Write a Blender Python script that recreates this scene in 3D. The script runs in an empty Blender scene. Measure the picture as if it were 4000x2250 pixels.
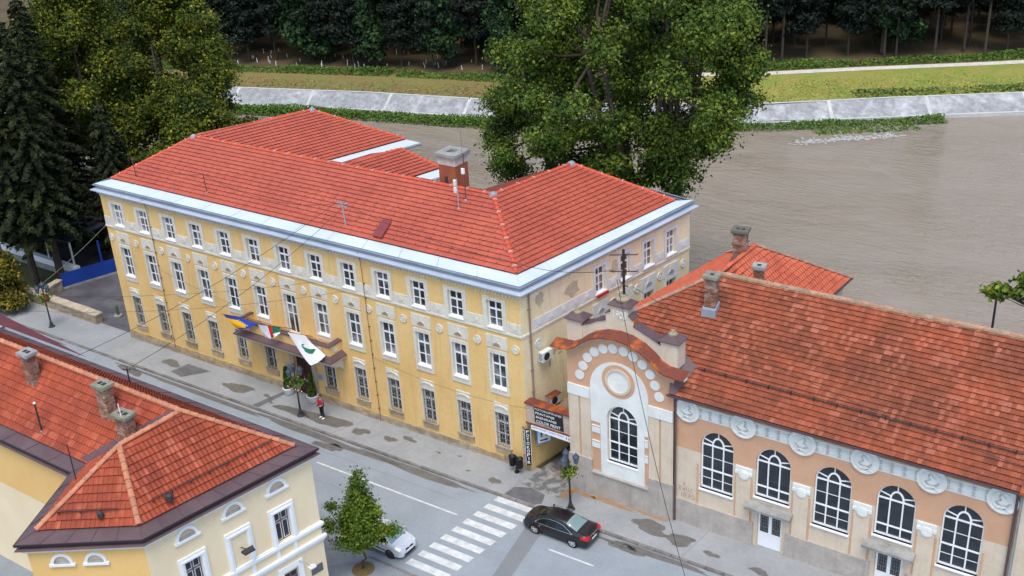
import bpy, math, random
import numpy as np
from mathutils import Vector, Matrix

random.seed(7)
RNG = np.random.default_rng(11)
SC = bpy.context.scene
COL = SC.collection
R = math.radians

# ------------------------------------------------------------------ camera, sky, sun, exposure
CAM = Vector((32.71, -45.82, 38.88))
cd = bpy.data.cameras.new('camera')
cd.lens = 39.5
cd.sensor_width = 36.0
cd.clip_end = 2000
cam = bpy.data.objects.new('camera', cd)
COL.objects.link(cam)
yaw, pitch, roll = -0.62686, 0.44352, -0.06134
d = Vector((math.sin(yaw) * math.cos(pitch), math.cos(yaw) * math.cos(pitch), -math.sin(pitch)))
r0 = Vector((math.cos(yaw), -math.sin(yaw), 0))
u0 = r0.cross(d)
r1 = r0 * math.cos(roll) + u0 * math.sin(roll)
u1 = -r0 * math.sin(roll) + u0 * math.cos(roll)
cam.matrix_world = Matrix((
    (r1.x, u1.x, -d.x, CAM.x), (r1.y, u1.y, -d.y, CAM.y), (r1.z, u1.z, -d.z, CAM.z), (0, 0, 0, 1)))
SC.camera = cam

SUN_EL, SUN_AZ = R(66), R(150)           # azimuth clockwise from +Y
w = bpy.data.worlds.new('World')
SC.world = w
w.use_nodes = True
nt = w.node_tree
sky = nt.nodes.new('ShaderNodeTexSky')
sky.sky_type = 'NISHITA'
sky.sun_disc = False
sky.sun_elevation = SUN_EL
sky.sun_rotation = SUN_AZ
sky.altitude = 400
sky.air_density = 1.0
sky.dust_density = 3.0
sky.ozone_density = 1.0
nt.links.new(sky.outputs[0], nt.nodes['Background'].inputs[0])
nt.nodes['Background'].inputs[1].default_value = 0.15
sl = bpy.data.lights.new('sun', 'SUN')
sl.energy = 1.1
sl.angle = R(30)
sl.color = (1.0, 0.95, 0.88)
so = bpy.data.objects.new('sun', sl)
COL.objects.link(so)
sdir = Vector((math.sin(SUN_AZ) * math.cos(SUN_EL), math.cos(SUN_AZ) * math.cos(SUN_EL), math.sin(SUN_EL)))
so.rotation_euler = sdir.to_track_quat('Z', 'Y').to_euler()
SC.view_settings.view_transform = 'Standard'
SC.view_settings.look = 'None'
SC.view_settings.gamma = 1.0
SC.view_settings.use_curve_mapping = False
SC.view_settings.exposure = 0.92

# ------------------------------------------------------------------ materials
MATS = {}


def M(name, col, col2=None, rough=0.8, spec=0.3, nscale=0.6, fine=0.0, fscale=12.0, bump=0.0, bscale=8.0,
      metal=0.0, rnd=0.0, rndcol=None, sat=1.0, thr=(0.35, 0.65), gate=0.0, trans=0.0, vrn=0.18, streak=None):
    """Principled material: colour mixes col->col2 by world-space noise, plus fine grain, per-piece randomness and bump."""
    if name in MATS:
        return MATS[name]
    m = bpy.data.materials.new(name)
    MATS[name] = m
    m.use_nodes = True
    n = m.node_tree.nodes
    L = m.node_tree.links
    b = n['Principled BSDF']
    b.inputs['Roughness'].default_value = rough
    b.inputs['Metallic'].default_value = metal
    b.inputs['Specular IOR Level'].default_value = spec
    geo = n.new('ShaderNodeNewGeometry')
    pos = geo.outputs['Position']
    out = None

    def mix(a, c, fac, mode='MIX'):
        x = n.new('ShaderNodeMix')
        x.data_type = 'RGBA'
        x.blend_type = mode
        for sock, val in ((x.inputs[6], a), (x.inputs[7], c)):
            if isinstance(val, (tuple, list)):
                sock.default_value = (*val[:3], 1)
            else:
                L.new(val, sock)
        if isinstance(fac, float):
            x.inputs[0].default_value = fac
        else:
            L.new(fac, x.inputs[0])
        return x.outputs[2]

    def noise(scale, detail=5.0, rgh=0.6):
        t = n.new('ShaderNodeTexNoise')
        t.inputs['Scale'].default_value = scale
        t.inputs['Detail'].default_value = detail
        t.inputs['Roughness'].default_value = rgh
        L.new(pos, t.inputs['Vector'])
        return t.outputs['Fac']

    def ramp(f, a, c):
        x = n.new('ShaderNodeMapRange')
        x.inputs[1].default_value = a
        x.inputs[2].default_value = c
        L.new(f, x.inputs[0])
        return x.outputs[0]

    out = tuple(col)
    if col2:
        out = mix(out, tuple(col2), ramp(noise(nscale), *thr))
    if streak:
        mp = n.new('ShaderNodeMapping')
        mp.inputs['Scale'].default_value = (2.6, 2.6, 0.22)
        L.new(pos, mp.inputs['Vector'])
        t = n.new('ShaderNodeTexNoise')
        t.inputs['Scale'].default_value = 1.0
        t.inputs['Detail'].default_value = 6.0
        t.inputs['Roughness'].default_value = 0.65
        L.new(mp.outputs[0], t.inputs['Vector'])
        v = n.new('ShaderNodeMapRange')
        v.inputs[1].default_value = 0.54
        v.inputs[2].default_value = 0.80
        v.inputs[4].default_value = 0.75
        L.new(t.outputs['Fac'], v.inputs[0])
        out = mix(out, tuple(streak), v.outputs[0])
    if rnd or rndcol:
        oi = n.new('ShaderNodeObjectInfo')
        ad = n.new('ShaderNodeMath')
        ad.operation = 'ADD'
        L.new(geo.outputs['Random Per Island'], ad.inputs[0])
        L.new(oi.outputs['Random'], ad.inputs[1])
        fr = n.new('ShaderNodeMath')
        fr.operation = 'FRACT'
        L.new(ad.outputs[0], fr.inputs[0])
        if rndcol:
            fac = ramp(fr.outputs[0], 1 - rnd, 1.0 - rnd * 0.6)
            if gate:
                gm_ = n.new('ShaderNodeMath')
                gm_.operation = 'MULTIPLY'
                L.new(fac, gm_.inputs[0])
                L.new(ramp(noise(gate), 0.46, 0.64), gm_.inputs[1])
                fac = gm_.outputs[0]
            out = mix(out, tuple(rndcol), fac)
        v = n.new('ShaderNodeMapRange')
        L.new(fr.outputs[0], v.inputs[0])
        v.inputs[3].default_value = 1 - (vrn if rndcol else rnd)
        v.inputs[4].default_value = 1 + (vrn if rndcol else rnd)
        hs = n.new('ShaderNodeHueSaturation')
        L.new(v.outputs[0], hs.inputs['Value'])
        if isinstance(out, tuple):
            hs.inputs['Color'].default_value = (*out, 1)
        else:
            L.new(out, hs.inputs['Color'])
        out = hs.outputs[0]
    if fine:
        g = noise(fscale, 6.0, 0.7)
        v = n.new('ShaderNodeMapRange')
        L.new(g, v.inputs[0])
        v.inputs[1].default_value = 0.3
        v.inputs[2].default_value = 0.7
        v.inputs[3].default_value = 1 - fine
        v.inputs[4].default_value = 1 + fine
        hs = n.new('ShaderNodeHueSaturation')
        L.new(v.outputs[0], hs.inputs['Value'])
        if isinstance(out, tuple):
            hs.inputs['Color'].default_value = (*out, 1)
        else:
            L.new(out, hs.inputs['Color'])
        out = hs.outputs[0]
    if isinstance(out, tuple):
        b.inputs['Base Color'].default_value = (*out, 1)
    else:
        L.new(out, b.inputs['Base Color'])
    if bump:
        bm = n.new('ShaderNodeBump')
        bm.inputs['Strength'].default_value = bump
        bm.inputs['Distance'].default_value = 0.05
        L.new(noise(bscale, 6.0, 0.65), bm.inputs['Height'])
        L.new(bm.outputs[0], b.inputs['Normal'])
    if trans:
        b.inputs['Transmission Weight'].default_value = trans
    return m


# ------------------------------------------------------------------ mesh builder and object helpers
WL = {}


def frame(o, ud, nd):
    o = Vector(o)
    ud = Vector(ud).normalized()
    nd = Vector(nd).normalized()
    return lambda s, z, dd=0.0: (o.x + ud.x * s + nd.x * dd, o.y + ud.y * s + nd.y * dd, o.z + z)


class MB:
    def __init__(self):
        self.v = []
        self.f = []
        self.m = []
        self.cm = 0

    def add(self, vs, fs):
        k = len(self.v)
        self.v.extend([tuple(p) for p in vs])
        for f in fs:
            self.f.append(tuple(i + k for i in f))
            self.m.append(self.cm)
        return self

    def hexa(self, p):
        return self.add(p, [(0, 3, 2, 1), (4, 5, 6, 7), (0, 1, 5, 4), (1, 2, 6, 5), (2, 3, 7, 6), (3, 0, 4, 7)])

    def box(self, a, b):
        (x0, y0, z0), (x1, y1, z1) = a, b
        return self.hexa([(x0, y0, z0), (x1, y0, z0), (x1, y1, z0), (x0, y1, z0),
                          (x0, y0, z1), (x1, y0, z1), (x1, y1, z1), (x0, y1, z1)])

    def fbox(self, F, s0, s1, z0, z1, d0, d1):
        return self.hexa([F(s0, z0, d0), F(s1, z0, d0), F(s1, z0, d1), F(s0, z0, d1),
                          F(s0, z1, d0), F(s1, z1, d0), F(s1, z1, d1), F(s0, z1, d1)])

    def poly(self, pts):
        return self.add(pts, [tuple(range(len(pts)))])

    def prism(self, F, pts, d0, d1):
        n = len(pts)
        vs = [F(s, z, d1) for s, z in pts] + [F(s, z, d0) for s, z in pts]
        fs = [tuple(range(n)), tuple(range(2 * n - 1, n - 1, -1))]
        fs += [(i, n + i, n + (i + 1) % n, (i + 1) % n) for i in range(n)]
        return self.add(vs, fs)

    def band(self, F, outer, inner, d0, d1, closed=False):
        n = len(outer)
        vs = [F(*p, d1) for p in outer] + [F(*p, d1) for p in inner] + [F(*p, d0) for p in outer] + [F(*p, d0) for p in inner]
        fs = []
        for i in range(n if closed else n - 1):
            j = (i + 1) % n
            fs += [(i, j, n + j, n + i), (i, 2 * n + i, 2 * n + j, j), (n + i, n + j, 3 * n + j, 3 * n + i),
                   (2 * n + i, 3 * n + i, 3 * n + j, 2 * n + j)]
        if not closed:
            fs += [(0, n, 3 * n, 2 * n), (n - 1, 3 * n - 1, 4 * n - 1, 2 * n - 1)]
        return self.add(vs, fs)

    def extrude_z(self, pts, z0, z1, slope=None):
        n = len(pts)
        g = slope or (lambda x, y: 0.0)
        vs = [(x, y, z1 + g(x, y)) for x, y in pts] + [(x, y, z0 + g(x, y)) for x, y in pts]
        fs = [tuple(range(n)), tuple(range(2 * n - 1, n - 1, -1))]
        fs += [(i, n + i, n + (i + 1) % n, (i + 1) % n) for i in range(n)]
        return self.add(vs, fs)

    def tube(self, pts, rad, n=6, cap=True):
        pts = [Vector(p) for p in pts]
        if not hasattr(rad, '__len__'):
            rad = [rad] * len(pts)
        vs, fs = [], []
        up = Vector((0, 0, 1))
        for i, p in enumerate(pts):
            t = (pts[min(i + 1, len(pts) - 1)] - pts[max(i - 1, 0)])
            t = t.normalized() if t.length > 1e-9 else up
            a = t.cross(up if abs(t.z) < 0.95 else Vector((1, 0, 0))).normalized()
            b = t.cross(a)
            for k in range(n):
                an = 2 * math.pi * k / n
                vs.append(p + (a * math.cos(an) + b * math.sin(an)) * rad[i])
        for i in range(len(pts) - 1):
            for k in range(n):
                fs.append((i * n + k, i * n + (k + 1) % n, (i + 1) * n + (k + 1) % n, (i + 1) * n + k))
        if cap:
            fs.append(tuple(range(n - 1, -1, -1)))
            fs.append(tuple((len(pts) - 1) * n + k for k in range(n)))
        return self.add(vs, fs)

    def lathe(self, c, prof, n=12, sq=False):
        c = Vector(c)
        vs, fs = [], []
        for rr, z in prof:
            for k in range(n):
                an = 2 * math.pi * (k + (0.5 if sq else 0)) / n
                vs.append((c.x + rr * math.cos(an), c.y + rr * math.sin(an), c.z + z))
        for i in range(len(prof) - 1):
            for k in range(n):
                fs.append((i * n + k, i * n + (k + 1) % n, (i + 1) * n + (k + 1) % n, (i + 1) * n + k))
        fs.append(tuple(range(n - 1, -1, -1)))
        fs.append(tuple((len(prof) - 1) * n + k for k in range(n)))
        return self.add(vs, fs)

    def ball(self, c, r, n=10, m=6):
        rx, ry, rz = r if hasattr(r, '__len__') else (r, r, r)
        vs, fs = [(c[0], c[1], c[2] - rz)], []
        for i in range(1, m):
            th = -math.pi / 2 + math.pi * i / m
            for k in range(n):
                an = 2 * math.pi * k / n
                vs.append((c[0] + rx * math.cos(th) * math.cos(an), c[1] + ry * math.cos(th) * math.sin(an), c[2] + rz * math.sin(th)))
        vs.append((c[0], c[1], c[2] + rz))
        for k in range(n):
            fs.append((0, 1 + (k + 1) % n, 1 + k))
            fs.append((len(vs) - 1, 1 + (m - 2) * n + k, 1 + (m - 2) * n + (k + 1) % n))
        for i in range(m - 2):
            for k in range(n):
                fs.append((1 + i * n + k, 1 + i * n + (k + 1) % n, 1 + (i + 1) * n + (k + 1) % n, 1 + (i + 1) * n + k))
        return self.add(vs, fs)

    def build(self, name, mat, parent=None, smooth=False, **tags):
        a = np.array(self.v, dtype=np.float64)
        c = (a.min(0) + a.max(0)) / 2
        if parent is None:
            c[2] = a[:, 2].min()
        me = bpy.data.meshes.new(name)
        me.from_pydata((a - c).tolist(), [], self.f)
        for q in (mat if isinstance(mat, (list, tuple)) else [mat]):
            me.materials.append(q)
        if any(self.m):
            me.polygons.foreach_set('material_index', self.m)
        if smooth:
            me.polygons.foreach_set('use_smooth', [True] * len(me.polygons))
        me.update()
        return put(name, me, Vector(c), parent, **tags)


def put(name, me, c, parent=None, **tags):
    o = bpy.data.objects.new(name, me)
    COL.objects.link(o)
    if parent is not None:
        o.parent = parent
        o.location = c - WL[parent.name]
    else:
        o.location = c
    WL[o.name] = Vector(c)
    for k, v in tags.items():
        o[k] = v
    return o


def thing(name, loc, label, category, group=None, rot=0.0, local=False):
    o = bpy.data.objects.new(name, None)
    o.empty_display_size = 0.3
    COL.objects.link(o)
    o.location = loc
    o.rotation_euler = (0, 0, rot)
    o['label'] = label
    o['category'] = category
    if group:
        o['group'] = group
    WL[o.name] = Vector((0, 0, 0)) if local else Vector(loc)
    return o


def copy_tree(o, parent=None):
    c = o.copy()
    COL.objects.link(c)
    if parent is not None:
        c.parent = parent
    WL[c.name] = WL[o.name].copy()
    for ch in o.children:
        copy_tree(ch, c)
    return c


def text_mesh(body, width, height, depth=0.01, spacing=1.0, bold=0.0):
    cu = bpy.data.curves.new('txt', 'FONT')
    cu.body = body
    cu.align_x = 'LEFT'
    cu.extrude = depth / 2
    cu.space_character = spacing
    cu.offset = bold
    o = bpy.data.objects.new('txt', cu)
    COL.objects.link(o)
    dg = bpy.context.evaluated_depsgraph_get()
    me = bpy.data.meshes.new_from_object(o.evaluated_get(dg))
    bpy.data.objects.remove(o)
    bpy.data.curves.remove(cu)
    co = np.empty(len(me.vertices) * 3)
    me.vertices.foreach_get('co', co)
    co = co.reshape(-1, 3)
    lo, hi = co.min(0), co.max(0)
    faces = [tuple(p.vertices) for p in me.polygons]
    bpy.data.meshes.remove(me)
    x = (co[:, 0] - lo[0]) / (hi[0] - lo[0]) * width
    y = (co[:, 1] - lo[1]) / (hi[1] - lo[1]) * height
    return x, y, co[:, 2], faces


def add_text(mb, F, body, s0, z0, width, height, d0, depth=0.012, **kw):
    x, y, z, faces = text_mesh(body, width, height, depth, **kw)
    mb.add([F(s0 + a, z0 + b, d0 + c + depth / 2) for a, b, c in zip(x, y, z)], faces)


def arc(cx, cz, rx, rz, a0, a1, n):
    return [(cx + rx * math.cos(R(a0 + (a1 - a0) * i / n)), cz + rz * math.sin(R(a0 + (a1 - a0) * i / n))) for i in range(n + 1)]


def circle(cx, cz, r, n=20, rz=None):
    return arc(cx, cz, r, rz or r, 0, 360, n)[:-1]


def wall(F, s0, s1, z0f, z1, openings, depth=0.22, arches=(), d=0.0):
    """A wall sheet with real openings and reveals. openings: (a,b,zb,zt). arches: (cx,half,zb,zspring,rise)."""
    mb = MB()
    ops = list(openings) + [(c - h, c + h, zb, zs + rise) for c, h, zb, zs, rise in arches]
    S = sorted(set([s0, s1] + [q for a in ops for q in a[:2]]))
    Zs = sorted(set([z0f, z1] + [q for a in ops for q in a[2:4]]))
    for i in range(len(S) - 1):
        for j in range(len(Zs) - 1):
            cs, cz = (S[i] + S[i + 1]) / 2, (Zs[j] + Zs[j + 1]) / 2
            if any(a < cs < b and zb < cz < zt for a, b, zb, zt in ops):
                continue
            mb.poly([F(S[i], Zs[j], d), F(S[i + 1], Zs[j], d), F(S[i + 1], Zs[j + 1], d), F(S[i], Zs[j + 1], d)])
    for a, b, zb, zt in openings:
        mb.poly([F(a, zb, d), F(a, zt, d), F(a, zt, d - depth), F(a, zb, d - depth)])
        mb.poly([F(b, zb, d), F(b, zb, d - depth), F(b, zt, d - depth), F(b, zt, d)])
        if zt < z1 - 1e-6:
            mb.poly([F(a, zt, d), F(b, zt, d), F(b, zt, d - depth), F(a, zt, d - depth)])
        mb.poly([F(a, zb, d), F(a, zb, d - depth), F(b, zb, d - depth), F(b, zb, d)])
    for c, h, zb, zs, rise in arches:
        ar = arc(c, zs, h, rise, 0, 180, 16)
        for half in (ar[:9], ar[8:]):
            corner = (c + h, zs + rise) if half[0][0] > c else (c - h, zs + rise)
            for p, q in zip(half[:-1], half[1:]):
                mb.poly([F(*corner, d), F(*q, d), F(*p, d)])
        path = [(c + h, zb)] + ar + [(c - h, zb)]
        for p, q in zip(path, path[1:] + ([] if zb <= z0f + 1e-6 else path[:1])):
            mb.poly([F(*p, d), F(*q, d), F(*q, d - depth), F(*p, d - depth)])
    return mb


def sweep(path, prof, closed=False):
    """Sweep a profile of (outward, z) points along a plan path (outward = right-hand side of travel)."""
    mb = MB()
    P = [Vector((p[0], p[1])) for p in path]
    n = len(P)
    rows = []
    for i in range(n):
        a = (P[i] - P[i - 1]).normalized() if i > 0 else None
        b = (P[i + 1] - P[i]).normalized() if i < n - 1 else None
        na = Vector((a.y, -a.x)) if a else None
        nb = Vector((b.y, -b.x)) if b else None
        if na and nb:
            mm = (na + nb).normalized()
            mm = mm / max(0.3, mm.dot(na))
        else:
            mm = na or nb
        rows.append([(P[i].x + mm.x * o, P[i].y + mm.y * o, z) for o, z in prof])
    k = len(prof)
    vs = [p for row in rows for p in row]
    fs = [(i * k + j, (i + 1) * k + j, (i + 1) * k + j + 1, i * k + j + 1) for i in range(n - 1) for j in range(k - 1)]
    mb.add(vs, fs)
    return mb


# ------------------------------------------------------------------ roof tiles
def clip_poly(P, Q):
    """Clip convex polygon P by convex polygon Q (both CCW lists of 2D points)."""
    out = P
    for i in range(len(Q)):
        a, b = Q[i], Q[(i + 1) % len(Q)]
        ex, ey = b[0] - a[0], b[1] - a[1]
        inp, out = out, []
        if not inp:
            return []
        for j in range(len(inp)):
            p, q = inp[j - 1], inp[j]
            sp = ex * (p[1] - a[1]) - ey * (p[0] - a[0])
            sq = ex * (q[1] - a[1]) - ey * (q[0] - a[0])
            if (sp >= 0) != (sq >= 0):
                t = sp / (sp - sq)
                out.append((p[0] + (q[0] - p[0]) * t, p[1] + (q[1] - p[1]) * t))
            if sq >= 0:
                out.append(q)
    return out


class Tiles:
    def __init__(self, tw, th, lift, rib, seed, full=0.975):
        self.tw, self.th, self.lift = tw, th, lift
        self.full = []
        self.clip = []
        self.rng = random.Random(seed)
        w_, h_ = tw, th * 1.08
        xs = [0.0, 0.10 * w_, 0.22 * w_, 0.5 * w_, 0.62 * w_, full * w_]
        zs = [rib, rib, 0.0, 0.0, rib * 0.55, 0.0]
        v = []
        for y, dz in ((0.0, lift), (h_, lift * 0.12)):
            v += [(x, y, z + dz) for x, z in zip(xs, zs)]
        n = len(xs)
        v += [(x, 0.0, z + lift - 0.035) for x, z in zip(xs, zs)]
        f = [(i, i + 1, n + i + 1, n + i) for i in range(n - 1)]
        f += [(2 * n + i, 2 * n + i + 1, i + 1, i) for i in range(n - 1)]
        self.tv, self.tf = np.array(v), f

    def slope(self, pts):
        P = [Vector(p) for p in pts]
        u = (P[1] - P[0]).normalized()
        nrm = (P[1] - P[0]).cross(P[2] - P[0]).normalized()
        if nrm.z < 0:
            nrm = -nrm
        v = nrm.cross(u)
        o = P[0]
        Q = [((p - o).dot(u), (p - o).dot(v)) for p in P]
        ar = sum(Q[i - 1][0] * Q[i][1] - Q[i][0] * Q[i - 1][1] for i in range(len(Q)))
        if ar < 0:
            Q = Q[::-1]
        mx = max(q[0] for q in Q)
        mn = min(q[0] for q in Q)
        my = max(q[1] for q in Q)
        rows = int(math.ceil(my / self.th))
        for j in range(rows):
            y0 = j * self.th
            off = self.rng.uniform(-0.012, 0.012)
            i0 = int(math.floor((mn - off) / self.tw)) - 1
            for i in range(i0, int((mx - off) / self.tw) + 2):
                x0 = off + i * self.tw
                c = [(x0, y0), (x0 + self.tw, y0), (x0 + self.tw, y0 + self.th), (x0, y0 + self.th)]
                inside = True
                for k in range(len(Q)):
                    a, b = Q[k], Q[(k + 1) % len(Q)]
                    if any((b[0] - a[0]) * (p[1] - a[1]) - (b[1] - a[1]) * (p[0] - a[0]) < -1e-4 for p in c):
                        inside = False
                        break
                jz = self.rng.uniform(-0.004, 0.006)
                if inside:
                    ra = self.rng.uniform(-0.012, 0.012)
                    uu = (u + v * ra).normalized()
                    vv = (v - u * ra).normalized()
                    self.full.append((o + u * x0 + v * y0 + nrm * jz, uu, vv, nrm))
                else:
                    pc = clip_poly(c, Q)
                    if len(pc) >= 3:
                        top = [o + u * x + v * y + nrm * (jz + self.lift * (1 - 0.85 * (y - y0) / self.th)) for x, y in pc]
                        self.clip.append(top)

    def build(self, roof, mat, nmax=300):
        base = WL[roof.name]
        F = sorted(self.full, key=lambda t: (t[0] - CAM).length)
        near, far = F[:nmax], F[nmax:]
        me = bpy.data.meshes.new('roof_tile')
        me.from_pydata(self.tv.tolist(), [], self.tf)
        me.materials.append(mat)
        for o, u, v, n in near:
            t = bpy.data.objects.new('roof_tile', me)
            COL.objects.link(t)
            t.parent = roof
            q = o - base
            t.matrix_local = Matrix(((u.x, v.x, n.x, q.x), (u.y, v.y, n.y, q.y), (u.z, v.z, n.z, q.z), (0, 0, 0, 1)))
        mb = MB()
        tv = self.tv
        for o, u, v, n in far:
            A = np.array((u, v, n))
            mb.add((tv @ A + np.array(o)).tolist(), self.tf)
        for top in self.clip:
            m_ = len(top)
            lo = [p - Vector((0, 0, 0.04)) for p in top]
            mb.add(top + lo, [tuple(range(m_))] + [(i, m_ + i, m_ + (i + 1) % m_, (i + 1) % m_) for i in range(m_)])
        mb.build('roof_tiles', mat, roof, kind='stuff')


def ridge_caps(roof, a, b, mat, seg=0.42, r=0.12, name='ridge_tile', lift=0.03):
    a, b = Vector(a), Vector(b)
    L = (b - a).length
    n = max(1, int(round(L / seg)))
    t = (b - a) / L
    side = t.cross(Vector((0, 0, 1))).normalized()
    up = side.cross(t).normalized()
    key = 'cap%.3f' % r + mat.name
    me = bpy.data.meshes.get(key)
    if me is None:
        vs, fs = [], []
        K = 6
        for x, rr, dz in ((0, r * 1.12, 0.012), (seg * 0.12, r * 1.12, 0.012), (seg * 0.14, r, 0.0), (seg * 1.04, r * 0.92, -0.005)):
            for k in range(K + 1):
                an = math.pi * (k / K)
                vs.append((x, rr * math.cos(an), rr * 0.85 * math.sin(an) + dz))
        for i in range(3):
            for k in range(K):
                fs.append((i * (K + 1) + k, i * (K + 1) + k + 1, (i + 1) * (K + 1) + k + 1, (i + 1) * (K + 1) + k))
        fs.append(tuple(range(K, -1, -1)))
        me = bpy.data.meshes.new(key)
        me.from_pydata(vs, [], fs)
        me.materials.append(mat)
    base = WL[roof.name]
    sc = (L / n) / seg
    for i in range(n):
        p = a + t * (L * i / n) + Vector((0, 0, lift + random.uniform(-0.006, 0.006))) - base
        tt = (t + side * random.uniform(-0.02, 0.02)).normalized() * sc
        o = bpy.data.objects.new(name, me)
        COL.objects.link(o)
        o.parent = roof
        o.matrix_local = Matrix(((tt.x, side.x, up.x, p.x), (tt.y, side.y, up.y, p.y), (tt.z, side.z, up.z, p.z), (0, 0, 0, 1)))


def shared_parts(parent, me, name, mats):
    """Copies of one mesh as parts of parent, at the given build-frame matrices."""
    base = WL[parent.name]
    res = []
    for mtx in mats:
        o = bpy.data.objects.new(name, me)
        COL.objects.link(o)
        o.parent = parent
        m2 = mtx.copy()
        m2.translation = mtx.translation - base
        o.matrix_local = m2
        WL[o.name] = mtx.translation.copy()
        res.append(o)
    return res


def mesh_of(mb, name, mat):
    me = bpy.data.meshes.new(name)
    me.from_pydata(mb.v, [], mb.f)
    for q in (mat if isinstance(mat, (list, tuple)) else [mat]):
        me.materials.append(q)
    if any(mb.m):
        me.polygons.foreach_set('material_index', mb.m)
    return me


def axes(o, u, n):
    """Matrix with local x=u, local y=-n (into the wall), z up, at o."""
    u, n = Vector(u).normalized(), Vector(n).normalized()
    return Matrix(((u.x, -n.x, 0, o[0]), (u.y, -n.y, 0, o[1]), (u.z, -n.z, 1, o[2]), (0, 0, 0, 1)))


SLP = 0.0113


def gz(x, y=0.0):
    return SLP * x


SD = Vector((0.1658, 0.9862, 0.0))       # direction of the side street
SN = Vector((0.9862, -0.1658, 0.0))      # its outward normal (towards +x)

# ------------------------------------------------------------------ palette
m_yellow = M('yellow_plaster', (0.70, 0.46, 0.17), (0.76, 0.545, 0.24), rough=0.9, nscale=0.35, streak=(0.50, 0.32, 0.12), fine=0.07, fscale=3.5, bump=0.15, bscale=20)
m_cream = M('cream_plaster', (0.74, 0.62, 0.37), (0.80, 0.71, 0.49), rough=0.9, nscale=0.5, streak=(0.5, 0.42, 0.26), fine=0.05, fscale=4, bump=0.15, bscale=18)
m_trim = M('grey_white_stucco', (0.68, 0.665, 0.58), (0.60, 0.575, 0.475), rough=0.9, nscale=1.2, streak=(0.42, 0.39, 0.3), fine=0.07, fscale=9, bump=0.2, bscale=25)
m_sidetrim = M('pale_blue_stucco', (0.66, 0.69, 0.67), (0.60, 0.62, 0.60), rough=0.9, nscale=1.2, fine=0.05, fscale=9)
m_white = M('white_window_paint', (0.80, 0.82, 0.82), rough=0.5, fine=0.03, fscale=6)
m_glass = M('window_glass', (0.035, 0.042, 0.05), (0.24, 0.25, 0.25), rough=0.08, spec=0.6, nscale=0.55, thr=(0.47, 0.6), rnd=0.55)
m_dglass = M('dark_window_glass', (0.012, 0.018, 0.024), (0.03, 0.036, 0.042), rough=0.05, spec=0.6, nscale=1.5)
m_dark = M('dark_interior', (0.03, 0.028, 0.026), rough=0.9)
m_iron = M('dark_iron', (0.03, 0.032, 0.036), rough=0.55, spec=0.4)
m_grille = M('grey_grille_paint', (0.22, 0.22, 0.21), rough=0.6)
m_stone = M('limestone', (0.42, 0.36, 0.26), (0.28, 0.22, 0.15), rough=0.95, nscale=1.6, fine=0.18, fscale=10, bump=0.5, bscale=9, rnd=0.14)
m_plinth = M('damp_plinth_plaster', (0.50, 0.38, 0.20), (0.30, 0.22, 0.13), rough=0.95, nscale=1.1, fine=0.15, fscale=8, bump=0.3, bscale=12)
m_tileA = M('new_red_tile', (0.44, 0.098, 0.056), (0.37, 0.078, 0.046), rough=0.6, spec=0.4, nscale=0.3, rnd=0.08, fine=0.10, fscale=2.5)
m_under = M('tile_shadow_base', (0.20, 0.045, 0.022), rough=0.9)
m_tileH = M('old_clay_tile', (0.33, 0.085, 0.040), (0.20, 0.064, 0.034), rough=0.85, nscale=0.45, rnd=0.45, rndcol=(0.36, 0.125, 0.075), gate=0.55, vrn=0.13, fine=0.2, fscale=1.6)
m_tileC = M('weathered_red_tile', (0.36, 0.072, 0.032), (0.24, 0.050, 0.026), rough=0.8, nscale=0.45, rnd=0.4, rndcol=(0.38, 0.10, 0.055), gate=0.6, vrn=0.10, fine=0.2, fscale=1.8)
m_tileB = M('pale_red_tile', (0.54, 0.13, 0.065), (0.46, 0.10, 0.05), rough=0.75, nscale=0.4, rnd=0.12, fine=0.08, fscale=4)
m_ridgeA = M('new_ridge_tile', (0.50, 0.09, 0.045), rough=0.65, rnd=0.08)
m_ridgeC = M('pink_ridge_tile', (0.52, 0.22, 0.12), (0.40, 0.17, 0.10), rough=0.85, nscale=2.0, rnd=0.12, fine=0.1)
m_ridgeH = M('lichen_ridge_tile', (0.45, 0.22, 0.14), (0.25, 0.20, 0.14), rough=0.9, nscale=2.5, rnd=0.15, fine=0.2)
m_mortar = M('lichen_mortar', (0.24, 0.21, 0.13), (0.34, 0.28, 0.18), rough=0.95, nscale=3, fine=0.2)
m_zinc = M('pale_sheet_metal', (0.56, 0.63, 0.67), (0.48, 0.55, 0.60), rough=0.35, spec=0.5, nscale=0.3, fine=0.03)
m_gutter = M('grey_gutter_metal', (0.28, 0.32, 0.37), (0.19, 0.225, 0.265), rough=0.45, spec=0.5, nscale=0.5)
m_brownmetal = M('brown_sheet_metal', (0.085, 0.052, 0.056), (0.12, 0.075, 0.075), rough=0.5, spec=0.4, nscale=0.6, fine=0.08)
m_rust = M('rusty_sheet_metal', (0.16, 0.045, 0.028), (0.38, 0.10, 0.02), rough=0.7, nscale=1.1, thr=(0.5, 0.62), fine=0.15, fscale=5)
m_brick = M('weathered_brick', (0.24, 0.10, 0.065), (0.38, 0.32, 0.26), rough=0.95, nscale=2.2, thr=(0.45, 0.7), rnd=0.25, fine=0.15)
m_chimney = M('rusty_red_chimney_render', (0.34, 0.10, 0.05), (0.24, 0.075, 0.04), rough=0.9, nscale=1.5, fine=0.15, fscale=6)
m_conc = M('grey_concrete', (0.34, 0.34, 0.32), (0.22, 0.22, 0.20), rough=0.95, nscale=1.3, fine=0.15, fscale=8, bump=0.4, bscale=14)
m_peach = M('peach_render', (0.60, 0.36, 0.225), (0.54, 0.32, 0.195), rough=0.95, nscale=0.6, fine=0.05, fscale=5, bump=0.25, bscale=30)
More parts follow.
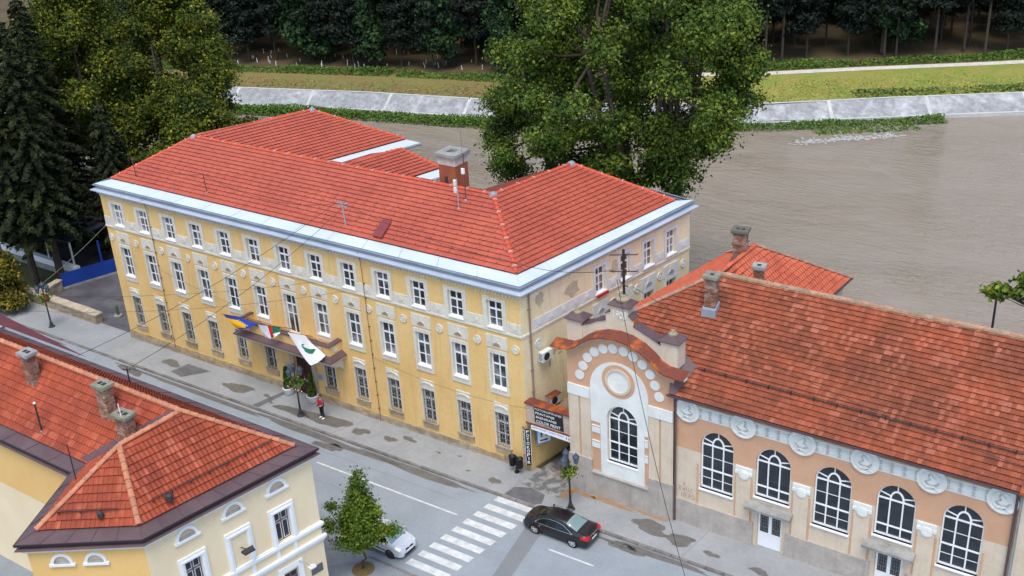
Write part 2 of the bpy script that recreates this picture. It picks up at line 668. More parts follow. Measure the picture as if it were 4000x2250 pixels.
m_beige = M('beige_render', (0.64, 0.545, 0.42), (0.57, 0.475, 0.355), rough=0.95, nscale=0.8, streak=(0.42, 0.35, 0.27), fine=0.06, fscale=5, bump=0.2, bscale=30)
m_swhite = M('white_stucco', (0.74, 0.76, 0.72), (0.64, 0.66, 0.62), rough=0.9, nscale=0.9, fine=0.05, fscale=7)
m_gplinth = M('grey_plinth_render', (0.43, 0.395, 0.35), (0.34, 0.31, 0.27), rough=0.95, nscale=1.2, streak=(0.24, 0.2, 0.17), fine=0.1, fscale=6, bump=0.2)
m_road = M('pale_asphalt', (0.27, 0.305, 0.325), (0.23, 0.26, 0.28), rough=0.75, spec=0.4, nscale=0.35, fine=0.07, fscale=5, bump=0.1, bscale=40)
m_patch = M('road_patch', (0.20, 0.21, 0.215), (0.18, 0.19, 0.195), rough=0.8, nscale=1, fine=0.08)
m_pave = M('grey_pavement', (0.305, 0.318, 0.32), (0.25, 0.262, 0.262), rough=0.85, nscale=0.4, fine=0.08, fscale=4, bump=0.1, bscale=30)
m_slab = M('bluish_paving', (0.22, 0.25, 0.27), (0.19, 0.21, 0.225), rough=0.8, nscale=0.8, fine=0.1, fscale=6)
m_wet = M('wet_stain', (0.115, 0.11, 0.10), (0.15, 0.145, 0.13), rough=0.45, spec=0.5, nscale=2.5, fine=0.1)
m_rustst = M('rust_stain', (0.33, 0.17, 0.06), (0.27, 0.22, 0.16), rough=0.85, nscale=2.2, fine=0.1)
m_kerb = M('kerb_stone', (0.24, 0.22, 0.20), (0.15, 0.14, 0.125), rough=0.9, nscale=1.5, fine=0.15, rnd=0.15)
m_yard = M('wet_yard_asphalt', (0.062, 0.058, 0.064), (0.12, 0.118, 0.125), rough=0.6, spec=0.45, nscale=0.35, fine=0.1, fscale=5)
m_line = M('road_paint', (0.62, 0.64, 0.62), (0.45, 0.47, 0.46), rough=0.7, nscale=2.5, fine=0.08, fscale=20)
m_soil = M('dark_ground', (0.10, 0.085, 0.06), (0.07, 0.075, 0.035), rough=1.0, nscale=0.5, fine=0.2)
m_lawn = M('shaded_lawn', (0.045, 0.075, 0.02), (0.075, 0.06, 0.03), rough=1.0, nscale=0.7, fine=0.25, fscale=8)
m_meadow = M('green_meadow', (0.18, 0.23, 0.038), (0.28, 0.24, 0.06), rough=1.0, nscale=0.30, fine=0.22, fscale=3, bump=0.6, bscale=6)
m_dry = M('dry_meadow', (0.20, 0.14, 0.05), (0.17, 0.165, 0.05), rough=1.0, nscale=0.35, fine=0.2, fscale=3, bump=0.6, bscale=6)
m_ffloor = M('forest_floor', (0.12, 0.08, 0.038), (0.075, 0.06, 0.03), rough=1.0, nscale=0.25, fine=0.2, fscale=2)
m_revet = M('revetment_concrete', (0.27, 0.28, 0.28), (0.43, 0.44, 0.44), rough=0.95, spec=0.1, nscale=0.55, thr=(0.48, 0.70), fine=0.3, fscale=1.4, bump=0.6, bscale=2.5)
m_rib = M('revetment_rib', (0.52, 0.53, 0.50), (0.42, 0.43, 0.40), rough=0.9, nscale=0.8, fine=0.08)
m_gravel = M('gravel_path', (0.60, 0.58, 0.50), (0.48, 0.46, 0.38), rough=1.0, nscale=1.2, fine=0.12)
m_bark = M('bark', (0.055, 0.042, 0.032), (0.085, 0.07, 0.055), rough=1.0, nscale=3, fine=0.2)
m_wood = M('dark_wood', (0.055, 0.022, 0.022), (0.04, 0.016, 0.016), rough=0.6, nscale=4)
m_black = M('black_plastic', (0.012, 0.012, 0.014), rough=0.5)
m_blue = M('blue_barrier_paint', (0.012, 0.055, 0.33), (0.01, 0.045, 0.26), rough=0.6, nscale=0.8)
m_wire = M('wire', (0.03, 0.03, 0.03), rough=0.7)
m_cornice = M('white_cornice', (0.56, 0.59, 0.60), (0.46, 0.49, 0.50), rough=0.8, nscale=0.7, fine=0.05)


def leafmat(name, c, c2, hi, rnd=0.35):  # hi paints lighter highlights into the leaf colour, clustered by noise
    return M(name, c, c2, rough=0.7, spec=0.2, nscale=0.35, rnd=0.7, rndcol=hi, gate=0.75, vrn=0.22)


# ------------------------------------------------------------------ water material
m_water = bpy.data.materials.new('muddy_river')
m_water.use_nodes = True
_n, _l = m_water.node_tree.nodes, m_water.node_tree.links
_b = _n['Principled BSDF']
_b.inputs['Roughness'].default_value = 0.07
_b.inputs['IOR'].default_value = 1.33
_g = _n.new('ShaderNodeNewGeometry')


def wn(scale, stretch, rot, detail=3.0, dist=0.0):
    mp = _n.new('ShaderNodeMapping')
    mp.inputs['Scale'].default_value = (1.0, stretch, 1.0)
    mp.inputs['Rotation'].default_value = (0, 0, rot)
    _l.new(_g.outputs['Position'], mp.inputs['Vector'])
    t = _n.new('ShaderNodeTexNoise')
    t.inputs['Scale'].default_value = scale
    t.inputs['Detail'].default_value = detail
    t.inputs['Distortion'].default_value = dist
    _l.new(mp.outputs[0], t.inputs['Vector'])
    return t.outputs['Fac']


_mx = _n.new('ShaderNodeMix')
_mx.data_type = 'RGBA'
_mx.inputs[6].default_value = (0.24, 0.19, 0.13, 1)
_mx.inputs[7].default_value = (0.30, 0.265, 0.215, 1)
_l.new(wn(0.05, 1.8, R(30), 4.0, 1.0), _mx.inputs[0])
_l.new(_mx.outputs[2], _b.inputs['Base Color'])
_w1 = wn(0.55, 3.4, R(-62), 3.0, 0.5)
_w2 = wn(2.6, 2.4, R(-50), 2.0, 0.2)
_cal = _n.new('ShaderNodeMapRange')
_cal.inputs[1].default_value = 0.35
_cal.inputs[2].default_value = 0.65
_cal.inputs[3].default_value = 0.12
_cal.inputs[4].default_value = 1.0
_l.new(wn(0.06, 1.5, R(20), 3.0, 0.6), _cal.inputs[0])
_ad = _n.new('ShaderNodeMath')
_ad.operation = 'MULTIPLY_ADD'
_l.new(_w2, _ad.inputs[0])
_ad.inputs[1].default_value = 0.45
_l.new(_w1, _ad.inputs[2])
_ml = _n.new('ShaderNodeMath')
_ml.operation = 'MULTIPLY'
_l.new(_ad.outputs[0], _ml.inputs[0])
_l.new(_cal.outputs[0], _ml.inputs[1])
_bp = _n.new('ShaderNodeBump')
_bp.inputs['Strength'].default_value = 0.9
_bp.inputs['Distance'].default_value = 0.62
_l.new(_ml.outputs[0], _bp.inputs['Height'])
_l.new(_bp.outputs[0], _b.inputs['Normal'])

# ------------------------------------------------------------------ ground, road, pavements, river
S_ = dict(kind='structure')


def sheet(name, pts, mat, dz, **kw):
    mb = MB()
    mb.poly([(x, y, gz(x) + dz) for x, y in pts])
    return mb.build(name, mat, **{**S_, **kw})


sheet('ground', [(-260, -160), (260, -160), (260, 26), (-260, 26)], m_soil, -0.17)
road = sheet('road', [(-110, -11.0), (80, -11.0), (80, -3.0), (-110, -3.0)], m_road, -0.12)


def rsheet(name, pts, mat, dz, parent, **kw):
    mb = MB()
    mb.poly([(x, y, gz(x) + dz) for x, y in pts])
    return mb.build(name, mat, parent, **kw)


def blob(cx, cy, rx, ry, n=22, seed=0, ang=0.0):
    rg = random.Random(seed)
    ph = [rg.uniform(0, 6.28) for _ in range(4)]
    P = []
    for i in range(n):
        a = 2 * math.pi * i / n
        q = 1 + 0.22 * math.sin(2 * a + ph[0]) + 0.14 * math.sin(3 * a + ph[1]) + 0.09 * math.sin(5 * a + ph[2]) + 0.06 * math.sin(8 * a + ph[3])
        x, y = rx * q * math.cos(a), ry * q * math.sin(a)
        P.append((cx + x * math.cos(ang) - y * math.sin(ang), cy + x * math.sin(ang) + y * math.cos(ang)))
    return P


for k in range(9):                                  # zebra crossing
    y = -3.23 - 0.875 * k
    x = -0.22 + 0.125 * (y + 3.2)
    rsheet('crossing_stripe', [(x, y - 0.24), (x + 2.72, y - 0.24), (x + 2.76, y + 0.24), (x + 0.04, y + 0.24)], m_line, -0.112, road)
rsheet('road_repair', [(2.75, -3.02), (3.95, -3.02), (3.95, -5.14), (4.9, -10.98), (3.98, -10.98), (2.8, -4.63)], m_patch, -0.1155, road)
for x0, x1 in ((-12.2, -1.2), (5.0, 7.8), (12.5, 15.3), (-22.5, -15.5), (-36, -28)):
    rsheet('lane_line', [(x0, -5.70), (x1, -5.70), (x1, -5.58), (x0, -5.58)], m_line, -0.112, road)
for i, (cx, cy, rx, ry) in enumerate(((-26, -3.35, 7, 0.22), (-14, -3.4, 5, 0.33), (-6, -3.35, 4.5, 0.26), (-12.8, -3.95, 1.1, 0.35), (-33, -3.5, 1.2, 0.4), (-45, -3.3, 3, 0.2),
                                      (10, -3.3, 3.5, 0.2), (8.5, -3.5, 0.9, 0.35))):
    rsheet('damp_gutter_stain', blob(cx, cy, rx, ry, 40, i + 40), m_wet, -0.1145, road)
for (x0, y0, x1, y1) in ((-30, -4.6, -2, -4.45), (-9, -4.5, -7.9, -6.2), (-34, -7.2, -6, -7.0)):   # asphalt joints
    dx, dy = y1 - y0, x0 - x1
    q = 0.03 / math.hypot(dx, dy)
    rsheet('asphalt_joint', [(x0, y0), (x1, y1), (x1 + dx * q, y1 + dy * q), (x0 + dx * q, y0 + dy * q)], m_patch, -0.1135, road)

mb = MB()
mb.extrude_z([(-110, -2.84), (80, -2.84), (80, 0.4), (-110, 0.4)], -0.14, 0.0, gz)
pav = mb.build('pavement', m_pave, **S_)
mb = MB()
mb.extrude_z([(-110, -40), (80, -40), (80, -11.22), (-110, -11.22)], -0.14, 0.0, gz)
pav2 = mb.build('corner_pavement', m_slab, **S_)
kb = MB()
kb.hexa([(0, 0, -0.15), (0.98, 0, -0.15), (0.98, 0.18, -0.15), (0, 0.18, -0.15), (0.01, 0.02, 0.012), (0.97, 0.02, 0.012), (0.97, 0.17, 0.012), (0.01, 0.17, 0.012)])
kme = mesh_of(kb, 'kerbstone', m_kerb)
shared_parts(pav, kme, 'kerbstone', [Matrix.Translation((x, -3.02 + random.uniform(-0.012, 0.012), gz(x) + random.uniform(-0.012, 0.006) - (0.09 if -42.5 < x < -36.5 else 0)))
                                     for x in range(-56, 20)])
shared_parts(pav2, kme, 'kerbstone', [Matrix.Translation((x, -11.22, gz(x) + random.uniform(-0.012, 0.004))) for x in range(-16, 8)])
for i, (cx, cy, rx, ry) in enumerate(((-23.6, -1.6, 1.5, 0.42), (-15.0, -1.75, 1.75, 0.62), (-12.0, -1.74, 0.62, 0.36), (-17.9, -2.0, 1.3, 0.42), (-1.19, -1.98, 0.36, 0.3), (8.87, -1.36, 1.15, 0.5),
                                      (10.79, -1.6, 0.9, 0.42), (12.77, -1.85, 0.42, 0.2), (-9.7, -1.5, 0.42, 0.3), (-8.6, -0.9, 0.55, 0.2), (-20.9, -1.4, 0.4, 0.14), (-20.1, -1.9, 0.3, 0.12),
                                      (15.5, -1.9, 0.5, 0.25), (-6.0, -1.2, 0.15, 0.1), (-4.6, -0.9, 0.14, 0.09), (-3.2, -1.9, 0.16, 0.08), (-30.9, -1.4, 0.8, 0.45))):
    rsheet('wet_patch', blob(cx, cy, rx, ry, 26, i), m_wet, 0.004, pav)
rsheet('tar_repair', [(0.1, -2.8), (0.2, -1.9), (1.1, -1.5), (2.2, -1.7), (2.5, -2.5), (2.2, -2.82)], M('tar', (0.10, 0.10, 0.105), (0.14, 0.14, 0.14), rough=0.7, nscale=2), 0.005, pav)
rsheet('tar_repair', [(-20.9, -2.8), (-20.3, -2.8), (-19.9, -0.5), (-20.3, -0.5)], MATS['tar'], 0.005, pav)
rsheet('tar_repair', [(-29.6, -0.9), (-27.2, -0.9), (-28.5, -2.5), (-29.9, -2.3)], MATS['tar'], 0.005, pav)
for i, (cx, cy, rx, ry) in enumerate(((3.6, -0.55, 1.2, 0.25), (5.8, -0.5, 1.3, 0.2), (3.2, -1.1, 0.4, 0.5), (8.2, -0.4, 1.4, 0.15))):
    rsheet('rust_stain', blob(cx, cy, rx, ry, 26, i + 80), m_rustst, 0.006, pav)
for x, dxx in ((-8.9, 0.5), (-13.6, 1.2), (-24.5, 0.3), (0.05, 0.25), (3.3, 0.25), (-33.5, 0.2), (-46, 1.5), (11.5, 0.3)):   # pavement joints
    rsheet('pavement_joint', [(x, -2.8), (x + 0.035, -2.8), (x + dxx + 0.035, -0.05), (x + dxx, -0.05)], m_patch, 0.0025, pav)
pm = M('patched_floor', (0.30, 0.30, 0.28), (0.13, 0.13, 0.125), rough=0.85, nscale=1.6, thr=(0.42, 0.55), fine=0.1)
rsheet('passage_floor', [(0.35, -1.45), (3.0, -1.6), (3.05, 12), (1.9, 12)], pm, 0.0065, pav)
# paving slabs round the street tree and the driveway beside the corner house
rsheet('driveway_repair', [(-7.5, -13.6), (-4.6, -11.24), (-3.2, -11.24), (-3.4, -11.8), (-5.3, -13.6)], m_pave, 0.004, pav2)
for k in range(10):
    yk = -11.9 - 0.6 * k
    rsheet('slab_joint', [(-3.6, yk), (4.0, yk), (4.0, yk + 0.02), (-3.6, yk + 0.02)], m_patch, 0.003, pav2)
for k in range(13):
    xk = -3.4 + 0.6 * k
    rsheet('slab_joint', [(xk, -17), (xk + 0.02, -17), (xk + 0.02, -11.3), (xk, -11.3)], m_patch, 0.0035, pav2)

sheet('yard', [(-60, 0.4), (-37.0, 0.4), (-34, 25.9), (-60, 25.9)], m_yard, -0.02)
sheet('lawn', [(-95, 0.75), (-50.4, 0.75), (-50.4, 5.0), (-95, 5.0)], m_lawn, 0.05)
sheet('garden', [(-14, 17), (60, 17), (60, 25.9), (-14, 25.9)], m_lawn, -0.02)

mb = MB()
mb.poly([(-400, 28, -4.0), (400, 28, -4.0), (400, 300, -4.0), (-400, 300, -4.0)])
mb.build('river', m_water, **S_)
mb = MB()
xs = list(range(-260, 261, 8))
for x0, x1 in zip(xs[:-1], xs[1:]):
    mb.poly([(x0, 25.95, gz(x0) - 0.17), (x0, 30, -4.3), (x1, 30, -4.3), (x1, 25.95, gz(x1) - 0.17)])
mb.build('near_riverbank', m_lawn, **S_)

# far bank
FB = [(-190, 24), (-140, 43), (-90.2, 57.6), (-70.3, 63.4), (-50.8, 67.6), (-34, 72.8), (-18, 80.3), (-5.7, 88.4), (7.5, 96.5), (60, 131), (140, 185)]


def along(path, step):
    out, acc = [], 0.0
    P = [Vector(p) for p in path]
    for a, b in zip(P[:-1], P[1:]):
        L = (b - a).length
        t = acc
        while t < L:
            dr = (b - a) / L
            out.append((a + dr * t, dr, Vector((-dr.y, dr.x))))
            t += step
        acc = t - L
    return out


def offset(path, q):
    P = [Vector(p) for p in path]
    out = []
    for i in range(len(P)):
        a = (P[min(i + 1, len(P) - 1)] - P[max(i - 1, 0)]).normalized()
        out.append(P[i] + Vector((-a.y, a.x)) * q)
    return out


def strip(name, path, q0, z0, q1, z1, mat, parent=None, **kw):
    A, B = offset(path, q0), offset(path, q1)
    mb = MB()
    vs = [(a.x, a.y, z0) for a in A] + [(b.x, b.y, z1) for b in B]
    n = len(A)
    mb.add(vs, [(i, i + 1, n + i + 1, n + i) for i in range(n - 1)])
    return mb.build(name, mat, parent, **kw)


FS = [(p.x, p.y) for p, _, _ in along(FB, 2.0)]
rv = strip('revetment', FS, 0.0, -4.6, 0.05, -3.62, m_rib, **S_)
strip('toe_beam', FS, 0.03, -3.615, 0.45, -3.60, m_rib, rv)
strip('top_beam', FS, 3.0, -2.085, 3.35, -2.06, m_rib, rv)
pan = along(FB, 11.8)
for (p, dr, nn), (p2, dr2, nn2) in zip(pan[:-1], pan[1:]):
    if p.x < -110 or p.x > 45:
        continue
    mb = MB()
    a, b = p + dr * 0.22, p2 - dr2 * 0.22
    for k in range(4):
        q0, q1 = k / 4, (k + 1) / 4
        A0, B0 = a + (b - a) * q0, a + (b - a) * q1
        N0, N1 = nn.lerp(nn2, q0), nn.lerp(nn2, q1)
        mb.poly([(A0.x + N0.x * 0.45, A0.y + N0.y * 0.45, -3.62), (B0.x + N1.x * 0.45, B0.y + N1.y * 0.45, -3.62),
                 (B0.x + N1.x * 3.0, B0.y + N1.y * 3.0, -2.11), (A0.x + N0.x * 3.0, A0.y + N0.y * 3.0, -2.11)])
    mb.build('concrete_panel', m_revet, rv)
    mb = MB()
    a, b = p - dr * 0.22, p + dr * 0.22
    sk = dr * 0.5
    mb.poly([(a.x + nn.x * 0.45, a.y + nn.y * 0.45, -3.585), (b.x + nn.x * 0.45, b.y + nn.y * 0.45, -3.585),
             (b.x + nn.x * 3.0 , b.y + nn.y * 3.0, -2.075), (a.x + nn.x * 3.0, a.y + nn.y * 3.0, -2.075)])
    mb.build('concrete_rib', m_rib, rv)
FL = [p for p in FS if p[0] < -31]
FR = [p for p in FS if p[0] > -34]
strip('dry_meadow', FL, 3.3, -2.12, 13.0, -1.9, m_dry, **S_)
strip('green_meadow', FR, 3.3, -2.12, 17.5, -1.9, m_meadow, **S_)
strip('gravel_path', FR, 15.6, -1.90, 17.2, -1.885, m_gravel, **S_)
strip('forest_floor', FL, 12.9, -1.91, 160, -0.5, m_ffloor, **S_)
strip('forest_floor', FR, 17.4, -1.90, 160, -0.5, m_ffloor, **S_)


# ------------------------------------------------------------------ windows
def bars_mesh(name, W, H, xs, zs, t=0.05, dep=0.06, y=0.13, mat=None, edge=0.075):
    """White sash frame W x H with bars at xs / zs (z from the bottom); local x along, y into the wall."""
    mb = MB()
    h = W / 2
    mb.box((-h, y, 0), (-h + edge, y + dep, H))
    mb.box((h - edge, y, 0), (h, y + dep, H))
    mb.box((-h + edge, y, 0), (h - edge, y + dep, edge))
    mb.box((-h + edge, y, H - edge), (h - edge, y + dep, H))
    for q, tt in xs:
        mb.box((q - tt / 2, y - 0.004, edge), (q + tt / 2, y + dep - 0.006, H - edge))
    for q, tt, x0, x1 in zs:
        mb.box((x0, y - 0.008, q - tt / 2), (x1, y + dep - 0.012, q + tt / 2))
    return mesh_of(mb, name, mat or m_white)


def pane_mesh(name, w_, h_, mat):
    mb = MB()
    mb.box((-w_ / 2, 0, 0), (w_ / 2, 0.012, h_))
    return mesh_of(mb, name, mat)


class WinType:
    def __init__(self, W, H, zt, zm, gl=m_glass, y=0.13):
        self.frame = bars_mesh('window', W, H, [(0, 0.085)], [(zt, 0.11, -W / 2 + 0.07, W / 2 - 0.07), (zm, 0.04, -W / 2 + 0.07, W / 2 - 0.07)], y=y)
        pw = W / 2 - 0.125
        cx = W / 4 - 0.015
        self.panes = []
        for z0, z1 in ((0.07, zm - 0.015), (zm + 0.015, zt - 0.05), (zt + 0.05, H - 0.07)):
            me = pane_mesh('pane', pw, z1 - z0, gl)
            self.panes += [(me, Vector((sx * cx, y + 0.028, z0))) for sx in (-1, 1)]

    def place(self, parent, o, u, n):
        wobj = shared_parts(parent, self.frame, 'window', [axes(o, u, n)])[0]
        for me, q in self.panes:
            p = bpy.data.objects.new('pane', me)
            COL.objects.link(p)
            p.parent = wobj
            p.location = q
        return wobj


def sub(parent_obj, me, name, q=(0, 0, 0)):
    p = bpy.data.objects.new(name, me)
    COL.objects.link(p)
    p.parent = parent_obj
    p.location = q
    return p


def ring_mesh(name, w0, z0, z1, w1, i0, i1, dep, mat):
    """Flat surround: outer half width w0 (z0..z1), inner half width w1 (i0..i1); local y into wall, proud of the face."""
    mb = MB()
    mb.box((-w0, -dep, z0), (-w1, 0.004, z1))
    mb.box((w1, -dep, z0), (w0, 0.004, z1))
    e = 0.008
    mb.box((-w1 - 0.002, 0.0, i0), (-w1 + e, 0.125, i1))
    mb.box((w1 - e, 0.0, i0), (w1 + 0.002, 0.125, i1))
    mb.box((-w1 + e, 0.0, i1 - e), (w1 - e, 0.125, i1 + 0.002))
    if z1 > i1:
        mb.box((-w1, -dep, i1), (w1, 0.004, z1))
    if i0 > z0:
        mb.box((-w1, -dep, z0), (w1, 0.004, i0))
    return mesh_of(mb, name, mat)


# ------------------------------------------------------------------ the long yellow building
A = thing('town_hall', (-18.6, 0, -0.4), 'long three-storey yellow building with orange-red hipped roof and white window frames', 'building')
FA = frame((0, 0, 0), (1, 0, 0), (0, -1, 0))
FSD = frame((0, 0, 0), SD, SN)
XC = [-1.79 - 2.81 * (12 - i) for i in range(13)]
ops = []
for i, x in enumerate(XC):
    ops += [(x - 0.52, x + 0.52, 9.2, 10.9), (x - 0.525, x + 0.525, 4.55 if i == 6 else 5.15, 7.45)]
    if i != 6:
        ops.append((x - 0.5, x + 0.5, 1.08, 3.42))
wl = wall(FA, -37.2, 0.0, -0.6, 11.6, ops, arches=[(XC[6] + 0.35, 0.82, -0.25, 2.5, 0.82)], depth=0.25)
wl.build('front_wall', m_yellow, A)
sops = [(t - 0.40, t + 0.48, 9.2, 10.9) for t in (6.9, 9.25, 11.6, 13.95)] + [(t - 0.42, t + 0.5, 5.15, 7.45) for t in (6.9, 9.25, 11.6, 13.95)]
wall(FSD, 0.0, 16.0, -0.6, 11.6, sops, depth=0.25).build('side_wall', m_cream, A)
mb = MB()
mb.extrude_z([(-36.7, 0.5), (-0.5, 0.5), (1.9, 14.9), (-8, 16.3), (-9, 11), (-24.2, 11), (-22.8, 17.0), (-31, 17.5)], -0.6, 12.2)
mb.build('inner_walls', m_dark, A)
mb = MB()
for a, b in (((-24.2, 10.6), (-22.4, 17.2)), ((-22.4, 17.2), (-31, 18.0))):
    mb.hexa([(a[0], a[1], -0.6), (b[0], b[1], -0.6), (b[0] - 0.3, b[1] + 0.1, -0.6), (a[0] - 0.3, a[1], -0.6),
             (a[0], a[1], 12.25), (b[0], b[1], 12.25), (b[0] - 0.3, b[1] + 0.1, 12.25), (a[0] - 0.3, a[1], 12.25)])
mb.build('wing_wall', m_cream, A)

TA = WinType(1.04, 1.7, 1.12, 0.55)
TB = WinType(1.05, 2.3, 1.55, 0.76)
TCw = WinType(1.0, 2.34, 1.6, 0.8, gl=m_dglass, y=0.19)
TBd = WinType(1.05, 2.9, 2.15, 1.45)
TSa = WinType(0.88, 1.7, 1.12, 0.55)
TSb = WinType(0.92, 2.3, 1.55, 0.76)
surA = ring_mesh('window_surround', 0.81, -0.12, 1.92, 0.521, 0.0, 1.7, 0.06, m_trim)
surB = ring_mesh('window_surround', 0.70, -0.40, 2.55, 0.526, 0.0, 2.3, 0.06, m_trim)
surBd = ring_mesh('window_surround', 0.70, 0.0, 3.15, 0.526, 0.0, 2.9, 0.06, m_trim)
surC = ring_mesh('window_surround', 0.56, -0.02, 2.36, 0.501, 0.0, 2.34, 0.035, m_trim)
surSa = ring_mesh('window_surround', 0.70, -0.12, 1.92, 0.481, 0.0, 1.7, 0.06, m_sidetrim)
surSb = ring_mesh('window_surround', 0.70, -0.40, 2.55, 0.501, 0.0, 2.3, 0.06, m_sidetrim)
q = MB()
q.box((-0.56, -0.11, -0.06), (0.56, -0.062, 0.014))
q.box((-0.52, -0.062, -0.06), (0.52, 0.13, 0.014))
sillA = mesh_of(q, 'sill', m_white)
q = MB()
q.box((-0.58, -0.09, -0.42), (0.58, 0.1, 0.0))
q.box((-0.62, -0.13, -0.08), (0.62, 0.1, -0.001))
sillC = mesh_of(q, 'sill', m_stone)
Lf = lambda s, z, dd=0.0: (s, -dd, z)
q = MB()
q.box((-0.54, -0.05, 2.36), (0.54, 0.004, 3.04))
q.band(Lf, arc(0, 2.66, 0.50, 0.24, 20, 160, 10), arc(0, 2.60, 0.46, 0.22, 20, 160, 10), 0.05, 0.11)
lintC = mesh_of(q, 'lintel', m_trim)
q = MB()                                           # iron grille
for k in range(6):
    xx = -0.42 + 0.168 * k
    q.box((xx - 0.014, 0.03, 0.02), (xx + 0.014, 0.055, 2.32))
for k in range(7):
    zz = 0.16 + 0.335 * k
    q.box((-0.49, 0.056, zz - 0.016), (0.49, 0.075, zz + 0.016))
grille = mesh_of(q, 'grille', m_grille)
q = MB()                                           # relief panel over the first-floor windows, an urn in a bell-shaped niche
q.cm = 0
q.box((-0.735, -0.05, 7.83 - 5.15), (0.735, 0.004, 8.66 - 5.15))
q.prism(Lf, [(-0.30, 2.85), (0.30, 2.85), (0.26, 3.0), (0.12, 3.1), (0.1, 3.25), (0.0, 3.4), (-0.1, 3.25), (-0.12, 3.1), (-0.26, 3.0)], 0.05, 0.075)
q.cm = 1
q.prism(Lf, [(-0.24, 2.87), (0.26, 2.87), (0.22, 3.02), (0.02, 3.09), (-0.10, 3.03), (-0.2, 2.99)], 0.075, 0.10)
m_niche = M('ochre_niche', (0.36, 0.27, 0.15), (0.26, 0.2, 0.12), rough=0.95, nscale=4)
panelB = mesh_of(q, 'relief_panel', [m_trim, m_niche])
panelSB = mesh_of(q, 'relief_panel', [m_sidetrim, m_conc])
q = MB()
q.prism(Lf, circle(0, 0, 0.27, 22), 0.0, 0.045)
q.band(Lf, circle(0, 0, 0.27, 22), circle(0, 0, 0.22, 22), 0.045, 0.06, closed=True)
q.prism(Lf, circle(0.0, 0.0, 0.1, 10), 0.045, 0.07)
roundel = mesh_of(q, 'roundel', m_trim)
roundelS = mesh_of(q, 'roundel', m_sidetrim)
U1, N1 = (1, 0, 0), (0, -1, 0)
for i, x in enumerate(XC):
    wo = TA.place(A, (x, 0, 9.2), U1, N1)
    sub(wo, surA, 'surround')
    sub(wo, sillA, 'sill')
    if i == 6:
        wo = TBd.place(A, (x, 0, 4.55), U1, N1)
        sub(wo, surBd, 'surround')
    else:
        wo = TB.place(A, (x, 0, 5.15), U1, N1)
        sub(wo, surB, 'surround')
        sub(wo, sillA, 'sill')
    shared_parts(A, panelB, 'relief_panel', [axes((x, 0, 5.15), U1, N1)])
    if i != 6:
        wo = TCw.place(A, (x, 0, 1.08), U1, N1)
        sub(wo, surC, 'surround')
        sub(wo, sillC, 'sill')
        sub(wo, lintC, 'lintel')
        sub(wo, grille, 'grille')
shared_parts(A, roundel, 'roundel', [axes((x, 0, 8.09), U1, N1) for x in [XC[0] - 1.35] + [x + 1.405 for x in XC[:-1]] + [XC[-1] + 1.32]])
edges = [-37.2] + [e for x in XC for e in (x - 0.812, x + 0.812)] + [0.0]
for k in range(0, len(edges), 2):
    a, b = edges[k], edges[k + 1]
    mb = MB()
    mb.fbox(FA, a, b, 9.11, 9.75, -0.004, 0.035)
    c = (a + b) / 2
    if b - a > 0.9:
        mb.fbox(FA, c - 0.27, c + 0.27, 9.17, 9.69, 0.035, 0.05)
        mb.prism(FA, circle(c, 9.43, 0.17, 14), 0.05, 0.07)
        mb.prism(FA, circle(c + 0.05, 9.40, 0.08, 8), 0.07, 0.085)
    mb.build('frieze_panel', m_trim, A)
mb = MB()
mb.fbox(FA, -37.24, 0.04, 8.93, 9.05, -0.004, 0.075)
mb.fbox(FA, -37.24, 0.04, 9.05, 9.10, -0.004, 0.04)
mb.fbox(FSD, 0.04, 16.0, 8.93, 9.05, -0.004, 0.07)
mb.build('string_course', m_trim, A)
Us, Ns = SD, SN
for t in (6.9, 9.25, 11.6, 13.95):
    p = SD * t
    wo = TSa.place(A, (p.x + SD.x * 0.04, p.y + SD.y * 0.04, 9.2), Us, Ns)
    sub(wo, surSa, 'surround')
    sub(wo, sillA, 'sill')
    wo = TSb.place(A, (p.x + SD.x * 0.04, p.y + SD.y * 0.04, 5.15), Us, Ns)
    sub(wo, surSb, 'surround')
    shared_parts(A, panelSB, 'relief_panel', [axes((p.x, p.y, 5.05), Us, Ns)])
shared_parts(A, roundelS, 'roundel', [axes((SD.x * t, SD.y * t, 8.08), Us, Ns) for t in (1.3, 8.1, 10.45, 12.8, 15.3)])
for a, b in ((0.9, 6.22), (7.63, 8.55), (9.98, 10.9), (12.33, 13.25), (14.68, 16.0)):
    mb = MB()
    mb.fbox(FSD, a, b, 9.11, 9.72, -0.004, 0.03)
    n = max(1, int((b - a) / 0.95))
    for k in range(n):
        c = a + (b - a) * (k + 0.5) / n
        mb.fbox(FSD, c - 0.26, c + 0.26, 9.17, 9.66, 0.03, 0.042)
        mb.prism(FSD, circle(c, 9.42, 0.16, 12), 0.042, 0.06)
        mb.prism(FSD, circle(c + 0.04, 9.38, 0.08, 8), 0.06, 0.075)
    mb.build('frieze_panel', m_sidetrim, A)
# bare patches where the side wall's plaster fell off
m_bare = M('bare_plaster', (0.52, 0.45, 0.31), (0.42, 0.37, 0.27), rough=1, nscale=3, fine=0.15, fscale=9)
rg = random.Random(5)
for (t, z, rt, rz) in ((1.6, 10.75, 0.45, 0.5), (4.4, 10.3, 0.75, 0.55), (2.6, 7.0, 0.2, 0.25), (2.2, 6.4, 0.14, 0.35), (3.1, 6.7, 0.25, 0.1), (8.3, 10.4, 0.4, 0.5)):
    P = [(t + rt * (0.55 + 0.5 * rg.random()) * math.cos(6.283 * k / 14 + 0.4), z + rz * (0.55 + 0.5 * rg.random()) * math.sin(6.283 * k / 14 + 0.4)) for k in range(14)]
    mb = MB()
    mb.prism(FSD, P, -0.004, 0.006)
    mb.build('bare_patch', m_bare, A)
mb = MB()                                           # red sill strip and downpipe on the side wall
mb.fbox(FSD, 6.5, 7.5, 9.0, 9.16, 0.06, 0.2)
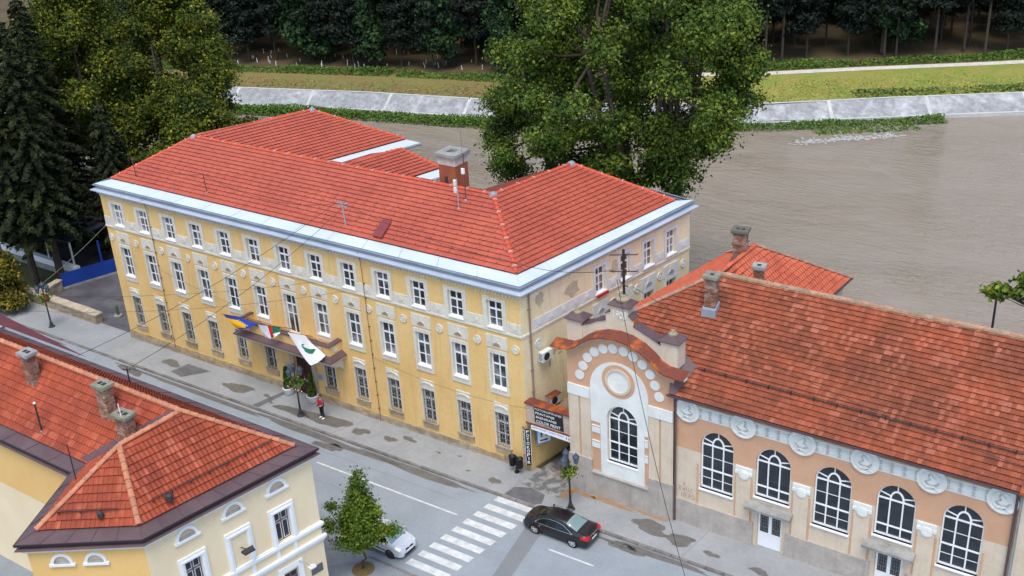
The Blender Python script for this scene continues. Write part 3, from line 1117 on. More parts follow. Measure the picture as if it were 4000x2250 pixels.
mb.build('red_sill', M('red_paint', (0.42, 0.03, 0.03), rough=0.6), A)
mb = MB()
mb.tube([FSD(0.62, 11.6, 0.10), FSD(0.62, 4.9, 0.10), FSD(0.66, 4.5, 0.12)], 0.055, 8)
for zc in (10.5, 8.5, 6.6, 5.2):
    mb.fbox(FSD, 0.54, 0.70, zc, zc + 0.05, 0.0, 0.17)
mb.build('downpipe', M('brown_pipe', (0.26, 0.18, 0.15), rough=0.6), A)
for x in (-31.9, -11.72):
    mb = MB()
    mb.tube([(x, -0.3, 12.0), (x, -0.12, 11.4), (x, -0.1, 9.0), (x + 0.02, -0.1, 4.0), (x + 0.04, -0.08, gz(x))], 0.018, 5)
    for k in range(10):
        mb.box((x - 0.03, -0.12, 0.8 + k), (x + 0.05, -0.0, 0.84 + k))
    mb.build('lightning_cable', M('rusty_cable', (0.12, 0.07, 0.04), rough=0.8), A)
# plinth stones
pl = thing_plinth = None
mbp = MB()
mbp.fbox(FA, -37.2, XC[6] - 0.55, -0.6, 0.28, -0.004, 0.05)
mbp.fbox(FA, XC[6] + 1.25, 0.0, -0.6, 0.36, -0.004, 0.05)
mbp.fbox(FSD, 0.0, 16.0, -0.6, 0.5, -0.004, 0.05)
plinth = mbp.build('plinth', m_plinth, A)
x = -37.18
rg = random.Random(3)
while x < -0.3:
    wv = rg.uniform(0.55, 1.1)
    if not (XC[6] - 0.9 < x + wv / 2 < XC[6] + 1.6):
        for c in range(2):
            z0 = gz(x) - 0.02 + c * 0.26
            off_ = 0.2 if c else 0.0
            if rg.random() < 0.86 and x + wv + off_ < 0:
                mb = MB()
                e = rg.uniform(0.0, 0.02)
                F0 = lambda s, z, dd: FA(s, z, dd)
                a, b = x + off_, x + wv + off_ - 0.025
                mb.hexa([F0(a, z0, 0.0), F0(b, z0, 0.0), F0(b, z0, 0.075 + e), F0(a, z0, 0.075 + e),
                         F0(a, z0 + 0.24, 0.0), F0(b, z0 + 0.24, 0.0), F0(b - 0.02, z0 + 0.23, 0.06 + e), F0(a + 0.02, z0 + 0.23, 0.06 + e)])
                mb.build('stone', m_stone, plinth)
    x += wv
for x in (XC[6] - 0.66, XC[6] + 1.36):              # stone door jambs
    mb = MB()
    for k in range(8):
        mb.fbox(FA, x - 0.19, x + 0.19, -0.25 + k * 0.44, -0.25 + k * 0.44 + 0.425, 0.002, 0.10 + 0.012 * (k % 2))
    mb.build('door_jamb', M('pale_stone', (0.48, 0.42, 0.31), (0.40, 0.34, 0.24), rough=0.9, nscale=2, fine=0.1), A)
mb = MB()                                           # arched entrance door leaf pair
Fd = frame((XC[6] + 0.35, 0.2, 0), (1, 0, 0), (0, -1, 0))
mb.prism(Fd, [(-0.81, -0.25), (0.81, -0.25)] + arc(0, 2.5, 0.81, 0.81, 0, 180, 14), 0.0, 0.04)
door = mb.build('entrance_door', m_wood, A)
for sx in (-1, 1):
    for z0, z1 in ((-0.1, 0.9), (1.05, 2.3)):
        mb = MB()
        mb.fbox(Fd, min(sx * 0.12, sx * 0.68), max(sx * 0.12, sx * 0.68), z0, z1, 0.04, 0.065)
        mb.build('door_panel', m_wood, door)
for x in (XC[6] - 1.15, XC[6] + 1.85):              # grey name plaques
    mb = MB()
    mb.fbox(FA, x - 0.27, x + 0.27, 1.45, 1.95, 0.0, 0.03)
    pq = mb.build('name_plaque', M('plaque_grey', (0.42, 0.45, 0.47), rough=0.4), A)
    for k in range(4):
        mb = MB()
        mb.fbox(FA, x - 0.2, x + 0.2 - 0.06 * (k % 2), 1.82 - 0.09 * k, 1.845 - 0.09 * k, 0.03, 0.034)
        mb.build('plaque_line', m_iron, pq)

# cornice, gutter, metal eaves strip
PA = [(-37.0, 8.8), (-37.2, 0.0), (0.0, 0.0), (SD.x * 16.0, SD.y * 16.0), (-7.5, 17.6)]
cor = sweep(PA, [(0.0, 11.5), (0.12, 11.54), (0.16, 11.66), (0.34, 11.74), (0.42, 11.79), (0.43, 11.84)]).build('cornice', m_cornice, A)
sweep(PA, [(0.435, 11.845), (0.42, 11.865), (0.10, 11.97), (0.06, 12.10)]).build('cornice_flashing', M('blue_grey_metal', (0.40, 0.46, 0.53), (0.32, 0.38, 0.45), rough=0.4, spec=0.5, nscale=0.6, fine=0.05), A)
sweep(PA, [(0.07, 12.10), (0.15, 12.07), (0.23, 12.11), (0.27, 12.21), (0.25, 12.235), (0.22, 12.18), (0.17, 12.15), (0.12, 12.24)]).build('gutter', m_gutter, A)
mb = MB()
k = 0.12
while k < 37.1:
    mb.fbox(FA, -k - 0.1, -k, 11.37, 11.5, 0.0, 0.1)
    k += 0.235
k = 0.12
while k < 15.9:
    mb.fbox(FSD, k, k + 0.1, 11.37, 11.5, 0.0, 0.1)
    k += 0.235
mb.build('dentil_course', m_trim, A, kind='stuff')


def mitre(path, i, o):
    P = [Vector(p) for p in path]
    a = (P[i] - P[i - 1]).normalized()
    b = (P[i + 1] - P[i]).normalized()
    na, nb = Vector((a.y, -a.x)), Vector((b.y, -b.x))
    mm = (na + nb).normalized()
    mm = mm / max(0.3, mm.dot(na))
    return P[i] + mm * o


def flash_panels(parent, o0, o1, i0, i1, zo, zi, n, mat, name='flashing_panel'):
    o0, o1, i0, i1 = (Vector(p[:2]) for p in (o0, o1, i0, i1))
    for k in range(n):
        a, b = k / n, (k + 1) / n - 0.012 / n
        A0, A1, B0, B1 = o0.lerp(o1, a), o0.lerp(o1, b), i0.lerp(i1, a), i0.lerp(i1, b)
        e = random.uniform(-0.004, 0.006)
        mb = MB()
        top = [(A0.x, A0.y, zo + e), (A1.x, A1.y, zo + e), (B1.x, B1.y, zi + e), (B0.x, B0.y, zi + e)]
        mb.hexa([(x, y, z - 0.02) for x, y, z in top] + top)
        C0, D0 = o0.lerp(o1, b), i0.lerp(i1, b)
        tdir = (o1 - o0).normalized() * 0.025
        mb.hexa([(C0.x, C0.y, zo), (C0.x + tdir.x, C0.y + tdir.y, zo), (D0.x + tdir.x, D0.y + tdir.y, zi), (D0.x, D0.y, zi),
                 (C0.x, C0.y, zo + 0.03), (C0.x + tdir.x, C0.y + tdir.y, zo + 0.03), (D0.x + tdir.x, D0.y + tdir.y, zi + 0.03), (D0.x, D0.y, zi + 0.03)])
        mb.build(name, mat, parent)


ZE, ZI = 12.28, 12.47
oc = [mitre(PA, i, 0.15) for i in (1, 2, 3)]
ic = [mitre(PA, i, -0.74) for i in (1, 2, 3)]
TL, TR = Vector((ic[0].x, ic[0].y, 12.5)), Vector((ic[1].x, ic[1].y, 12.5))
FRt = Vector((2.08, 14.75, 12.5))
apL, apR, pkR, pkL = Vector((-33.0, 6.0, 14.6)), Vector((-5.8, 6.0, 14.6)), Vector((-4.45, 12.9, 14.6)), Vector((-29.5, 14.9, 14.6))
eN, eF = Vector((-25.0, 9.0, 12.5)), Vector((-22.29, 17.33, 12.5))
mN, mF = Vector((-17.0, 8.2, 12.5)), Vector((-15.65, 13.2, 12.5))
rN, rF = Vector((-21.3, 6.9, 13.45)), Vector((-19.1, 13.1, 13.45))
rb = MB()
dn = Vector((0, 0, -0.05))
for P in ([TL, TR, apR, apL], [TR, FRt, pkR, apR], [eN, eF, pkL, apL], [mN, mF, rF, rN], [apL, apR, Vector((-7.5, 11.3, 12.4)), Vector((-30, 11.3, 12.4))],
          [pkR, FRt, Vector((-9.0, 16.0, 12.4))], [apR, pkR, Vector((-9, 16, 12.4)), Vector((-10.6, 11.3, 12.4))], [TL, apL, pkL, Vector((-34.5, 16, 12.4))],
          [pkL, eF, Vector((-30.5, 18.2, 12.4))], [rN, rF, Vector((-22.6, 13.6, 12.5)), Vector((-23.8, 9, 12.5))], [mF, Vector((-22.6, 13.6, 12.5)), rF]):
    rb.poly([p + dn for p in P])
roofA = rb.build('roof', m_under, A)
TT = Tiles(0.30, 0.372, 0.085, 0.012, 1, 1.0)
TT.slope([TL, TR, apR, apL])
TT.slope([TR, FRt, pkR, apR])
TT.slope([eN, eF, pkL, apL])
TT.slope([mN, mF, rF, rN])
TT.build(roofA, m_tileA)
for a, b in ((apL, apR), (TR + Vector((-0.05, 0.05, 0)), apR), (apR, pkR), (FRt, pkR), (apL, pkL), (eF, pkL), (rN, rF), (mF, rF)):
    ridge_caps(roofA, a, b, m_ridgeA, 0.42, 0.13)
ridge_caps(roofA, TL, apL, m_ridgeA, 0.42, 0.13)
mb = MB()                                           # pale ridge clips
mb.box((-0.025, -0.125, 0.06), (0.025, 0.125, 0.155))
clipme = mesh_of(mb, 'ridge_clip', M('clip_grey', (0.5, 0.47, 0.42), rough=0.7))
mats = []
for a, b in ((apL, apR), (TR, apR), (apR, pkR), (FRt, pkR), (apL, pkL), (eF, pkL), (TL, apL)):
    L = (b - a).length
    n = int(L / 1.25)
    dr = (b - a).normalized()
    for k in range(n):
        p = a + (b - a) * ((k + 0.5) / n)
        mats.append(Matrix.Translation(p) @ Matrix.Rotation(math.atan2(dr.y, dr.x), 4, 'Z'))
shared_parts(roofA, clipme, 'ridge_clip', mats)
mb = MB()
for p in (apL, apR, pkR, pkL):
    mb.lathe(p, [(0.30, -0.06), (0.24, 0.1), (0.1, 0.19), (0.02, 0.2)], 10)
mb.build('ridge_cap_plate', m_gutter, roofA)
mb = MB()                                           # snow guards: rows of little dark hooks
for (P0, P1, P3) in ((TL, TR, apL), (TR, FRt, apR)):
    u = (P1 - P0).normalized()
    L = (P1 - P0).length
    v = (P3 - P0)
    v = (v - u * v.dot(u))
    S2 = v.length
    v.normalize()
    nn = u.cross(v)
    for row in range(1, 13):
        if row > 7 and P0 is TL and row % 2:
            continue
        inset = row * 0.372 * 0.85
        k = inset + 0.4 + 0.35 * (row % 2)
        while k < L - inset - 0.4:
            p = P0 + u * k + v * (row * 0.372 + 0.05) + nn * 0.06
            mb.add([p - u * 0.045, p + u * 0.045, p + u * 0.045 + nn * 0.07, p - u * 0.045 + nn * 0.07], [(0, 1, 2, 3)])
            k += 0.85
mb.build('snow_guards', M('dark_red_guard', (0.12, 0.03, 0.02), rough=0.7), roofA, kind='stuff')
flash_panels(roofA, oc[0], oc[1], ic[0], ic[1], ZE, ZI, 13, m_zinc)
flash_panels(roofA, oc[1], oc[2], ic[1], FRt, ZE, ZI, 6, m_zinc)
e_n = Vector((0.951, -0.309))
flash_panels(roofA, Vector(eN[:2]) + e_n * 0.85 - Vector((0.1, 0.3)), Vector(eF[:2]) + e_n * 0.85 + Vector((0.25, 0.7)), eN, eF, 12.22, 12.46, 4, m_zinc)
flash_panels(roofA, Vector(mN[:2]) + e_n * 0.75, Vector(mF[:2]) + e_n * 0.75, mN, mF, 12.22, 12.46, 2, m_zinc)
mb = MB()
for a, b in ((Vector(eN[:2]) + e_n * 0.9, Vector(eF[:2]) + e_n * 0.9 + Vector((0.25, 0.7))), (Vector(mN[:2]) + e_n * 0.8, Vector(mF[:2]) + e_n * 0.8)):
    dr = (b - a).normalized()
    o = e_n * 0.16
    mb.hexa([(a.x, a.y, 12.02), (b.x, b.y, 12.02), (b.x + o.x, b.y + o.y, 12.06), (a.x + o.x, a.y + o.y, 12.06),
             (a.x, a.y, 12.19), (b.x, b.y, 12.19), (b.x + o.x, b.y + o.y, 12.19), (a.x + o.x, a.y + o.y, 12.19)])
mb.build('wing_gutter', m_gutter, A)
mb = MB()                                           # big chimney
c = Vector((-9.7, 7.2, 0))
h = 0.66
mb.box((c.x - h, c.y - h, 12.6), (c.x + h, c.y + h, 15.72))
mb.cm = 1
mb.box((c.x - h - 0.03, c.y - h - 0.03, 15.72), (c.x + h + 0.03, c.y + h + 0.03, 16.18))
mb.cm = 2
mb.box((c.x - h - 0.12, c.y - h - 0.12, 16.18), (c.x + h + 0.12, c.y + h + 0.12, 16.3))
hh = h + 0.16
mb.band(lambda s, z, dd: (c.x + s, c.y + z, dd), [(-hh, -hh), (hh, -hh), (hh, hh), (-hh, hh)], [(-0.3, -0.3), (0.3, -0.3), (0.3, 0.3), (-0.3, 0.3)], 16.3, 16.48, closed=True)
mb.cm = 3
mb.box((c.x - 0.24, c.y - h - 0.012, 12.6), (c.x + 0.02, c.y - h - 0.002, 15.0))
mb.build('chimney', [m_chimney, M('flaking_white', (0.55, 0.50, 0.46), (0.42, 0.36, 0.32), rough=0.9, nscale=3), m_conc, M('soot', (0.05, 0.035, 0.03), (0.2, 0.07, 0.04), rough=1, nscale=3, thr=(0.45, 0.6))], roofA)
mb = MB()                                           # roof hatch
zf = lambda y: 12.5 + (y - 0.85) * 2.1 / 5.15
mb.hexa([(-11.35, 0.95, 12.5), (-10.65, 0.95, 12.5), (-10.95, 2.2, 13.0), (-11.65, 2.2, 13.0), (-11.35, 0.85, 12.78), (-10.65, 0.85, 12.78), (-10.95, 2.25, 13.32), (-11.65, 2.25, 13.32)])
mb.build('roof_hatch', M('maroon_metal', (0.20, 0.045, 0.045), rough=0.5), roofA)

# balcony over the entrance
m_bal = m_yellow
mb = MB()
x0, x1, yf = -22.75, -14.45, -1.15
mb.box((x0, yf, 4.42), (x1, yf + 0.16, 5.16))
mb.box((x0, yf + 0.16, 4.42), (x0 + 0.16, -0.01, 5.16))
mb.box((x1 - 0.16, yf + 0.16, 4.42), (x1, -0.01, 5.16))
mb.box((x0 + 0.16, yf + 0.16, 4.36), (x1 - 0.16, -0.01, 4.46))
bal = mb.build('balcony', m_bal, A)
PB = [(x0, 0.0), (x0, yf), (x1, yf), (x1, 0.0)]
sweep(PB, [(-0.24, 5.16), (-0.24, 5.24), (0.10, 5.20), (0.10, 5.12), (0.0, 5.12)]).build('parapet_cap', m_brownmetal, bal)
sweep(PB, [(0.0, 4.44), (0.02, 4.42), (0.36, 4.2), (0.40, 4.12), (0.36, 4.08)]).build('canopy_metal', m_brownmetal, bal)
sweep(PB, [(0.34, 4.09), (0.30, 3.98), (0.22, 3.95), (0.16, 3.84), (0.06, 3.80), (0.0, 3.68), (-0.12, 3.62)]).build('canopy_moulding', m_trim, bal)
mb = MB()
mb.poly([(x0, yf, 3.66), (x1, yf, 3.66), (x1, 0, 3.66), (x0, 0, 3.66)])
mb.build('canopy_soffit', m_trim, bal)
mb = MB()
Fb = frame((0, yf, 0), (1, 0, 0), (0, -1, 0))
shared_parts(bal, roundel, 'roundel', [Matrix.Translation((x, yf, 4.8)) @ Matrix.Scale(0.8, 4) for x in (-21.9, -15.4)])
shared_parts(bal, roundel, 'roundel', [Matrix.Translation((x1, -0.6, 4.8)) @ Matrix.Rotation(R(90), 4, 'Z') @ Matrix.Scale(0.8, 4)])
for x in (-22.6, -20.4, -16.4, -14.6):
    mb = MB()
    mb.prism(lambda s, z, dd: (x + dd, -s, z), [(0, 3.66), (1.0, 3.66), (0.8, 3.45), (0.3, 3.3), (0.1, 3.0), (0, 2.9)], -0.14, 0.14)
    mb.build('bracket', m_trim, bal)
for xa, xb in ((-21.9, -20.6), (-19.4, -18.0), (-16.7, -15.5)):
    mb = MB()
    mb.tube([(xa, yf + 0.05, 5.2), (xa, yf + 0.05, 5.45), (xb, yf + 0.05, 5.45), (xb, yf + 0.05, 5.2)], 0.02, 5)
    mb.build('balcony_rail', m_iron, bal)


# ------------------------------------------------------------------ flags
def flag(name, label, T, B, FT, FB_, nu, nv, cellmat, mats, extra=None, fold=0.06, sag=0.12):
    """Cloth hung from an inclined pole: hoist from pole tip T to B, fly corners FT / FB_."""
    T, B, FT, FB_ = Vector(T), Vector(B), Vector(FT), Vector(FB_)
    dr = (B - T).normalized()
    foot = B + dr * max(0.0, (B.z - 5.2) / max(0.05, -dr.z))
    t = thing(name, foot, label, 'flag', 'flags hung from the balcony')
    mb = MB()
    mb.tube([foot, T - dr * 0.08], [0.022, 0.018], 6)
    mb.ball(T - dr * 0.1, 0.035, 8, 5)
    mb.build('flag_pole', M('dark_pole', (0.06, 0.05, 0.05), rough=0.5), t)
    nrm = (B - T).cross(FT - T).normalized()

    def S(u, v, off=0.0):
        p = (T.lerp(B, v)).lerp(FT.lerp(FB_, v), u)
        p = p + Vector((0, 0, -sag)) * (math.sin(math.pi * u) * 0.6 + math.sin(math.pi * v) * u)
        return p + nrm * (fold * u * (math.sin(8 * v + 3 * u) + 0.5 * math.sin(15 * v - 6 * u)) + off)
    mb = MB()
    vs = [S(i / nu, j / nv) for i in range(nu + 1) for j in range(nv + 1)]
    fs, ms = [], []
    for i in range(nu):
        for j in range(nv):
            fs.append((i * (nv + 1) + j, (i + 1) * (nv + 1) + j, (i + 1) * (nv + 1) + j + 1, i * (nv + 1) + j + 1))
            ms.append(cellmat((i + 0.5) / nu, (j + 0.5) / nv))
    mb.add(vs, fs)
    mb.m = ms
    cl = mb.build('flag_cloth', mats, t, smooth=True)
    if extra:
        for nm, mat, polys in extra:
            for P in polys:
                mb = MB()
                c = Vector((sum(p[0] for p in P) / len(P), sum(p[1] for p in P) / len(P)))
                for off in (0.012, -0.012):
                    rim = []
                    for p, q in zip(P, P[1:] + P[:1]):
                        rim += [S(p[0] + (q[0] - p[0]) * k / 3, p[1] + (q[1] - p[1]) * k / 3, off) for k in range(3)]
                    n_ = len(rim)
                    mb.add(rim + [S(c.x, c.y, off)], [(k, (k + 1) % n_, n_) for k in range(n_)])
                mb.build(nm, mat, cl)
    return t


m_fb = M('flag_blue', (0.012, 0.045, 0.30), rough=0.8)
m_fy = M('flag_yellow', (0.75, 0.40, 0.01), rough=0.8)
m_fw = M('flag_white', (0.66, 0.69, 0.74), rough=0.8)
m_fr = M('flag_red', (0.60, 0.015, 0.02), rough=0.8)
m_fg = M('flag_green', (0.02, 0.16, 0.09), rough=0.8)


def star(cu, cv, r, asp):
    return [(cu + (r if k % 2 == 0 else r * 0.42) * math.cos(R(36 * k + 90)), cv + asp * (r if k % 2 == 0 else r * 0.42) * math.sin(R(36 * k + 90))) for k in range(10)]


flag('flag', 'blue flag with a yellow triangle and white stars, leftmost on the balcony', (-22.31, -2.7, 6.33), (-22.4, -1.3, 5.48), (-22.0, -1.95, 4.95), (-20.74, -1.3, 5.36), 36, 24,
     lambda u, v: 1 if 0.18 + 0.25 * v < u < 0.92 and v < 0.62 - 0.35 * abs(u - 0.6) else 0, [m_fb, m_fy],
     [('star', m_fw, [star(0.30 + 0.075 * k, 0.60 + 0.02 * (k % 2), 0.045, 1.0) for k in range(8)])])
flag('flag', 'white, red and green striped flag, middle one on the balcony', (-19.25, -2.5, 6.25), (-18.62, -1.2, 5.59), (-19.15, -2.15, 5.15), (-18.5, -1.5, 5.3), 28, 24,
     lambda u, v: 0 if v < 0.40 else (1 if v < 0.60 else (2 if u < 0.55 else 0)), [m_fw, m_fr, m_fg], None, sag=0.2)
flag('flag', 'long white flag with a green emblem, rightmost on the balcony', (-16.23, -2.8, 6.58), (-16.31, -1.3, 5.63), (-14.97, -2.4, 4.29), (-14.53, -1.5, 4.65), 36, 18,
     lambda u, v: 0, [m_fw],
     [('emblem', m_fg, [[(0.38, 0.30), (0.42, 0.26), (0.50, 0.28), (0.58, 0.24), (0.66, 0.36), (0.69, 0.56), (0.66, 0.80), (0.60, 0.92), (0.55, 0.84), (0.53, 0.66), (0.50, 0.48), (0.44, 0.38)],
                        [(0.36, 0.30), (0.33, 0.42), (0.36, 0.48), (0.40, 0.36)]]),
      ('emblem_shield', m_fr, [[(0.585, 0.55), (0.60, 0.64), (0.64, 0.65), (0.65, 0.55), (0.615, 0.50)]])], fold=0.07)

# ------------------------------------------------------------------ passage sign bridge between the buildings
PG = thing('passage_gate', (1.7, -0.2, 0), 'cream sign wall with rusty cap bridging the passage beside the yellow building', 'gateway')
FP = frame((0, -0.12, 0), (1, 0, 0), (0, -1, 0))
mb = MB()
mb.fbox(FP, 0.10, 3.12, 3.5, 4.78, -0.3, 0.0)
mb.build('sign_wall', M('grimy_cream', (0.52, 0.44, 0.35), (0.40, 0.31, 0.24), rough=0.9, nscale=1.5, fine=0.1), PG)
mb = MB()
mb.fbox(FP, 0.04, 3.12, 4.78, 4.86, -0.55, 0.12)
mb.fbox(FP, 0.04, 3.12, 3.42, 3.5, -0.3, 0.07)
mb.build('rusty_cap', m_rust, PG)
mb = MB()
mb.extrude_z([(0.3, 0.4), (3.0, 0.4), (3.05, 9.5), (1.95, 9.5)], 3.45, 3.62)
mb.build('passage_roof', M('passage_roof_sheet', (0.42, 0.36, 0.27), (0.25, 0.12, 0.07), rough=0.85, nscale=1.1), PG)
mb = MB()
mb.hexa([(0.06, 0.05, 0), (0.10, 0.05, 0), (1.7, 9.0, 0), (1.66, 9.0, 0), (0.06, 0.05, 3.4), (0.10, 0.05, 3.4), (1.7, 9.0, 3.4), (1.66, 9.0, 3.4)])
mb.build('passage_side_wall', m_yellow, PG)
mb = MB()
mb.box((0.8, 6.0, 0.0), (3.0, 6.2, 3.4))
mb.build('passage_end_wall', m_yellow, PG)
mb = MB()
mb.box((1.2, 5.7, 2.0), (3.0, 5.98, 2.5))
mb.box((1.2, 5.2, 0.0), (3.0, 5.98, 0.45))
mb.build('passage_ledge', M('brown_ledge', (0.16, 0.07, 0.03), rough=0.8), PG)
Fs_ = frame((0, -0.125, 0), (1, 0, 0), (0, -1, 0))
SG = thing('shop_sign', (1.65, -0.15, 3.62), 'black board advertising photocopying in white capitals over the passage', 'sign')
mb = MB()
mb.prism(Fs_, [(0.70, 3.68), (2.66, 3.58), (2.62, 4.72), (0.66, 4.74)], 0.0, 0.03)
mb.build('board', M('sign_black', (0.018, 0.019, 0.026), rough=0.6), SG)
for k, (tx, ww) in enumerate((('FOTOKOPIRANJE', 1.82), ('PRINTANJE', 1.30), ('SKENIRANJE', 1.42), ('COLOR PRINT', 1.66))):
    mb = MB()
    add_text(mb, Fs_, tx, 0.74 + 0.02 * k, 4.47 - 0.265 * k, ww, 0.19, 0.03, 0.012)
    mb.build('lettering', m_swhite, SG)
BN = thing('toilet_banner', (1.8, -0.2, 3.1), 'long white banner reading public toilet under the black sign', 'banner')
mb = MB()
mb.prism(Fs_, [(0.42, 3.12), (3.12, 3.05), (3.12, 3.41), (0.42, 3.41)], 0.05, 0.07)
mb.build('banner_sheet', M('banner_white', (0.74, 0.78, 0.82), rough=0.6), BN)
mb = MB()
add_text(mb, Fs_, 'JAVNI TOALET - PUBLIC TOILET', 0.5, 3.24, 2.2, 0.1, 0.07, 0.006, bold=0.01)
mb.build('lettering', M('banner_print', (0.06, 0.07, 0.11), rough=0.6), BN)


def pictogram(mb, F, cx, cz, h, dd, skirt):
    mb.prism(F, circle(cx, cz + h * 0.88, h * 0.11, 10), dd, dd + 0.004)
    if skirt:
        mb.prism(F, [(cx - h * 0.06, cz + h * 0.75), (cx - h * 0.2, cz + h * 0.28), (cx + h * 0.2, cz + h * 0.28), (cx + h * 0.06, cz + h * 0.75)], dd, dd + 0.004)
    else:
        mb.prism(F, [(cx - h * 0.16, cz + h * 0.74), (cx - h * 0.14, cz + h * 0.36), (cx + h * 0.14, cz + h * 0.36), (cx + h * 0.16, cz + h * 0.74)], dd, dd + 0.004)
    for sx in (-1, 1):
        mb.prism(F, [(cx + sx * h * 0.02, cz), (cx + sx * h * 0.11, cz), (cx + sx * h * 0.11, cz + h * 0.36), (cx + sx * h * 0.02, cz + h * 0.36)], dd, dd + 0.005)


mb = MB()
pictogram(mb, Fs_, 2.86, 3.15, 0.2, 0.07, False)
pictogram(mb, Fs_, 3.02, 3.15, 0.2, 0.07, True)
mb.build('pictogram', MATS['banner_print'], BN)
TB_ = thing('toilet_sign', (0.7, 0.5, 1.7), 'blue-edged white sign with man and woman pictograms inside the passage', 'sign')
Ft = frame((0.42, 0.30, 0), (0.55, 0.83, 0), (0.83, -0.55, 0))
mb = MB()
mb.fbox(Ft, 0.0, 0.95, 1.75, 2.95, 0.0, 0.03)
mb.build('backing', M('sign_blue', (0.10, 0.25, 0.55), rough=0.5), TB_)
mb = MB()
mb.fbox(Ft, 0.07, 0.88, 1.82, 2.88, 0.03, 0.036)
mb.build('face', MATS['banner_white'], TB_)
mb = MB()
pictogram(mb, Ft, 0.32, 2.2, 0.42, 0.036, False)
pictogram(mb, Ft, 0.64, 2.2, 0.42, 0.036, True)
mb.prism(Ft, [(0.2, 1.93), (0.55, 1.93), (0.55, 1.88), (0.78, 1.98), (0.55, 2.08), (0.55, 2.03), (0.2, 2.03)], 0.036, 0.04)
mb.fbox(Ft, 0.18, 0.78, 2.72, 2.78, 0.036, 0.04)
mb.build('pictogram', MATS['banner_print'], TB_)
TO = thing('totem_sign', (0.1, -0.25, 0.55), 'tall narrow black V-shaped sign with vertical white lettering at the building corner', 'sign')
vv = []
Fl = frame((-0.22, -0.18, 0), (0.80, -0.6, 0), (-0.6, -0.80, 0))
Fr = frame((0.07, -0.42, 0), (0.80, 0.6, 0), (0.6, -0.80, 0))
for F_ in (Fl, Fr):
    mb = MB()
    mb.fbox(F_, 0.0, 0.37, 0.58, 3.1, -0.04, 0.0)
    pn = mb.build('panel', MATS['sign_black'], TO)
    for e in ((0.0, 0.025), (0.345, 0.37)):
        mb = MB()
        mb.fbox(F_, e[0], e[1], 0.58, 3.1, 0.0, 0.006)
        mb.build('edge_strip', m_swhite, pn)
    for k, ch in enumerate('FOTOKOPIR'):
        mb = MB()
        add_text(mb, F_, ch, 0.10 if ch != 'I' else 0.16, 2.83 - 0.268 * k, 0.17 if ch != 'I' else 0.05, 0.2, 0.001, 0.01, bold=0.015)
        mb.build('letter', m_swhite, pn)

# ------------------------------------------------------------------ arched gable building and hall
H = thing('bath_hall', (15, 0, 0), 'peach single-storey hall with curved 1903 gable, arched windows and old clay tile roof', 'building')
YB = -0.2
FG = frame((0, YB, 0), (1, 0, 0), (0, -1, 0))
CX = 6.38
curve = [(2.95, 9.42), (3.45, 9.45), (3.9, 9.66), (4.35, 10.05), (4.9, 10.42), (5.6, 10.68), (6.38, 10.78), (7.15, 10.68), (7.85, 10.42), (8.4, 10.05), (8.85, 9.66), (9.3, 9.45), (9.8, 9.42)]
WX = 6.56
mb = wall(FG, 3.1, 9.66, -0.2, 7.1, [], arches=[(WX, 0.92, 2.72, 5.5, 0.95)], depth=0.28)
mb.build('gable_lower_wall', m_beige, H)
mb = MB()
mb.prism(FG, [(3.1, 7.1), (9.66, 7.1), (9.66, 9.42)] + curve[-2:0:-1] + [(3.1, 9.42)], -0.3, 0.0)
mb.build('gable_upper_wall', m_peach, H)
mb = MB()
mb.fbox(FG, 3.1, 3.3, -0.2, 7.1, -8.0, -0.28)
mb.fbox(FG, 3.1, 9.6, -0.2, 0.0, -0.6, -0.3)
mb.build('gable_side_wall', m_beige, H)
mb = MB()
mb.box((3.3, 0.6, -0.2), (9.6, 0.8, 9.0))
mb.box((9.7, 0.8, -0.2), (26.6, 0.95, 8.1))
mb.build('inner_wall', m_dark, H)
# white arch panel with window hole
mb = MB()
R1 = arc(CX, 7.3, 1.80, 1.85, 0, 180, 28)
hole = arc(WX, 5.5, 0.95, 0.98, 0, 180, 20)
outer = [(8.18, 5.05), (8.18, 7.3)] + R1[1:-1] + [(4.58, 7.3), (4.58, 5.05), (5.18, 5.05), (5.18, 1.75), (5.61, 1.75), (5.61, 5.5)] + hole[::-1][1:-1] + [(7.51, 5.5), (7.51, 1.75), (7.95, 1.75), (7.95, 5.05)]
mb.prism(FG, outer, 0.0, 0.06)
mb.fbox(FG, 5.61, 7.51, 1.75, 2.68, 0.0, 0.058)
mb.build('arch_panel', m_swhite, H)
for a, b in ((3.12, 4.56), (8.2, 9.64)):
    mb = MB()
    mb.fbox(FG, a, b, 6.45, 7.1, 0.0, 0.09)
    mb.build('capital_band', m_swhite, H)
for a, b in ((3.16, 3.80), (3.92, 4.56), (8.2, 8.84), (8.96, 9.6)):
    mb = MB()
    mb.fbox(FG, a, b, 1.9, 6.44, 0.0, 0.06)
    mb.build('pilaster', m_beige, H)
for a in (3.83, 8.87):
    mb = MB()
    mb.fbox(FG, a, a + 0.06, 2.2, 6.40, 0.0, 0.02)
    mb.build('peach_stripe', m_peach, H)
for a, b in ((4.64, 5.16), (7.97, 8.17)):
    mb = MB()
    mb.fbox(FG, a, b, 1.9, 5.04, 0.0, 0.03)
    mb.build('peach_strip', m_peach, H)
    for z in (3.35, 4.35):
        mb = MB()
        mb.fbox(FG, a, b, z, z + 0.36, 0.03, 0.07)
        mb.fbox(FG, a, b, z + 0.42, z + 0.48, 0.03, 0.08)
        mb.build('white_block', m_swhite, H)
mb = MB()
mb.fbox(FG, 3.06, 4.62, -0.2, 2.48, 0.0, 0.14)
mb.fbox(FG, 8.22, 9.7, -0.2, 2.48, 0.0, 0.14)
mb.fbox(FG, 4.62, 8.22, -0.2, 1.66, 0.0, 0.12)
mb.fbox(FG, 4.62, 8.22, 1.66, 1.74, 0.0, 0.2)
mb.build('plinth', m_gplinth, H)
mb = MB()
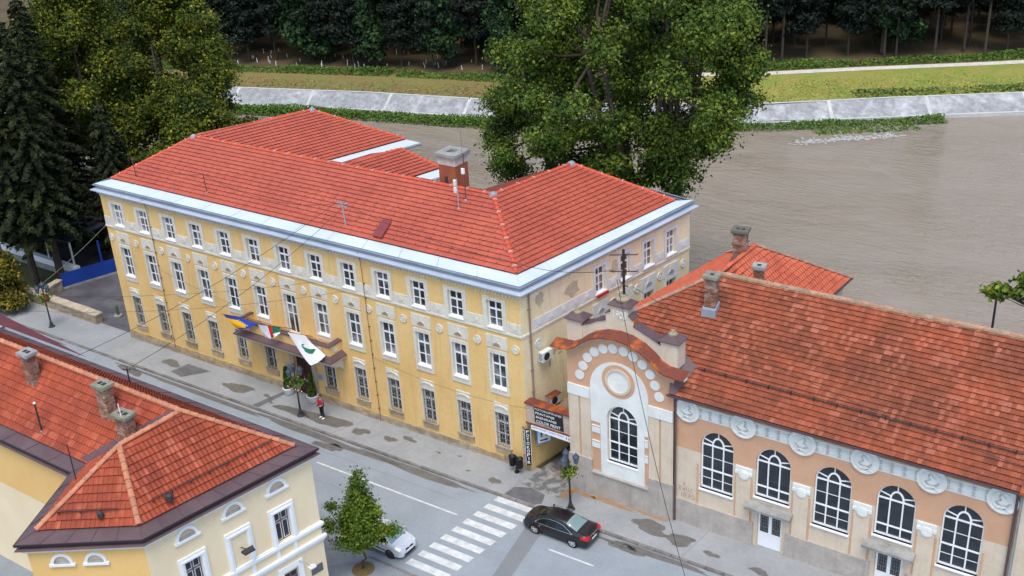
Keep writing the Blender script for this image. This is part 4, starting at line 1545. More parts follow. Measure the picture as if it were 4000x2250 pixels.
mb.band(FG, circle(CX, 8.02, 1.02, 40), circle(CX, 8.02, 0.80, 40), 0.06, 0.075, closed=True)
mb.build('peach_ring', m_peach, H)
mb = MB()
mb.band(FG, circle(CX, 8.02, 0.80, 40), circle(CX, 8.02, 0.66, 40), 0.06, 0.12, closed=True)
mb.build('moulded_ring', m_beige, H)
discs = [(3.91, 7.78), (4.15, 8.41), (4.45, 9.0), (4.90, 9.47), (5.45, 9.80), (6.05, 9.96), (6.70, 9.96), (7.28, 9.80), (7.83, 9.47), (8.29, 9.0), (8.58, 8.41), (8.82, 7.78)]
mb = MB()
mb.prism(Lf, circle(0, 0, 0.285, 22), 0.0, 0.04)
dme = mesh_of(mb, 'white_disc', m_swhite)
shared_parts(H, dme, 'white_disc', [Matrix.Translation((x, YB, z)) for x, z in discs])


def arched_window(parent, cx, y, hw, zb, zs, rise, rows, F0, low=None):
    """White arched window: frame part with sub-part panes; three lights wide, radial top."""
    F = frame((0, y, 0), (1, 0, 0), (0, -1, 0))
    mb = MB()
    t = 0.07
    oa = arc(cx, zs, hw, rise, 0, 180, 24)
    ia = arc(cx, zs, hw - t, rise - t, 0, 180, 24)
    mb.band(F, [(cx + hw, zb)] + oa + [(cx - hw, zb)], [(cx + hw - t, zb)] + ia + [(cx - hw + t, zb)], 0.0, 0.07)
    mb.fbox(F, cx - hw + t, cx + hw - t, zb, zb + 0.10, 0.0, 0.07)
    wt = hw * 2 / 3
    zs_ = [zs] + rows
    for z in zs_:
        mb.fbox(F, cx - hw + t, cx + hw - t, z - 0.04, z + 0.04, 0.0, 0.075)
    for sx in (-1, 1):
        mb.fbox(F, cx + sx * wt / 2 - 0.034, cx + sx * wt / 2 + 0.034, zb + 0.1, zs - 0.04, 0.0, 0.068)
    q = wt / 2
    mb.band(F, arc(cx, zs, q + 0.05, (rise) * 0.55 + 0.05, 0, 180, 14), arc(cx, zs, q - 0.04, rise * 0.55 - 0.04, 0, 180, 14), 0.0, 0.072)
    for an in (22, 90, 158):
        c_, s_ = math.cos(R(an)), math.sin(R(an))
        p0, p1 = (cx + (q + 0.03) * c_, zs + rise * 0.56 * s_), (cx + (hw - t * 0.8) * c_, zs + (rise - t * 0.8) * s_)
        nx, nz = -s_ * 0.026, c_ * 0.026
        mb.prism(F, [(p0[0] - nx, p0[1] - nz), (p1[0] - nx, p1[1] - nz), (p1[0] + nx, p1[1] + nz), (p0[0] + nx, p0[1] + nz)], 0.0, 0.066)
    levels = sorted([zb + 0.1] + [z for z in rows] + [zs])
    wobj = mb.build('window', m_white, parent)
    for z0, z1 in zip(levels[:-1], levels[1:]):
        if z1 - z0 > 0.75 and low is None:
            m2 = MB()
            zz = (z0 + z1) / 2
            m2.fbox(F, cx - hw + t, cx + hw - t, zz - 0.011, zz + 0.011, 0.02, 0.055)
            m2.build('glazing_bar', m_white, wobj)
        for k in (-1, 0, 1):
            a = cx + k * wt - wt / 2 + 0.03
            b = a + wt - 0.06
            a, b = max(a, cx - hw + t * 0.6), min(b, cx + hw - t * 0.6)
            m2 = MB()
            m2.fbox(F, a, b, z0 + 0.02, z1 - 0.02, 0.015, 0.03)
            m2.build('pane', m_dglass, wobj)
    m2 = MB()
    m2.prism(F, arc(cx, zs, q, rise * 0.55, 0, 180, 12), 0.012, 0.028)
    m2.build('pane', m_dglass, wobj)
    for a0, a1 in ((2, 22), (22, 90), (90, 158), (158, 178)):
        m2 = MB()
        O_ = arc(cx, zs, hw - t * 0.7, rise - t * 0.7, a0, a1, 8)
        I_ = arc(cx, zs, q + 0.02, rise * 0.56, a0, a1, 8)
        m2.band(F, O_, I_, 0.012, 0.026)
        m2.build('pane', m_dglass, wobj)
    m2 = MB()
    m2.fbox(F, cx - hw - 0.06, cx + hw + 0.06, zb - 0.08, zb, -0.05, 0.3)
    m2.build('sill', m_white, wobj)
    return wobj


arched_window(H, WX, 0.0, 0.92, 2.72, 5.5, 0.95, [3.95], FG)

# metal cornice roof along the curve, white edge below
cv = []
for (a, b), (c_, d_) in zip(curve[:-1], curve[1:]):
    for k in range(4):
        cv.append((a + (c_ - a) * k / 4, b + (d_ - b) * k / 4))
cv.append(curve[-1])
cv = [(2.30, 9.40), (2.6, 9.38)] + cv + [(10.15, 9.38), (10.45, 9.42)]
mb = MB()
mb.band(FG, cv, [(a, b - 0.10) for a, b in cv], 0.0, 0.36)
mb.build('cornice_edge', m_swhite, H)
mb = MB()
n = len(cv)
vs = [FG(a, b + 0.012, 0.44) for a, b in cv] + [FG(a, b + 0.20, -0.32) for a, b in cv] + [FG(a, b - 0.05, 0.44) for a, b in cv]
mb.add(vs, [(i, i + 1, n + i + 1, n + i) for i in range(n - 1)] + [(2 * n + i, 2 * n + i + 1, i + 1, i) for i in range(n - 1)])
mb.build('cornice_roof', m_rust, H)
# parapet behind it
ptop = [(3.0, 9.5), (9.68, 9.5), (9.68, 10.4), (8.6, 10.72), (8.1, 11.0), (7.6, 11.2), (7.12, 11.4), (7.12, 11.72), (6.82, 11.95), (6.82, 12.38), (5.76, 12.38), (5.76, 11.95), (5.45, 11.8),
        (5.45, 11.38), (4.9, 11.2), (4.5, 10.95), (4.0, 10.72), (3.0, 10.4)]
FPp = frame((0, 0.14, 0), (1, 0, 0), (0, -1, 0))
mb = MB()
mb.prism(FPp, ptop, -0.55, 0.0)
mb.build('parapet', m_beige, H)
mb = MB()
for seg in ([(8.75, 10.70), (8.1, 11.0), (7.6, 11.2), (7.12, 11.4)], [(7.12, 11.72), (6.84, 11.94)], [(5.74, 11.96), (5.45, 11.80)], [(5.45, 11.38), (4.9, 11.2), (4.5, 10.95), (3.9, 10.70)]):
    for a, b in zip(seg[:-1], seg[1:]):
        mb.hexa([FPp(a[0], a[1] + 0.005, -0.62), FPp(b[0], b[1] + 0.005, -0.62), FPp(b[0], b[1] + 0.005, 0.06), FPp(a[0], a[1] + 0.005, 0.06),
                 FPp(a[0], a[1] + 0.05, -0.62), FPp(b[0], b[1] + 0.05, -0.62), FPp(b[0], b[1] + 0.05, 0.06), FPp(a[0], a[1] + 0.05, 0.06)])
mb.build('parapet_coping', m_brownmetal, H)
mb = MB()
mb.fbox(FPp, 7.125, 7.14, 11.42, 11.72, -0.5, -0.02)
mb.build('rust_step', M('orange_rust', (0.45, 0.12, 0.02), rough=0.8), H)
for nm, (xa, xb, zt, y0, y1, z0) in dict(l=(3.0, 3.98, 10.93, 0.10, 0.95, 9.5), r=(8.72, 9.72, 10.98, 0.10, 1.0, 9.5), m=(5.76, 6.82, 12.381, 0.12, 0.95, 11.9)).items():
    mb = MB()
    mb.box((xa, y0, z0), (xb, y1, zt))
    pier = mb.build('pier', m_beige, H)
    mb = MB()
    e = 0.12
    cx_, cy_ = (xa + xb) / 2, (y0 + y1) / 2
    base = [(xa - e, y0 - e, zt), (xb + e, y0 - e, zt), (xb + e, y1 + e, zt), (xa - e, y1 + e, zt)]
    up = [(x, y, zt + 0.05) for x, y, _ in base]
    tp = [(cx_ + (x - cx_) * 0.32, cy_ + (y - cy_) * 0.32, zt + 0.32) for x, y, _ in base]
    mb.add(base + up + tp, [(3, 2, 1, 0), (0, 1, 5, 4), (1, 2, 6, 5), (2, 3, 7, 6), (3, 0, 4, 7), (4, 5, 9, 8), (5, 6, 10, 9), (6, 7, 11, 10), (7, 4, 8, 11), (8, 9, 10, 11)])
    mb.build('pier_cap', m_brownmetal, pier)
    mb = MB()
    s_ = 0.42 if nm == 'm' else 0.26
    mb.lathe((cx_, cy_, zt + 0.26), [(s_, 0), (s_ * 1.02, 0.1), (s_ * 0.55, 0.2), (s_ * 0.5, 0.28), (s_ * 0.2, 0.32)], 8, True)
    mb.build('cap_stone', m_mortar, pier)
mb = MB()
add_text(mb, FPp, '1903', 5.93, 11.68, 0.78, 0.42, 0.0, 0.05)
mb.build('date_relief', m_swhite, H)

# street facade of the hall
FH = frame((0, 0, 0), (1, 0, 0), (0, -1, 0))
HX = [12.11, 15.22, 18.33, 21.42, 24.52]
ar = []
ops = []
for i, x in enumerate(HX):
    zb = 3.32 if i in (1, 3) else 2.72
    ar.append((x, 0.94, zb, 5.48, 0.94))
    if i in (1, 3):
        ops.append((x - 0.72, x + 0.62, 0.12, 2.62))
wall(FH, 9.66, 26.75, 4.92, 8.3, [], arches=[(c_, h_, 4.92, 5.48, 0.94) for c_, h_, zb, _, _ in ar], depth=0.28).build('upper_wall', m_peach, H)
wall(FH, 9.66, 26.75, -0.2, 4.919, ops + [(c_ - h_, c_ + h_, zb, 4.919) for c_, h_, zb, _, _ in ar], depth=0.28).build('lower_wall', m_beige, H)
for i, x in enumerate(HX):
    if i in (1, 3):
        arched_window(H, x, 0.2, 0.93, 3.32, 5.48, 0.93, [3.95], FH, low=1)
        mb = MB()
        mb.hexa([(x - 1.3, -0.55, 2.70), (x + 1.2, -0.55, 2.70), (x + 1.2, -0.01, 2.70), (x - 1.3, -0.01, 2.70), (x - 1.3, -0.55, 2.84), (x + 1.2, -0.55, 2.84), (x + 1.2, -0.01, 2.98), (x - 1.3, -0.01, 2.98)])
        mb.build('door_canopy', m_conc, H)
        mb = MB()
        F2 = frame((x - 0.05, 0.16, 0), (1, 0, 0), (0, -1, 0))
        mb.fbox(F2, -0.66, 0.66, 0.14, 0.95, 0.0, 0.05)
        for a, b in ((-0.66, -0.56), (-0.09, 0.09), (0.56, 0.66)):
            mb.fbox(F2, a, b, 0.95, 2.6, 0.0, 0.05)
        mb.fbox(F2, -0.56, -0.09, 2.42, 2.6, 0.0, 0.05)
        mb.fbox(F2, 0.09, 0.56, 2.42, 2.6, 0.0, 0.05)
        mb.fbox(F2, -0.56, -0.09, 0.95, 1.1, 0.0, 0.05)
        mb.fbox(F2, 0.09, 0.56, 0.95, 1.1, 0.0, 0.05)
        dr = mb.build('double_door', m_white, H)
        for s_ in (-1, 1):
            mb = MB()
            mb.fbox(F2, min(s_ * 0.09, s_ * 0.56), max(s_ * 0.09, s_ * 0.56), 1.1, 2.42, 0.01, 0.025)
            mb.build('pane', m_dglass, dr)
            mb = MB()
            for k in range(4):
                xx = s_ * 0.325 + (-0.17 + 0.113 * k)
                mb.fbox(F2, xx - 0.008, xx + 0.008, 1.1, 2.42, 0.03, 0.042)
            for k in range(6):
                mb.fbox(F2, s_ * 0.325 - 0.23, s_ * 0.325 + 0.23, 1.25 + 0.2 * k, 1.264 + 0.2 * k, 0.043, 0.05)
            mb.band(F2, circle(s_ * 0.325, 1.75, 0.2, 14, 0.4), circle(s_ * 0.325, 1.75, 0.185, 14, 0.385), 0.03, 0.045, closed=True)
            mb.build('door_grille', m_grille, dr)
    else:
        arched_window(H, x, 0.2, 0.93, 2.72, 5.48, 0.93, [3.95], FH)
for x in [h + 1.55 for h in HX[:-1]]:
    mb = MB()
    mb.fbox(FH, x - 0.40, x + 0.40, 1.62, 4.40, 0.0, 0.07)
    mb.build('pilaster', m_beige, H)
    mb = MB()
    mb.fbox(FH, x - 0.46, x + 0.46, 4.40, 4.88, 0.0, 0.08)
    mb.prism(FH, circle(x + 0.02, 4.42, 0.27, 18), 0.08, 0.12)
    mb.prism(FH, circle(x + 0.02, 4.42, 0.2, 16), 0.12, 0.14)
    for sx in (-1, 1):
        mb.fbox(FH, x + sx * 0.38 - 0.09, x + sx * 0.38 + 0.09, 4.46, 4.62, 0.08, 0.11)
    mb.build('capital', m_swhite, H)
    for sx in (-1, 1):
        mb = MB()
        mb.fbox(FH, x + sx * 0.455 - 0.05, x + sx * 0.455 + 0.05, 1.62, 4.2, 0.0, 0.025)
        mb.build('peach_edge', m_peach, H)
for a, b in ((10.98, 11.08), (25.52, 25.62)):
    mb = MB()
    mb.fbox(FH, a, b, 1.62, 4.2, 0.0, 0.03)
    mb.build('peach_edge', m_peach, H)
segs = [9.68]
for i in (1, 3):
    segs += [HX[i] - 0.95, HX[i] + 0.85]
segs.append(26.7)
for a, b in zip(segs[::2], segs[1::2]):
    mb = MB()
    mb.fbox(FH, a, b, -0.2, 1.62, 0.0, 0.12)
    mb.build('plinth', m_gplinth, H)
mb = MB()
mb.fbox(FH, 9.68, 26.5, 7.02, 7.74, 0.0, 0.03)
fz = mb.build('frieze', m_swhite, H)
mb = MB()
mb.prism(Lf, circle(0, 0, 0.70, 32), 0.0, 0.09)
mb.band(Lf, circle(0, 0, 0.70, 32), circle(0, 0, 0.62, 32), 0.09, 0.12, closed=True)
mb.band(Lf, circle(0.02, 0, 0.46, 26), circle(0.02, 0, 0.42, 26), 0.09, 0.14, closed=True)
mb.cm = 1
mb.prism(Lf, [(-0.36, -0.1), (-0.15, 0.1), (0.1, 0.36), (0.2, 0.2), (0.12, 0.02), (0.34, -0.16), (0.2, -0.3), (-0.05, -0.24), (-0.22, -0.34)], 0.09, 0.115)
mb.cm = 0
mb.prism(Lf, [(-0.3, -0.02), (-0.1, 0.14), (0.06, 0.34), (0.1, 0.18), (0.02, 0.02), (0.2, -0.12), (0.05, -0.2), (-0.14, -0.18)], 0.115, 0.17)
mb.prism(Lf, [(-0.4, -0.5), (-0.1, -0.34), (0.3, -0.5), (0.0, -0.42)], 0.09, 0.14)
med = mesh_of(mb, 'bird_medallion', [m_swhite, M('relief_shadow_grey', (0.40, 0.41, 0.39), (0.5, 0.51, 0.49), rough=0.95, nscale=6)])
for k in range(6):
    x = 10.41 + 3.13 * k
    mm = Matrix.Translation((x, 0, 7.38))
    if k >= 3:
        mm = mm @ Matrix.Scale(-1, 4, (1, 0, 0))
    shared_parts(H, med, 'bird_medallion', [mm])
mb = MB()
mb.band(Lf, circle(0, 0, 0.26, 18), circle(0, 0, 0.225, 18), 0.03, 0.05, closed=True)
mb.prism(Lf, circle(0, 0, 0.2, 16), 0.03, 0.055)
rosette = mesh_of(mb, 'rosette', m_swhite)
mb = MB()
for s_ in (1, -1):
    mb.prism(Lf, [(-0.1, s_ * 0.27), (0.1, s_ * 0.27), (0.045, s_ * 0.17), (0.09, s_ * 0.07), (-0.09, s_ * 0.07), (-0.03, s_ * 0.17)][::s_], 0.03, 0.06)
mb.box((-0.03, -0.045, -0.08), (0.03, -0.031, 0.08))
bow = mesh_of(mb, 'bow_ornament', M('ornament_grey', (0.45, 0.46, 0.44), rough=0.9))
shared_parts(fz, rosette, 'rosette', [Matrix.Translation((10.41 + 3.13 * k + o, 0, 7.38)) for k in range(5) for o in (0.98, 1.565, 2.15)])
shared_parts(fz, bow, 'bow_ornament', [Matrix.Translation((10.41 + 3.13 * k + o, 0, 7.38)) for k in range(5) for o in (0.72, 1.27, 1.86, 2.43)])
mb = MB()
mb.prism(FH, [(22.6, 7.8), (23.4, 7.76), (24.6, 7.78), (25.4, 7.7), (25.6, 8.0), (24.9, 8.15), (23.6, 8.12), (22.9, 8.05)], 0.0, 0.004)
mb.build('damp_stain', M('ochre_damp', (0.38, 0.27, 0.10), (0.5, 0.33, 0.2), rough=0.95, nscale=2.5), H)
mb = MB()
mb.tube([(9.75, -0.22, 8.1), (9.76, -0.16, 7.6), (9.76, -0.16, 0.15)], 0.06, 8)
mb.build('downpipe', m_brownmetal, H)
mb = MB()
mb.tube([(26.62, -0.3, 8.15), (26.64, -0.14, 7.7), (26.64, -0.14, 0.3)], 0.06, 8)
mb.build('downpipe', m_brownmetal, H)
gm = M('graffiti_line', (0.30, 0.19, 0.15), rough=0.9)


def stroke_word(word, x, z, h, parent):
    G_ = {'U': [[(0, 1), (0, .2), (.3, 0), (.6, .2), (.6, 1)]], 'R': [[(0, 0), (0, 1), (.5, .9), (.5, .6), (0, .5), (.6, 0)]], 'A': [[(0, 0), (.3, 1), (.6, 0)], [(.1, .4), (.5, .4)]],
          'S': [[(.6, .9), (.1, .8), (.5, .3), (0, .1)]], 'N': [[(0, 0), (0, 1), (.6, 0), (.6, 1)]], 'E': [[(.6, 1), (0, 1), (0, 0), (.6, 0)], [(0, .5), (.4, .5)]], 'D': [[(0, 0), (0, 1), (.6, .6), (.5, .1), (0, 0)]]}
    for ch in word:
        mb = MB()
        for st in G_[ch]:
            mb.tube([FH(x + a * h * 0.75, z + b * h, 0.004) for a, b in st], 0.012, 4)
        mb.build('graffiti_letter', gm, parent)
        x += h * 0.72


stroke_word('U', 10.2, 2.55, 0.2, H)
stroke_word('RAUS', 9.95, 2.15, 0.3, H)
stroke_word('NERD', 10.1, 1.75, 0.3, H)

# hall roof
ZG, ZR, YR = 8.30, 12.2, 6.65
J = Vector((9.0, YR, ZR))
R2 = Vector((27.0, YR, ZR))
E0, E1 = Vector((9.55, -0.5, ZG)), Vector((26.8, -0.5, ZG))
W0, W1 = Vector((1.95, 0.3, 8.45)), Vector((4.6, 17.3, 8.3))
PK = Vector((9.15, 11.1, ZR))
EF, EN_ = Vector((12.9, 17.4, 8.3)), Vector((12.55, 12.0, 8.3))
slF = [E0, E1, R2, J]
Hp = Vector((3.3, 1.436, 9.356))
slF2 = [Hp, Vector((9.42, 1.436, 9.356)), J]
nrmF = (E1 - E0).cross(R2 - E0).normalized()
slW = [W1, W0, J, PK]
rb = MB()
for P in (slF, slF2, slW, [EN_, EF, PK, J], [J, R2, Vector((27, 13.8, 8.3)), Vector((9, 13.8, 8.3))], [EF, W1, PK]):
    rb.poly([p + dn for p in P])
roofH = rb.build('roof', m_under, H)
TH = Tiles(0.205, 0.315, 0.095, 0.042, 2)
TH.slope(slF)
TH.slope(slF2)
TH.build(roofH, m_tileH)
T2 = Tiles(0.24, 0.36, 0.08, 0.015, 4)
T2.slope([W1, W0, Vector((8.9, YR, ZR)), Vector((9.05, 11.1, ZR))])
T2.slope([EN_, EF, PK, J])
T2.build(roofH, m_tileB, 0)
ridge_caps(roofH, J, R2, m_ridgeH, 0.4, 0.13)
ridge_caps(roofH, Hp + Vector((0, 0, 0.03)), J, m_ridgeH, 0.4, 0.13, lift=0.06)
ridge_caps(roofH, PK, J, m_tileB, 0.4, 0.12)
ridge_caps(roofH, EF, PK, m_ridgeH, 0.4, 0.12)
ridge_caps(roofH, W1, PK, m_ridgeH, 0.4, 0.12)
mb = MB()
for k in range(60):
    x = 9.2 + k * 0.3
    mb.box((x, YR - 0.2, ZR - 0.02 + random.uniform(-0.03, 0.02)), (x + 0.28, YR - 0.1, ZR + random.uniform(0.02, 0.05)))
mb.build('ridge_mortar', m_mortar, roofH, kind='stuff')
sweep([(9.4, -0.42), (26.9, -0.42)], [(-0.10, 8.24), (0.0, 8.16), (0.10, 8.16), (0.15, 8.24), (0.15, 8.32), (0.12, 8.32), (0.08, 8.24), (0.0, 8.22)]).build('gutter', m_brownmetal, roofH)
mb = MB()
mb.poly([(9.66, -0.4, 8.2), (26.75, -0.4, 8.2), (26.75, 0.02, 8.2), (9.66, 0.02, 8.2)])
mb.build('soffit', M('dark_soffit', (0.25, 0.16, 0.09), rough=0.9), roofH)
mb = MB()
mb.poly([(9.55, -0.55, 8.36), (9.9, -0.5, 8.4), (10.3, 1.2, 9.35), (9.5, 1.3, 9.9), (9.3, 0.3, 9.55)])
mb.build('corner_flashing', m_brownmetal, roofH)
mb = MB()
mb.tube([(10.4, 1.05, 9.31), (26.4, 1.05, 9.31)], 0.022, 6)
mb.tube([(10.4, 1.10, 9.39), (26.4, 1.10, 9.39)], 0.016, 6)
for k in range(14):
    x = 10.8 + k * 1.18
    mb.box((x - 0.015, 1.0, 9.1), (x + 0.015, 1.12, 9.42))
mb.build('snow_rail', m_wire, roofH)
sweep([(12.56, 11.0), (12.92, 17.6)], [(0.0, 8.26), (0.12, 8.2), (0.14, 8.32)]).build('wing_gutter', m_brownmetal, roofH)
mb = MB()
mb.extrude_z([(3.2, 0.9), (26.7, 1.0), (26.7, 13.0), (12.4, 13.0), (12.6, 17.0), (5.0, 17.0)], -0.3, 8.1)
mb.build('rear_walls', m_beige, H)


def brick_chimney(parent, cx, cy, z0, z1, wx, wy, rot, mat, capm, holes=2, seed=0, flash=None, waist=False):
    rg = random.Random(seed)
    mb = MB()
    ca, sa = math.cos(rot), math.sin(rot)
    loc = lambda x, y, z: (cx + x * ca - y * sa, cy + x * sa + y * ca, z)
    z, row = z0, 0
    while z < z1:
        e = 0.05 if (waist and (z1 - 0.75 < z < z1 - 0.62)) else 0.0
        hx, hy = wx / 2 + e, wy / 2 + e
        nb = max(2, int(wx / 0.22))
        for side in range(4):
            L = 2 * hx if side % 2 == 0 else 2 * hy
            n = max(2, int(round(L / 0.24)))
            o = 0.5 if row % 2 else 0.0
            for k in range(n):
                a = -L / 2 + L * (k + o) / n
                b = min(a + L / n - 0.012, L / 2)
                if a >= L / 2 - 0.02:
                    continue
                j = rg.uniform(-0.006, 0.008)
                if side == 0:
                    P = [(a, -hy - j), (b, -hy - j), (b, -hy + 0.1), (a, -hy + 0.1)]
                elif side == 2:
                    P = [(-a, hy + j), (-b, hy + j), (-b, hy - 0.1), (-a, hy - 0.1)]
                elif side == 1:
                    P = [(hx + j, a), (hx + j, b), (hx - 0.1, b), (hx - 0.1, a)]
                else:
                    P = [(-hx - j, -a), (-hx - j, -b), (-hx + 0.1, -b), (-hx + 0.1, -a)]
                mb.hexa([loc(x, y, z) for x, y in P] + [loc(x, y, z + 0.068) for x, y in P])
        z += 0.08
        row += 1
    ch = mb.build('chimney', mat, parent, kind='stuff')
    hx, hy = wx / 2, wy / 2
    mb = MB()
    mb.hexa([loc(-hx + 0.02, -hy + 0.02, z0), loc(hx - 0.02, -hy + 0.02, z0), loc(hx - 0.02, hy - 0.02, z0), loc(-hx + 0.02, hy - 0.02, z0),
             loc(-hx + 0.02, -hy + 0.02, z1), loc(hx - 0.02, -hy + 0.02, z1), loc(hx - 0.02, hy - 0.02, z1), loc(-hx + 0.02, hy - 0.02, z1)])
    mb.cm = 1
    e = 0.13
    for zz, ee, h in ((z1, e * 0.5, 0.08), (z1 + 0.08, e, 0.14)):
        P = [(-hx - ee, -hy - ee), (hx + ee, -hy - ee), (hx + ee, hy + ee), (-hx - ee, hy + ee)]
        mb.hexa([loc(x, y, zz) for x, y in P] + [loc(x * 0.97, y * 0.97, zz + h) for x, y in P])
    mb.cm = 2
    for k in range(holes):
        ox = (k - (holes - 1) / 2) * wx * 0.42
        P = [(ox - 0.11, -0.12), (ox + 0.11, -0.12), (ox + 0.11, 0.12), (ox - 0.11, 0.12)]
        mb.poly([loc(x, y, z1 + 0.223) for x, y in P])
    if flash:
        mb.cm = 3
        f = 0.1
        P = [(-hx - f, -hy - f - 0.1), (hx + f, -hy - f - 0.1), (hx + f, hy), (-hx - f, hy)]
        mb.hexa([loc(x, y, z0 - 0.2) for x, y in P] + [loc(x * 0.93, y * 0.93, z0 + flash + (0.25 if y > 0 else 0)) for x, y in P])
    mb.build('chimney_cap', [m_mortar, capm, m_dark, m_gutter if flash and flash > 0.3 else m_brownmetal], ch)
    return ch


m_lich = M('lichen_cap', (0.26, 0.25, 0.19), (0.17, 0.17, 0.12), rough=1, nscale=3, fine=0.2)
brick_chimney(roofH, 9.55, 4.45, 10.9, 12.95, 0.62, 0.62, 0.1, m_brick, m_lich, 1, 1, 0.35, True)
brick_chimney(roofH, 11.1, 7.1, 11.2, 12.75, 0.5, 0.5, 0.17, m_brick, m_conc, 1, 2)
brick_chimney(roofH, 8.75, 9.9, 11.6, 13.4, 0.75, 0.6, 0.17, m_brick, M('dark_lichen', (0.12, 0.12, 0.10), rough=1), 2, 3, 0.2, True)

# ------------------------------------------------------------------ neighbour at the right edge
NB = thing('cream_neighbour_house', (30, 0, 0.3), 'cream house at the far right edge, joined to the peach hall', 'house')
mb = MB()
mb.box((26.9, -0.25, -0.2), (34, 10, 8.0))
mb.build('wall', m_beige, NB)
mb = MB()
mb.box((26.78, -0.2, -0.2), (26.9, 0.6, 8.1))
mb.build('stone_edge', m_conc, NB)
mb = MB()
mb.hexa([(26.75, -0.6, 8.25), (34, -0.6, 8.25), (34, 6, 8.25), (26.75, 6, 8.25), (26.75, -0.6, 8.4), (34, -0.6, 8.4), (34, 6, 11), (26.75, 1.5, 9.6)])
mb.build('metal_roof', m_rust, NB)

# ------------------------------------------------------------------ corner house, lower left
C = thing('corner_house', (-6, -20, 0), 'cream and yellow corner house with steep red tile roof, lower left', 'house')
ZEc = 9.0
PC = [(-45.0, -21.83), (-11.37, -21.85), (-8.76, -26.69), (-4.05, -23.46), (-2.26, -14.2), (-45.0, -14.22)]
wp = [Vector((-45.0, -21.5))] + [mitre(PC, i, -0.34) for i in (1, 2, 3, 4)] + [Vector((-45.0, -14.56))]
tp = [Vector((-45.0, -21.06))] + [mitre(PC, i, -0.77) for i in (1, 2, 3, 4)] + [Vector((-45.0, -14.99))]
FE = frame((wp[4].x, wp[4].y, 0), wp[4] - wp[3], Vector((0, 0, 0)) + Vector(((wp[4] - wp[3]).y, -(wp[4] - wp[3]).x, 0)))
uE = (wp[4] - wp[3]).normalized()
nE = Vector((uE.y, -uE.x, 0))
uE = Vector((uE.x, uE.y, 0))
FE = frame((wp[4].x, wp[4].y, 0), uE, nE)
LE = (wp[4] - wp[3]).length
WT = [2.08, 4.48, 6.88]
sops = [(-t - 0.42, -t + 0.42, 4.80, 6.55) for t in (WT[0], WT[2])] + [(-t - 0.46, -t + 0.46, 1.2, 2.85) for t in WT]
wall(FE, -LE, 0.0, -0.3, 8.6, sops, depth=0.2).build('east_wall', M('warm_cream_plaster', (0.78, 0.66, 0.45), (0.74, 0.61, 0.40), rough=0.9, nscale=0.5, fine=0.03, bump=0.15, bscale=40), C)
u3 = (wp[3] - wp[2]).normalized()
n3 = Vector((u3.y, -u3.x, 0))
u3 = Vector((u3.x, u3.y, 0))
FCh = frame((wp[2].x, wp[2].y, 0), u3, n3)
L3 = (wp[3] - wp[2]).length
m_yel2 = M('warm_yellow_plaster', (0.76, 0.50, 0.19), (0.72, 0.46, 0.17), rough=0.9, nscale=0.5, fine=0.03, bump=0.15, bscale=40)
wall(FCh, 0.0, L3, -0.3, 8.6, []).build('corner_wall', m_yel2, C)
mb = MB()
a, b = wp[1], wp[2]
mb.poly([(a.x, a.y, -0.3), (b.x, b.y, -0.3), (b.x, b.y, 8.6), (a.x, a.y, 8.6)])
mb.build('west_wall', m_yel2, C)
FCt = frame((0, wp[1].y, 0), (1, 0, 0), (0, -1, 0))
mb = MB()
mb.poly([FCt(-45, 5.6), FCt(wp[1].x, 5.6), FCt(wp[1].x, 8.6), FCt(-45, 8.6)])
mb.build('court_wall_upper', m_yel2, C)
mb = MB()
mb.poly([FCt(-45, -0.3), FCt(wp[1].x, -0.3), FCt(wp[1].x, 5.6), FCt(-45, 5.6)])
mb.build('court_wall_lower', MATS['warm_cream_plaster'], C)
mb = MB()
mb.poly([(wp[4].x, wp[4].y, -0.3), (-45, -14.56, -0.3), (-45, -14.56, 8.6), (wp[4].x, wp[4].y, 8.6)])
mb.build('street_wall', m_yel2, C)
mb = MB()
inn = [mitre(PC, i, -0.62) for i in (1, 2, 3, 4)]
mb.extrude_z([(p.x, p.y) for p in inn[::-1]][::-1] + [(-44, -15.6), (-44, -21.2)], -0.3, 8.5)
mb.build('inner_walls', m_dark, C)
m_wtrim = M('white_trim_paint', (0.78, 0.80, 0.80), (0.72, 0.74, 0.73), rough=0.7, nscale=1.0, fine=0.03)
# brown-framed sash windows
mb = MB()
m_bsash = M('brown_sash', (0.10, 0.055, 0.05), (0.2, 0.16, 0.15), rough=0.6, nscale=5)
for W_, H_ in ((0.84, 1.75),):
    mb = MB()
    hw = W_ / 2
    for x0, x1, z0, z1 in ((-hw, -hw + 0.07, 0, H_), (hw - 0.07, hw, 0, H_), (-hw + 0.07, hw - 0.07, 0, 0.07), (-hw + 0.07, hw - 0.07, H_ - 0.06, H_), (-hw + 0.07, hw - 0.07, 1.08, 1.2), (-0.05, 0.05, 0.07, 1.08), (-0.04, 0.04, 1.2, H_ - 0.06)):
        mb.box((x0, 0.12, z0), (x1, 0.18, z1))
    wc = mesh_of(mb, 'window', m_bsash)
mb = MB()
for x0, x1, z0, z1 in ((-0.35, -0.05, 0.07, 1.08), (0.05, 0.35, 0.07, 1.08), (-0.35, -0.05, 1.2, 1.69), (0.05, 0.35, 1.2, 1.69)):
    mb.box((x0, 0.115, z0), (x0 + 0.025, 0.125, z1))
    mb.box((x1 - 0.025, 0.115, z0), (x1, 0.125, z1))
    mb.box((x0 + 0.025, 0.115, z0), (x1 - 0.025, 0.125, z0 + 0.025))
    mb.box((x0 + 0.025, 0.115, z1 - 0.025), (x1 - 0.025, 0.125, z1))
wlite = mesh_of(mb, 'sash_light', m_wtrim)
pLo, pHi = pane_mesh('pane', 0.3, 1.0, m_dglass), pane_mesh('pane', 0.3, 0.5, m_dglass)
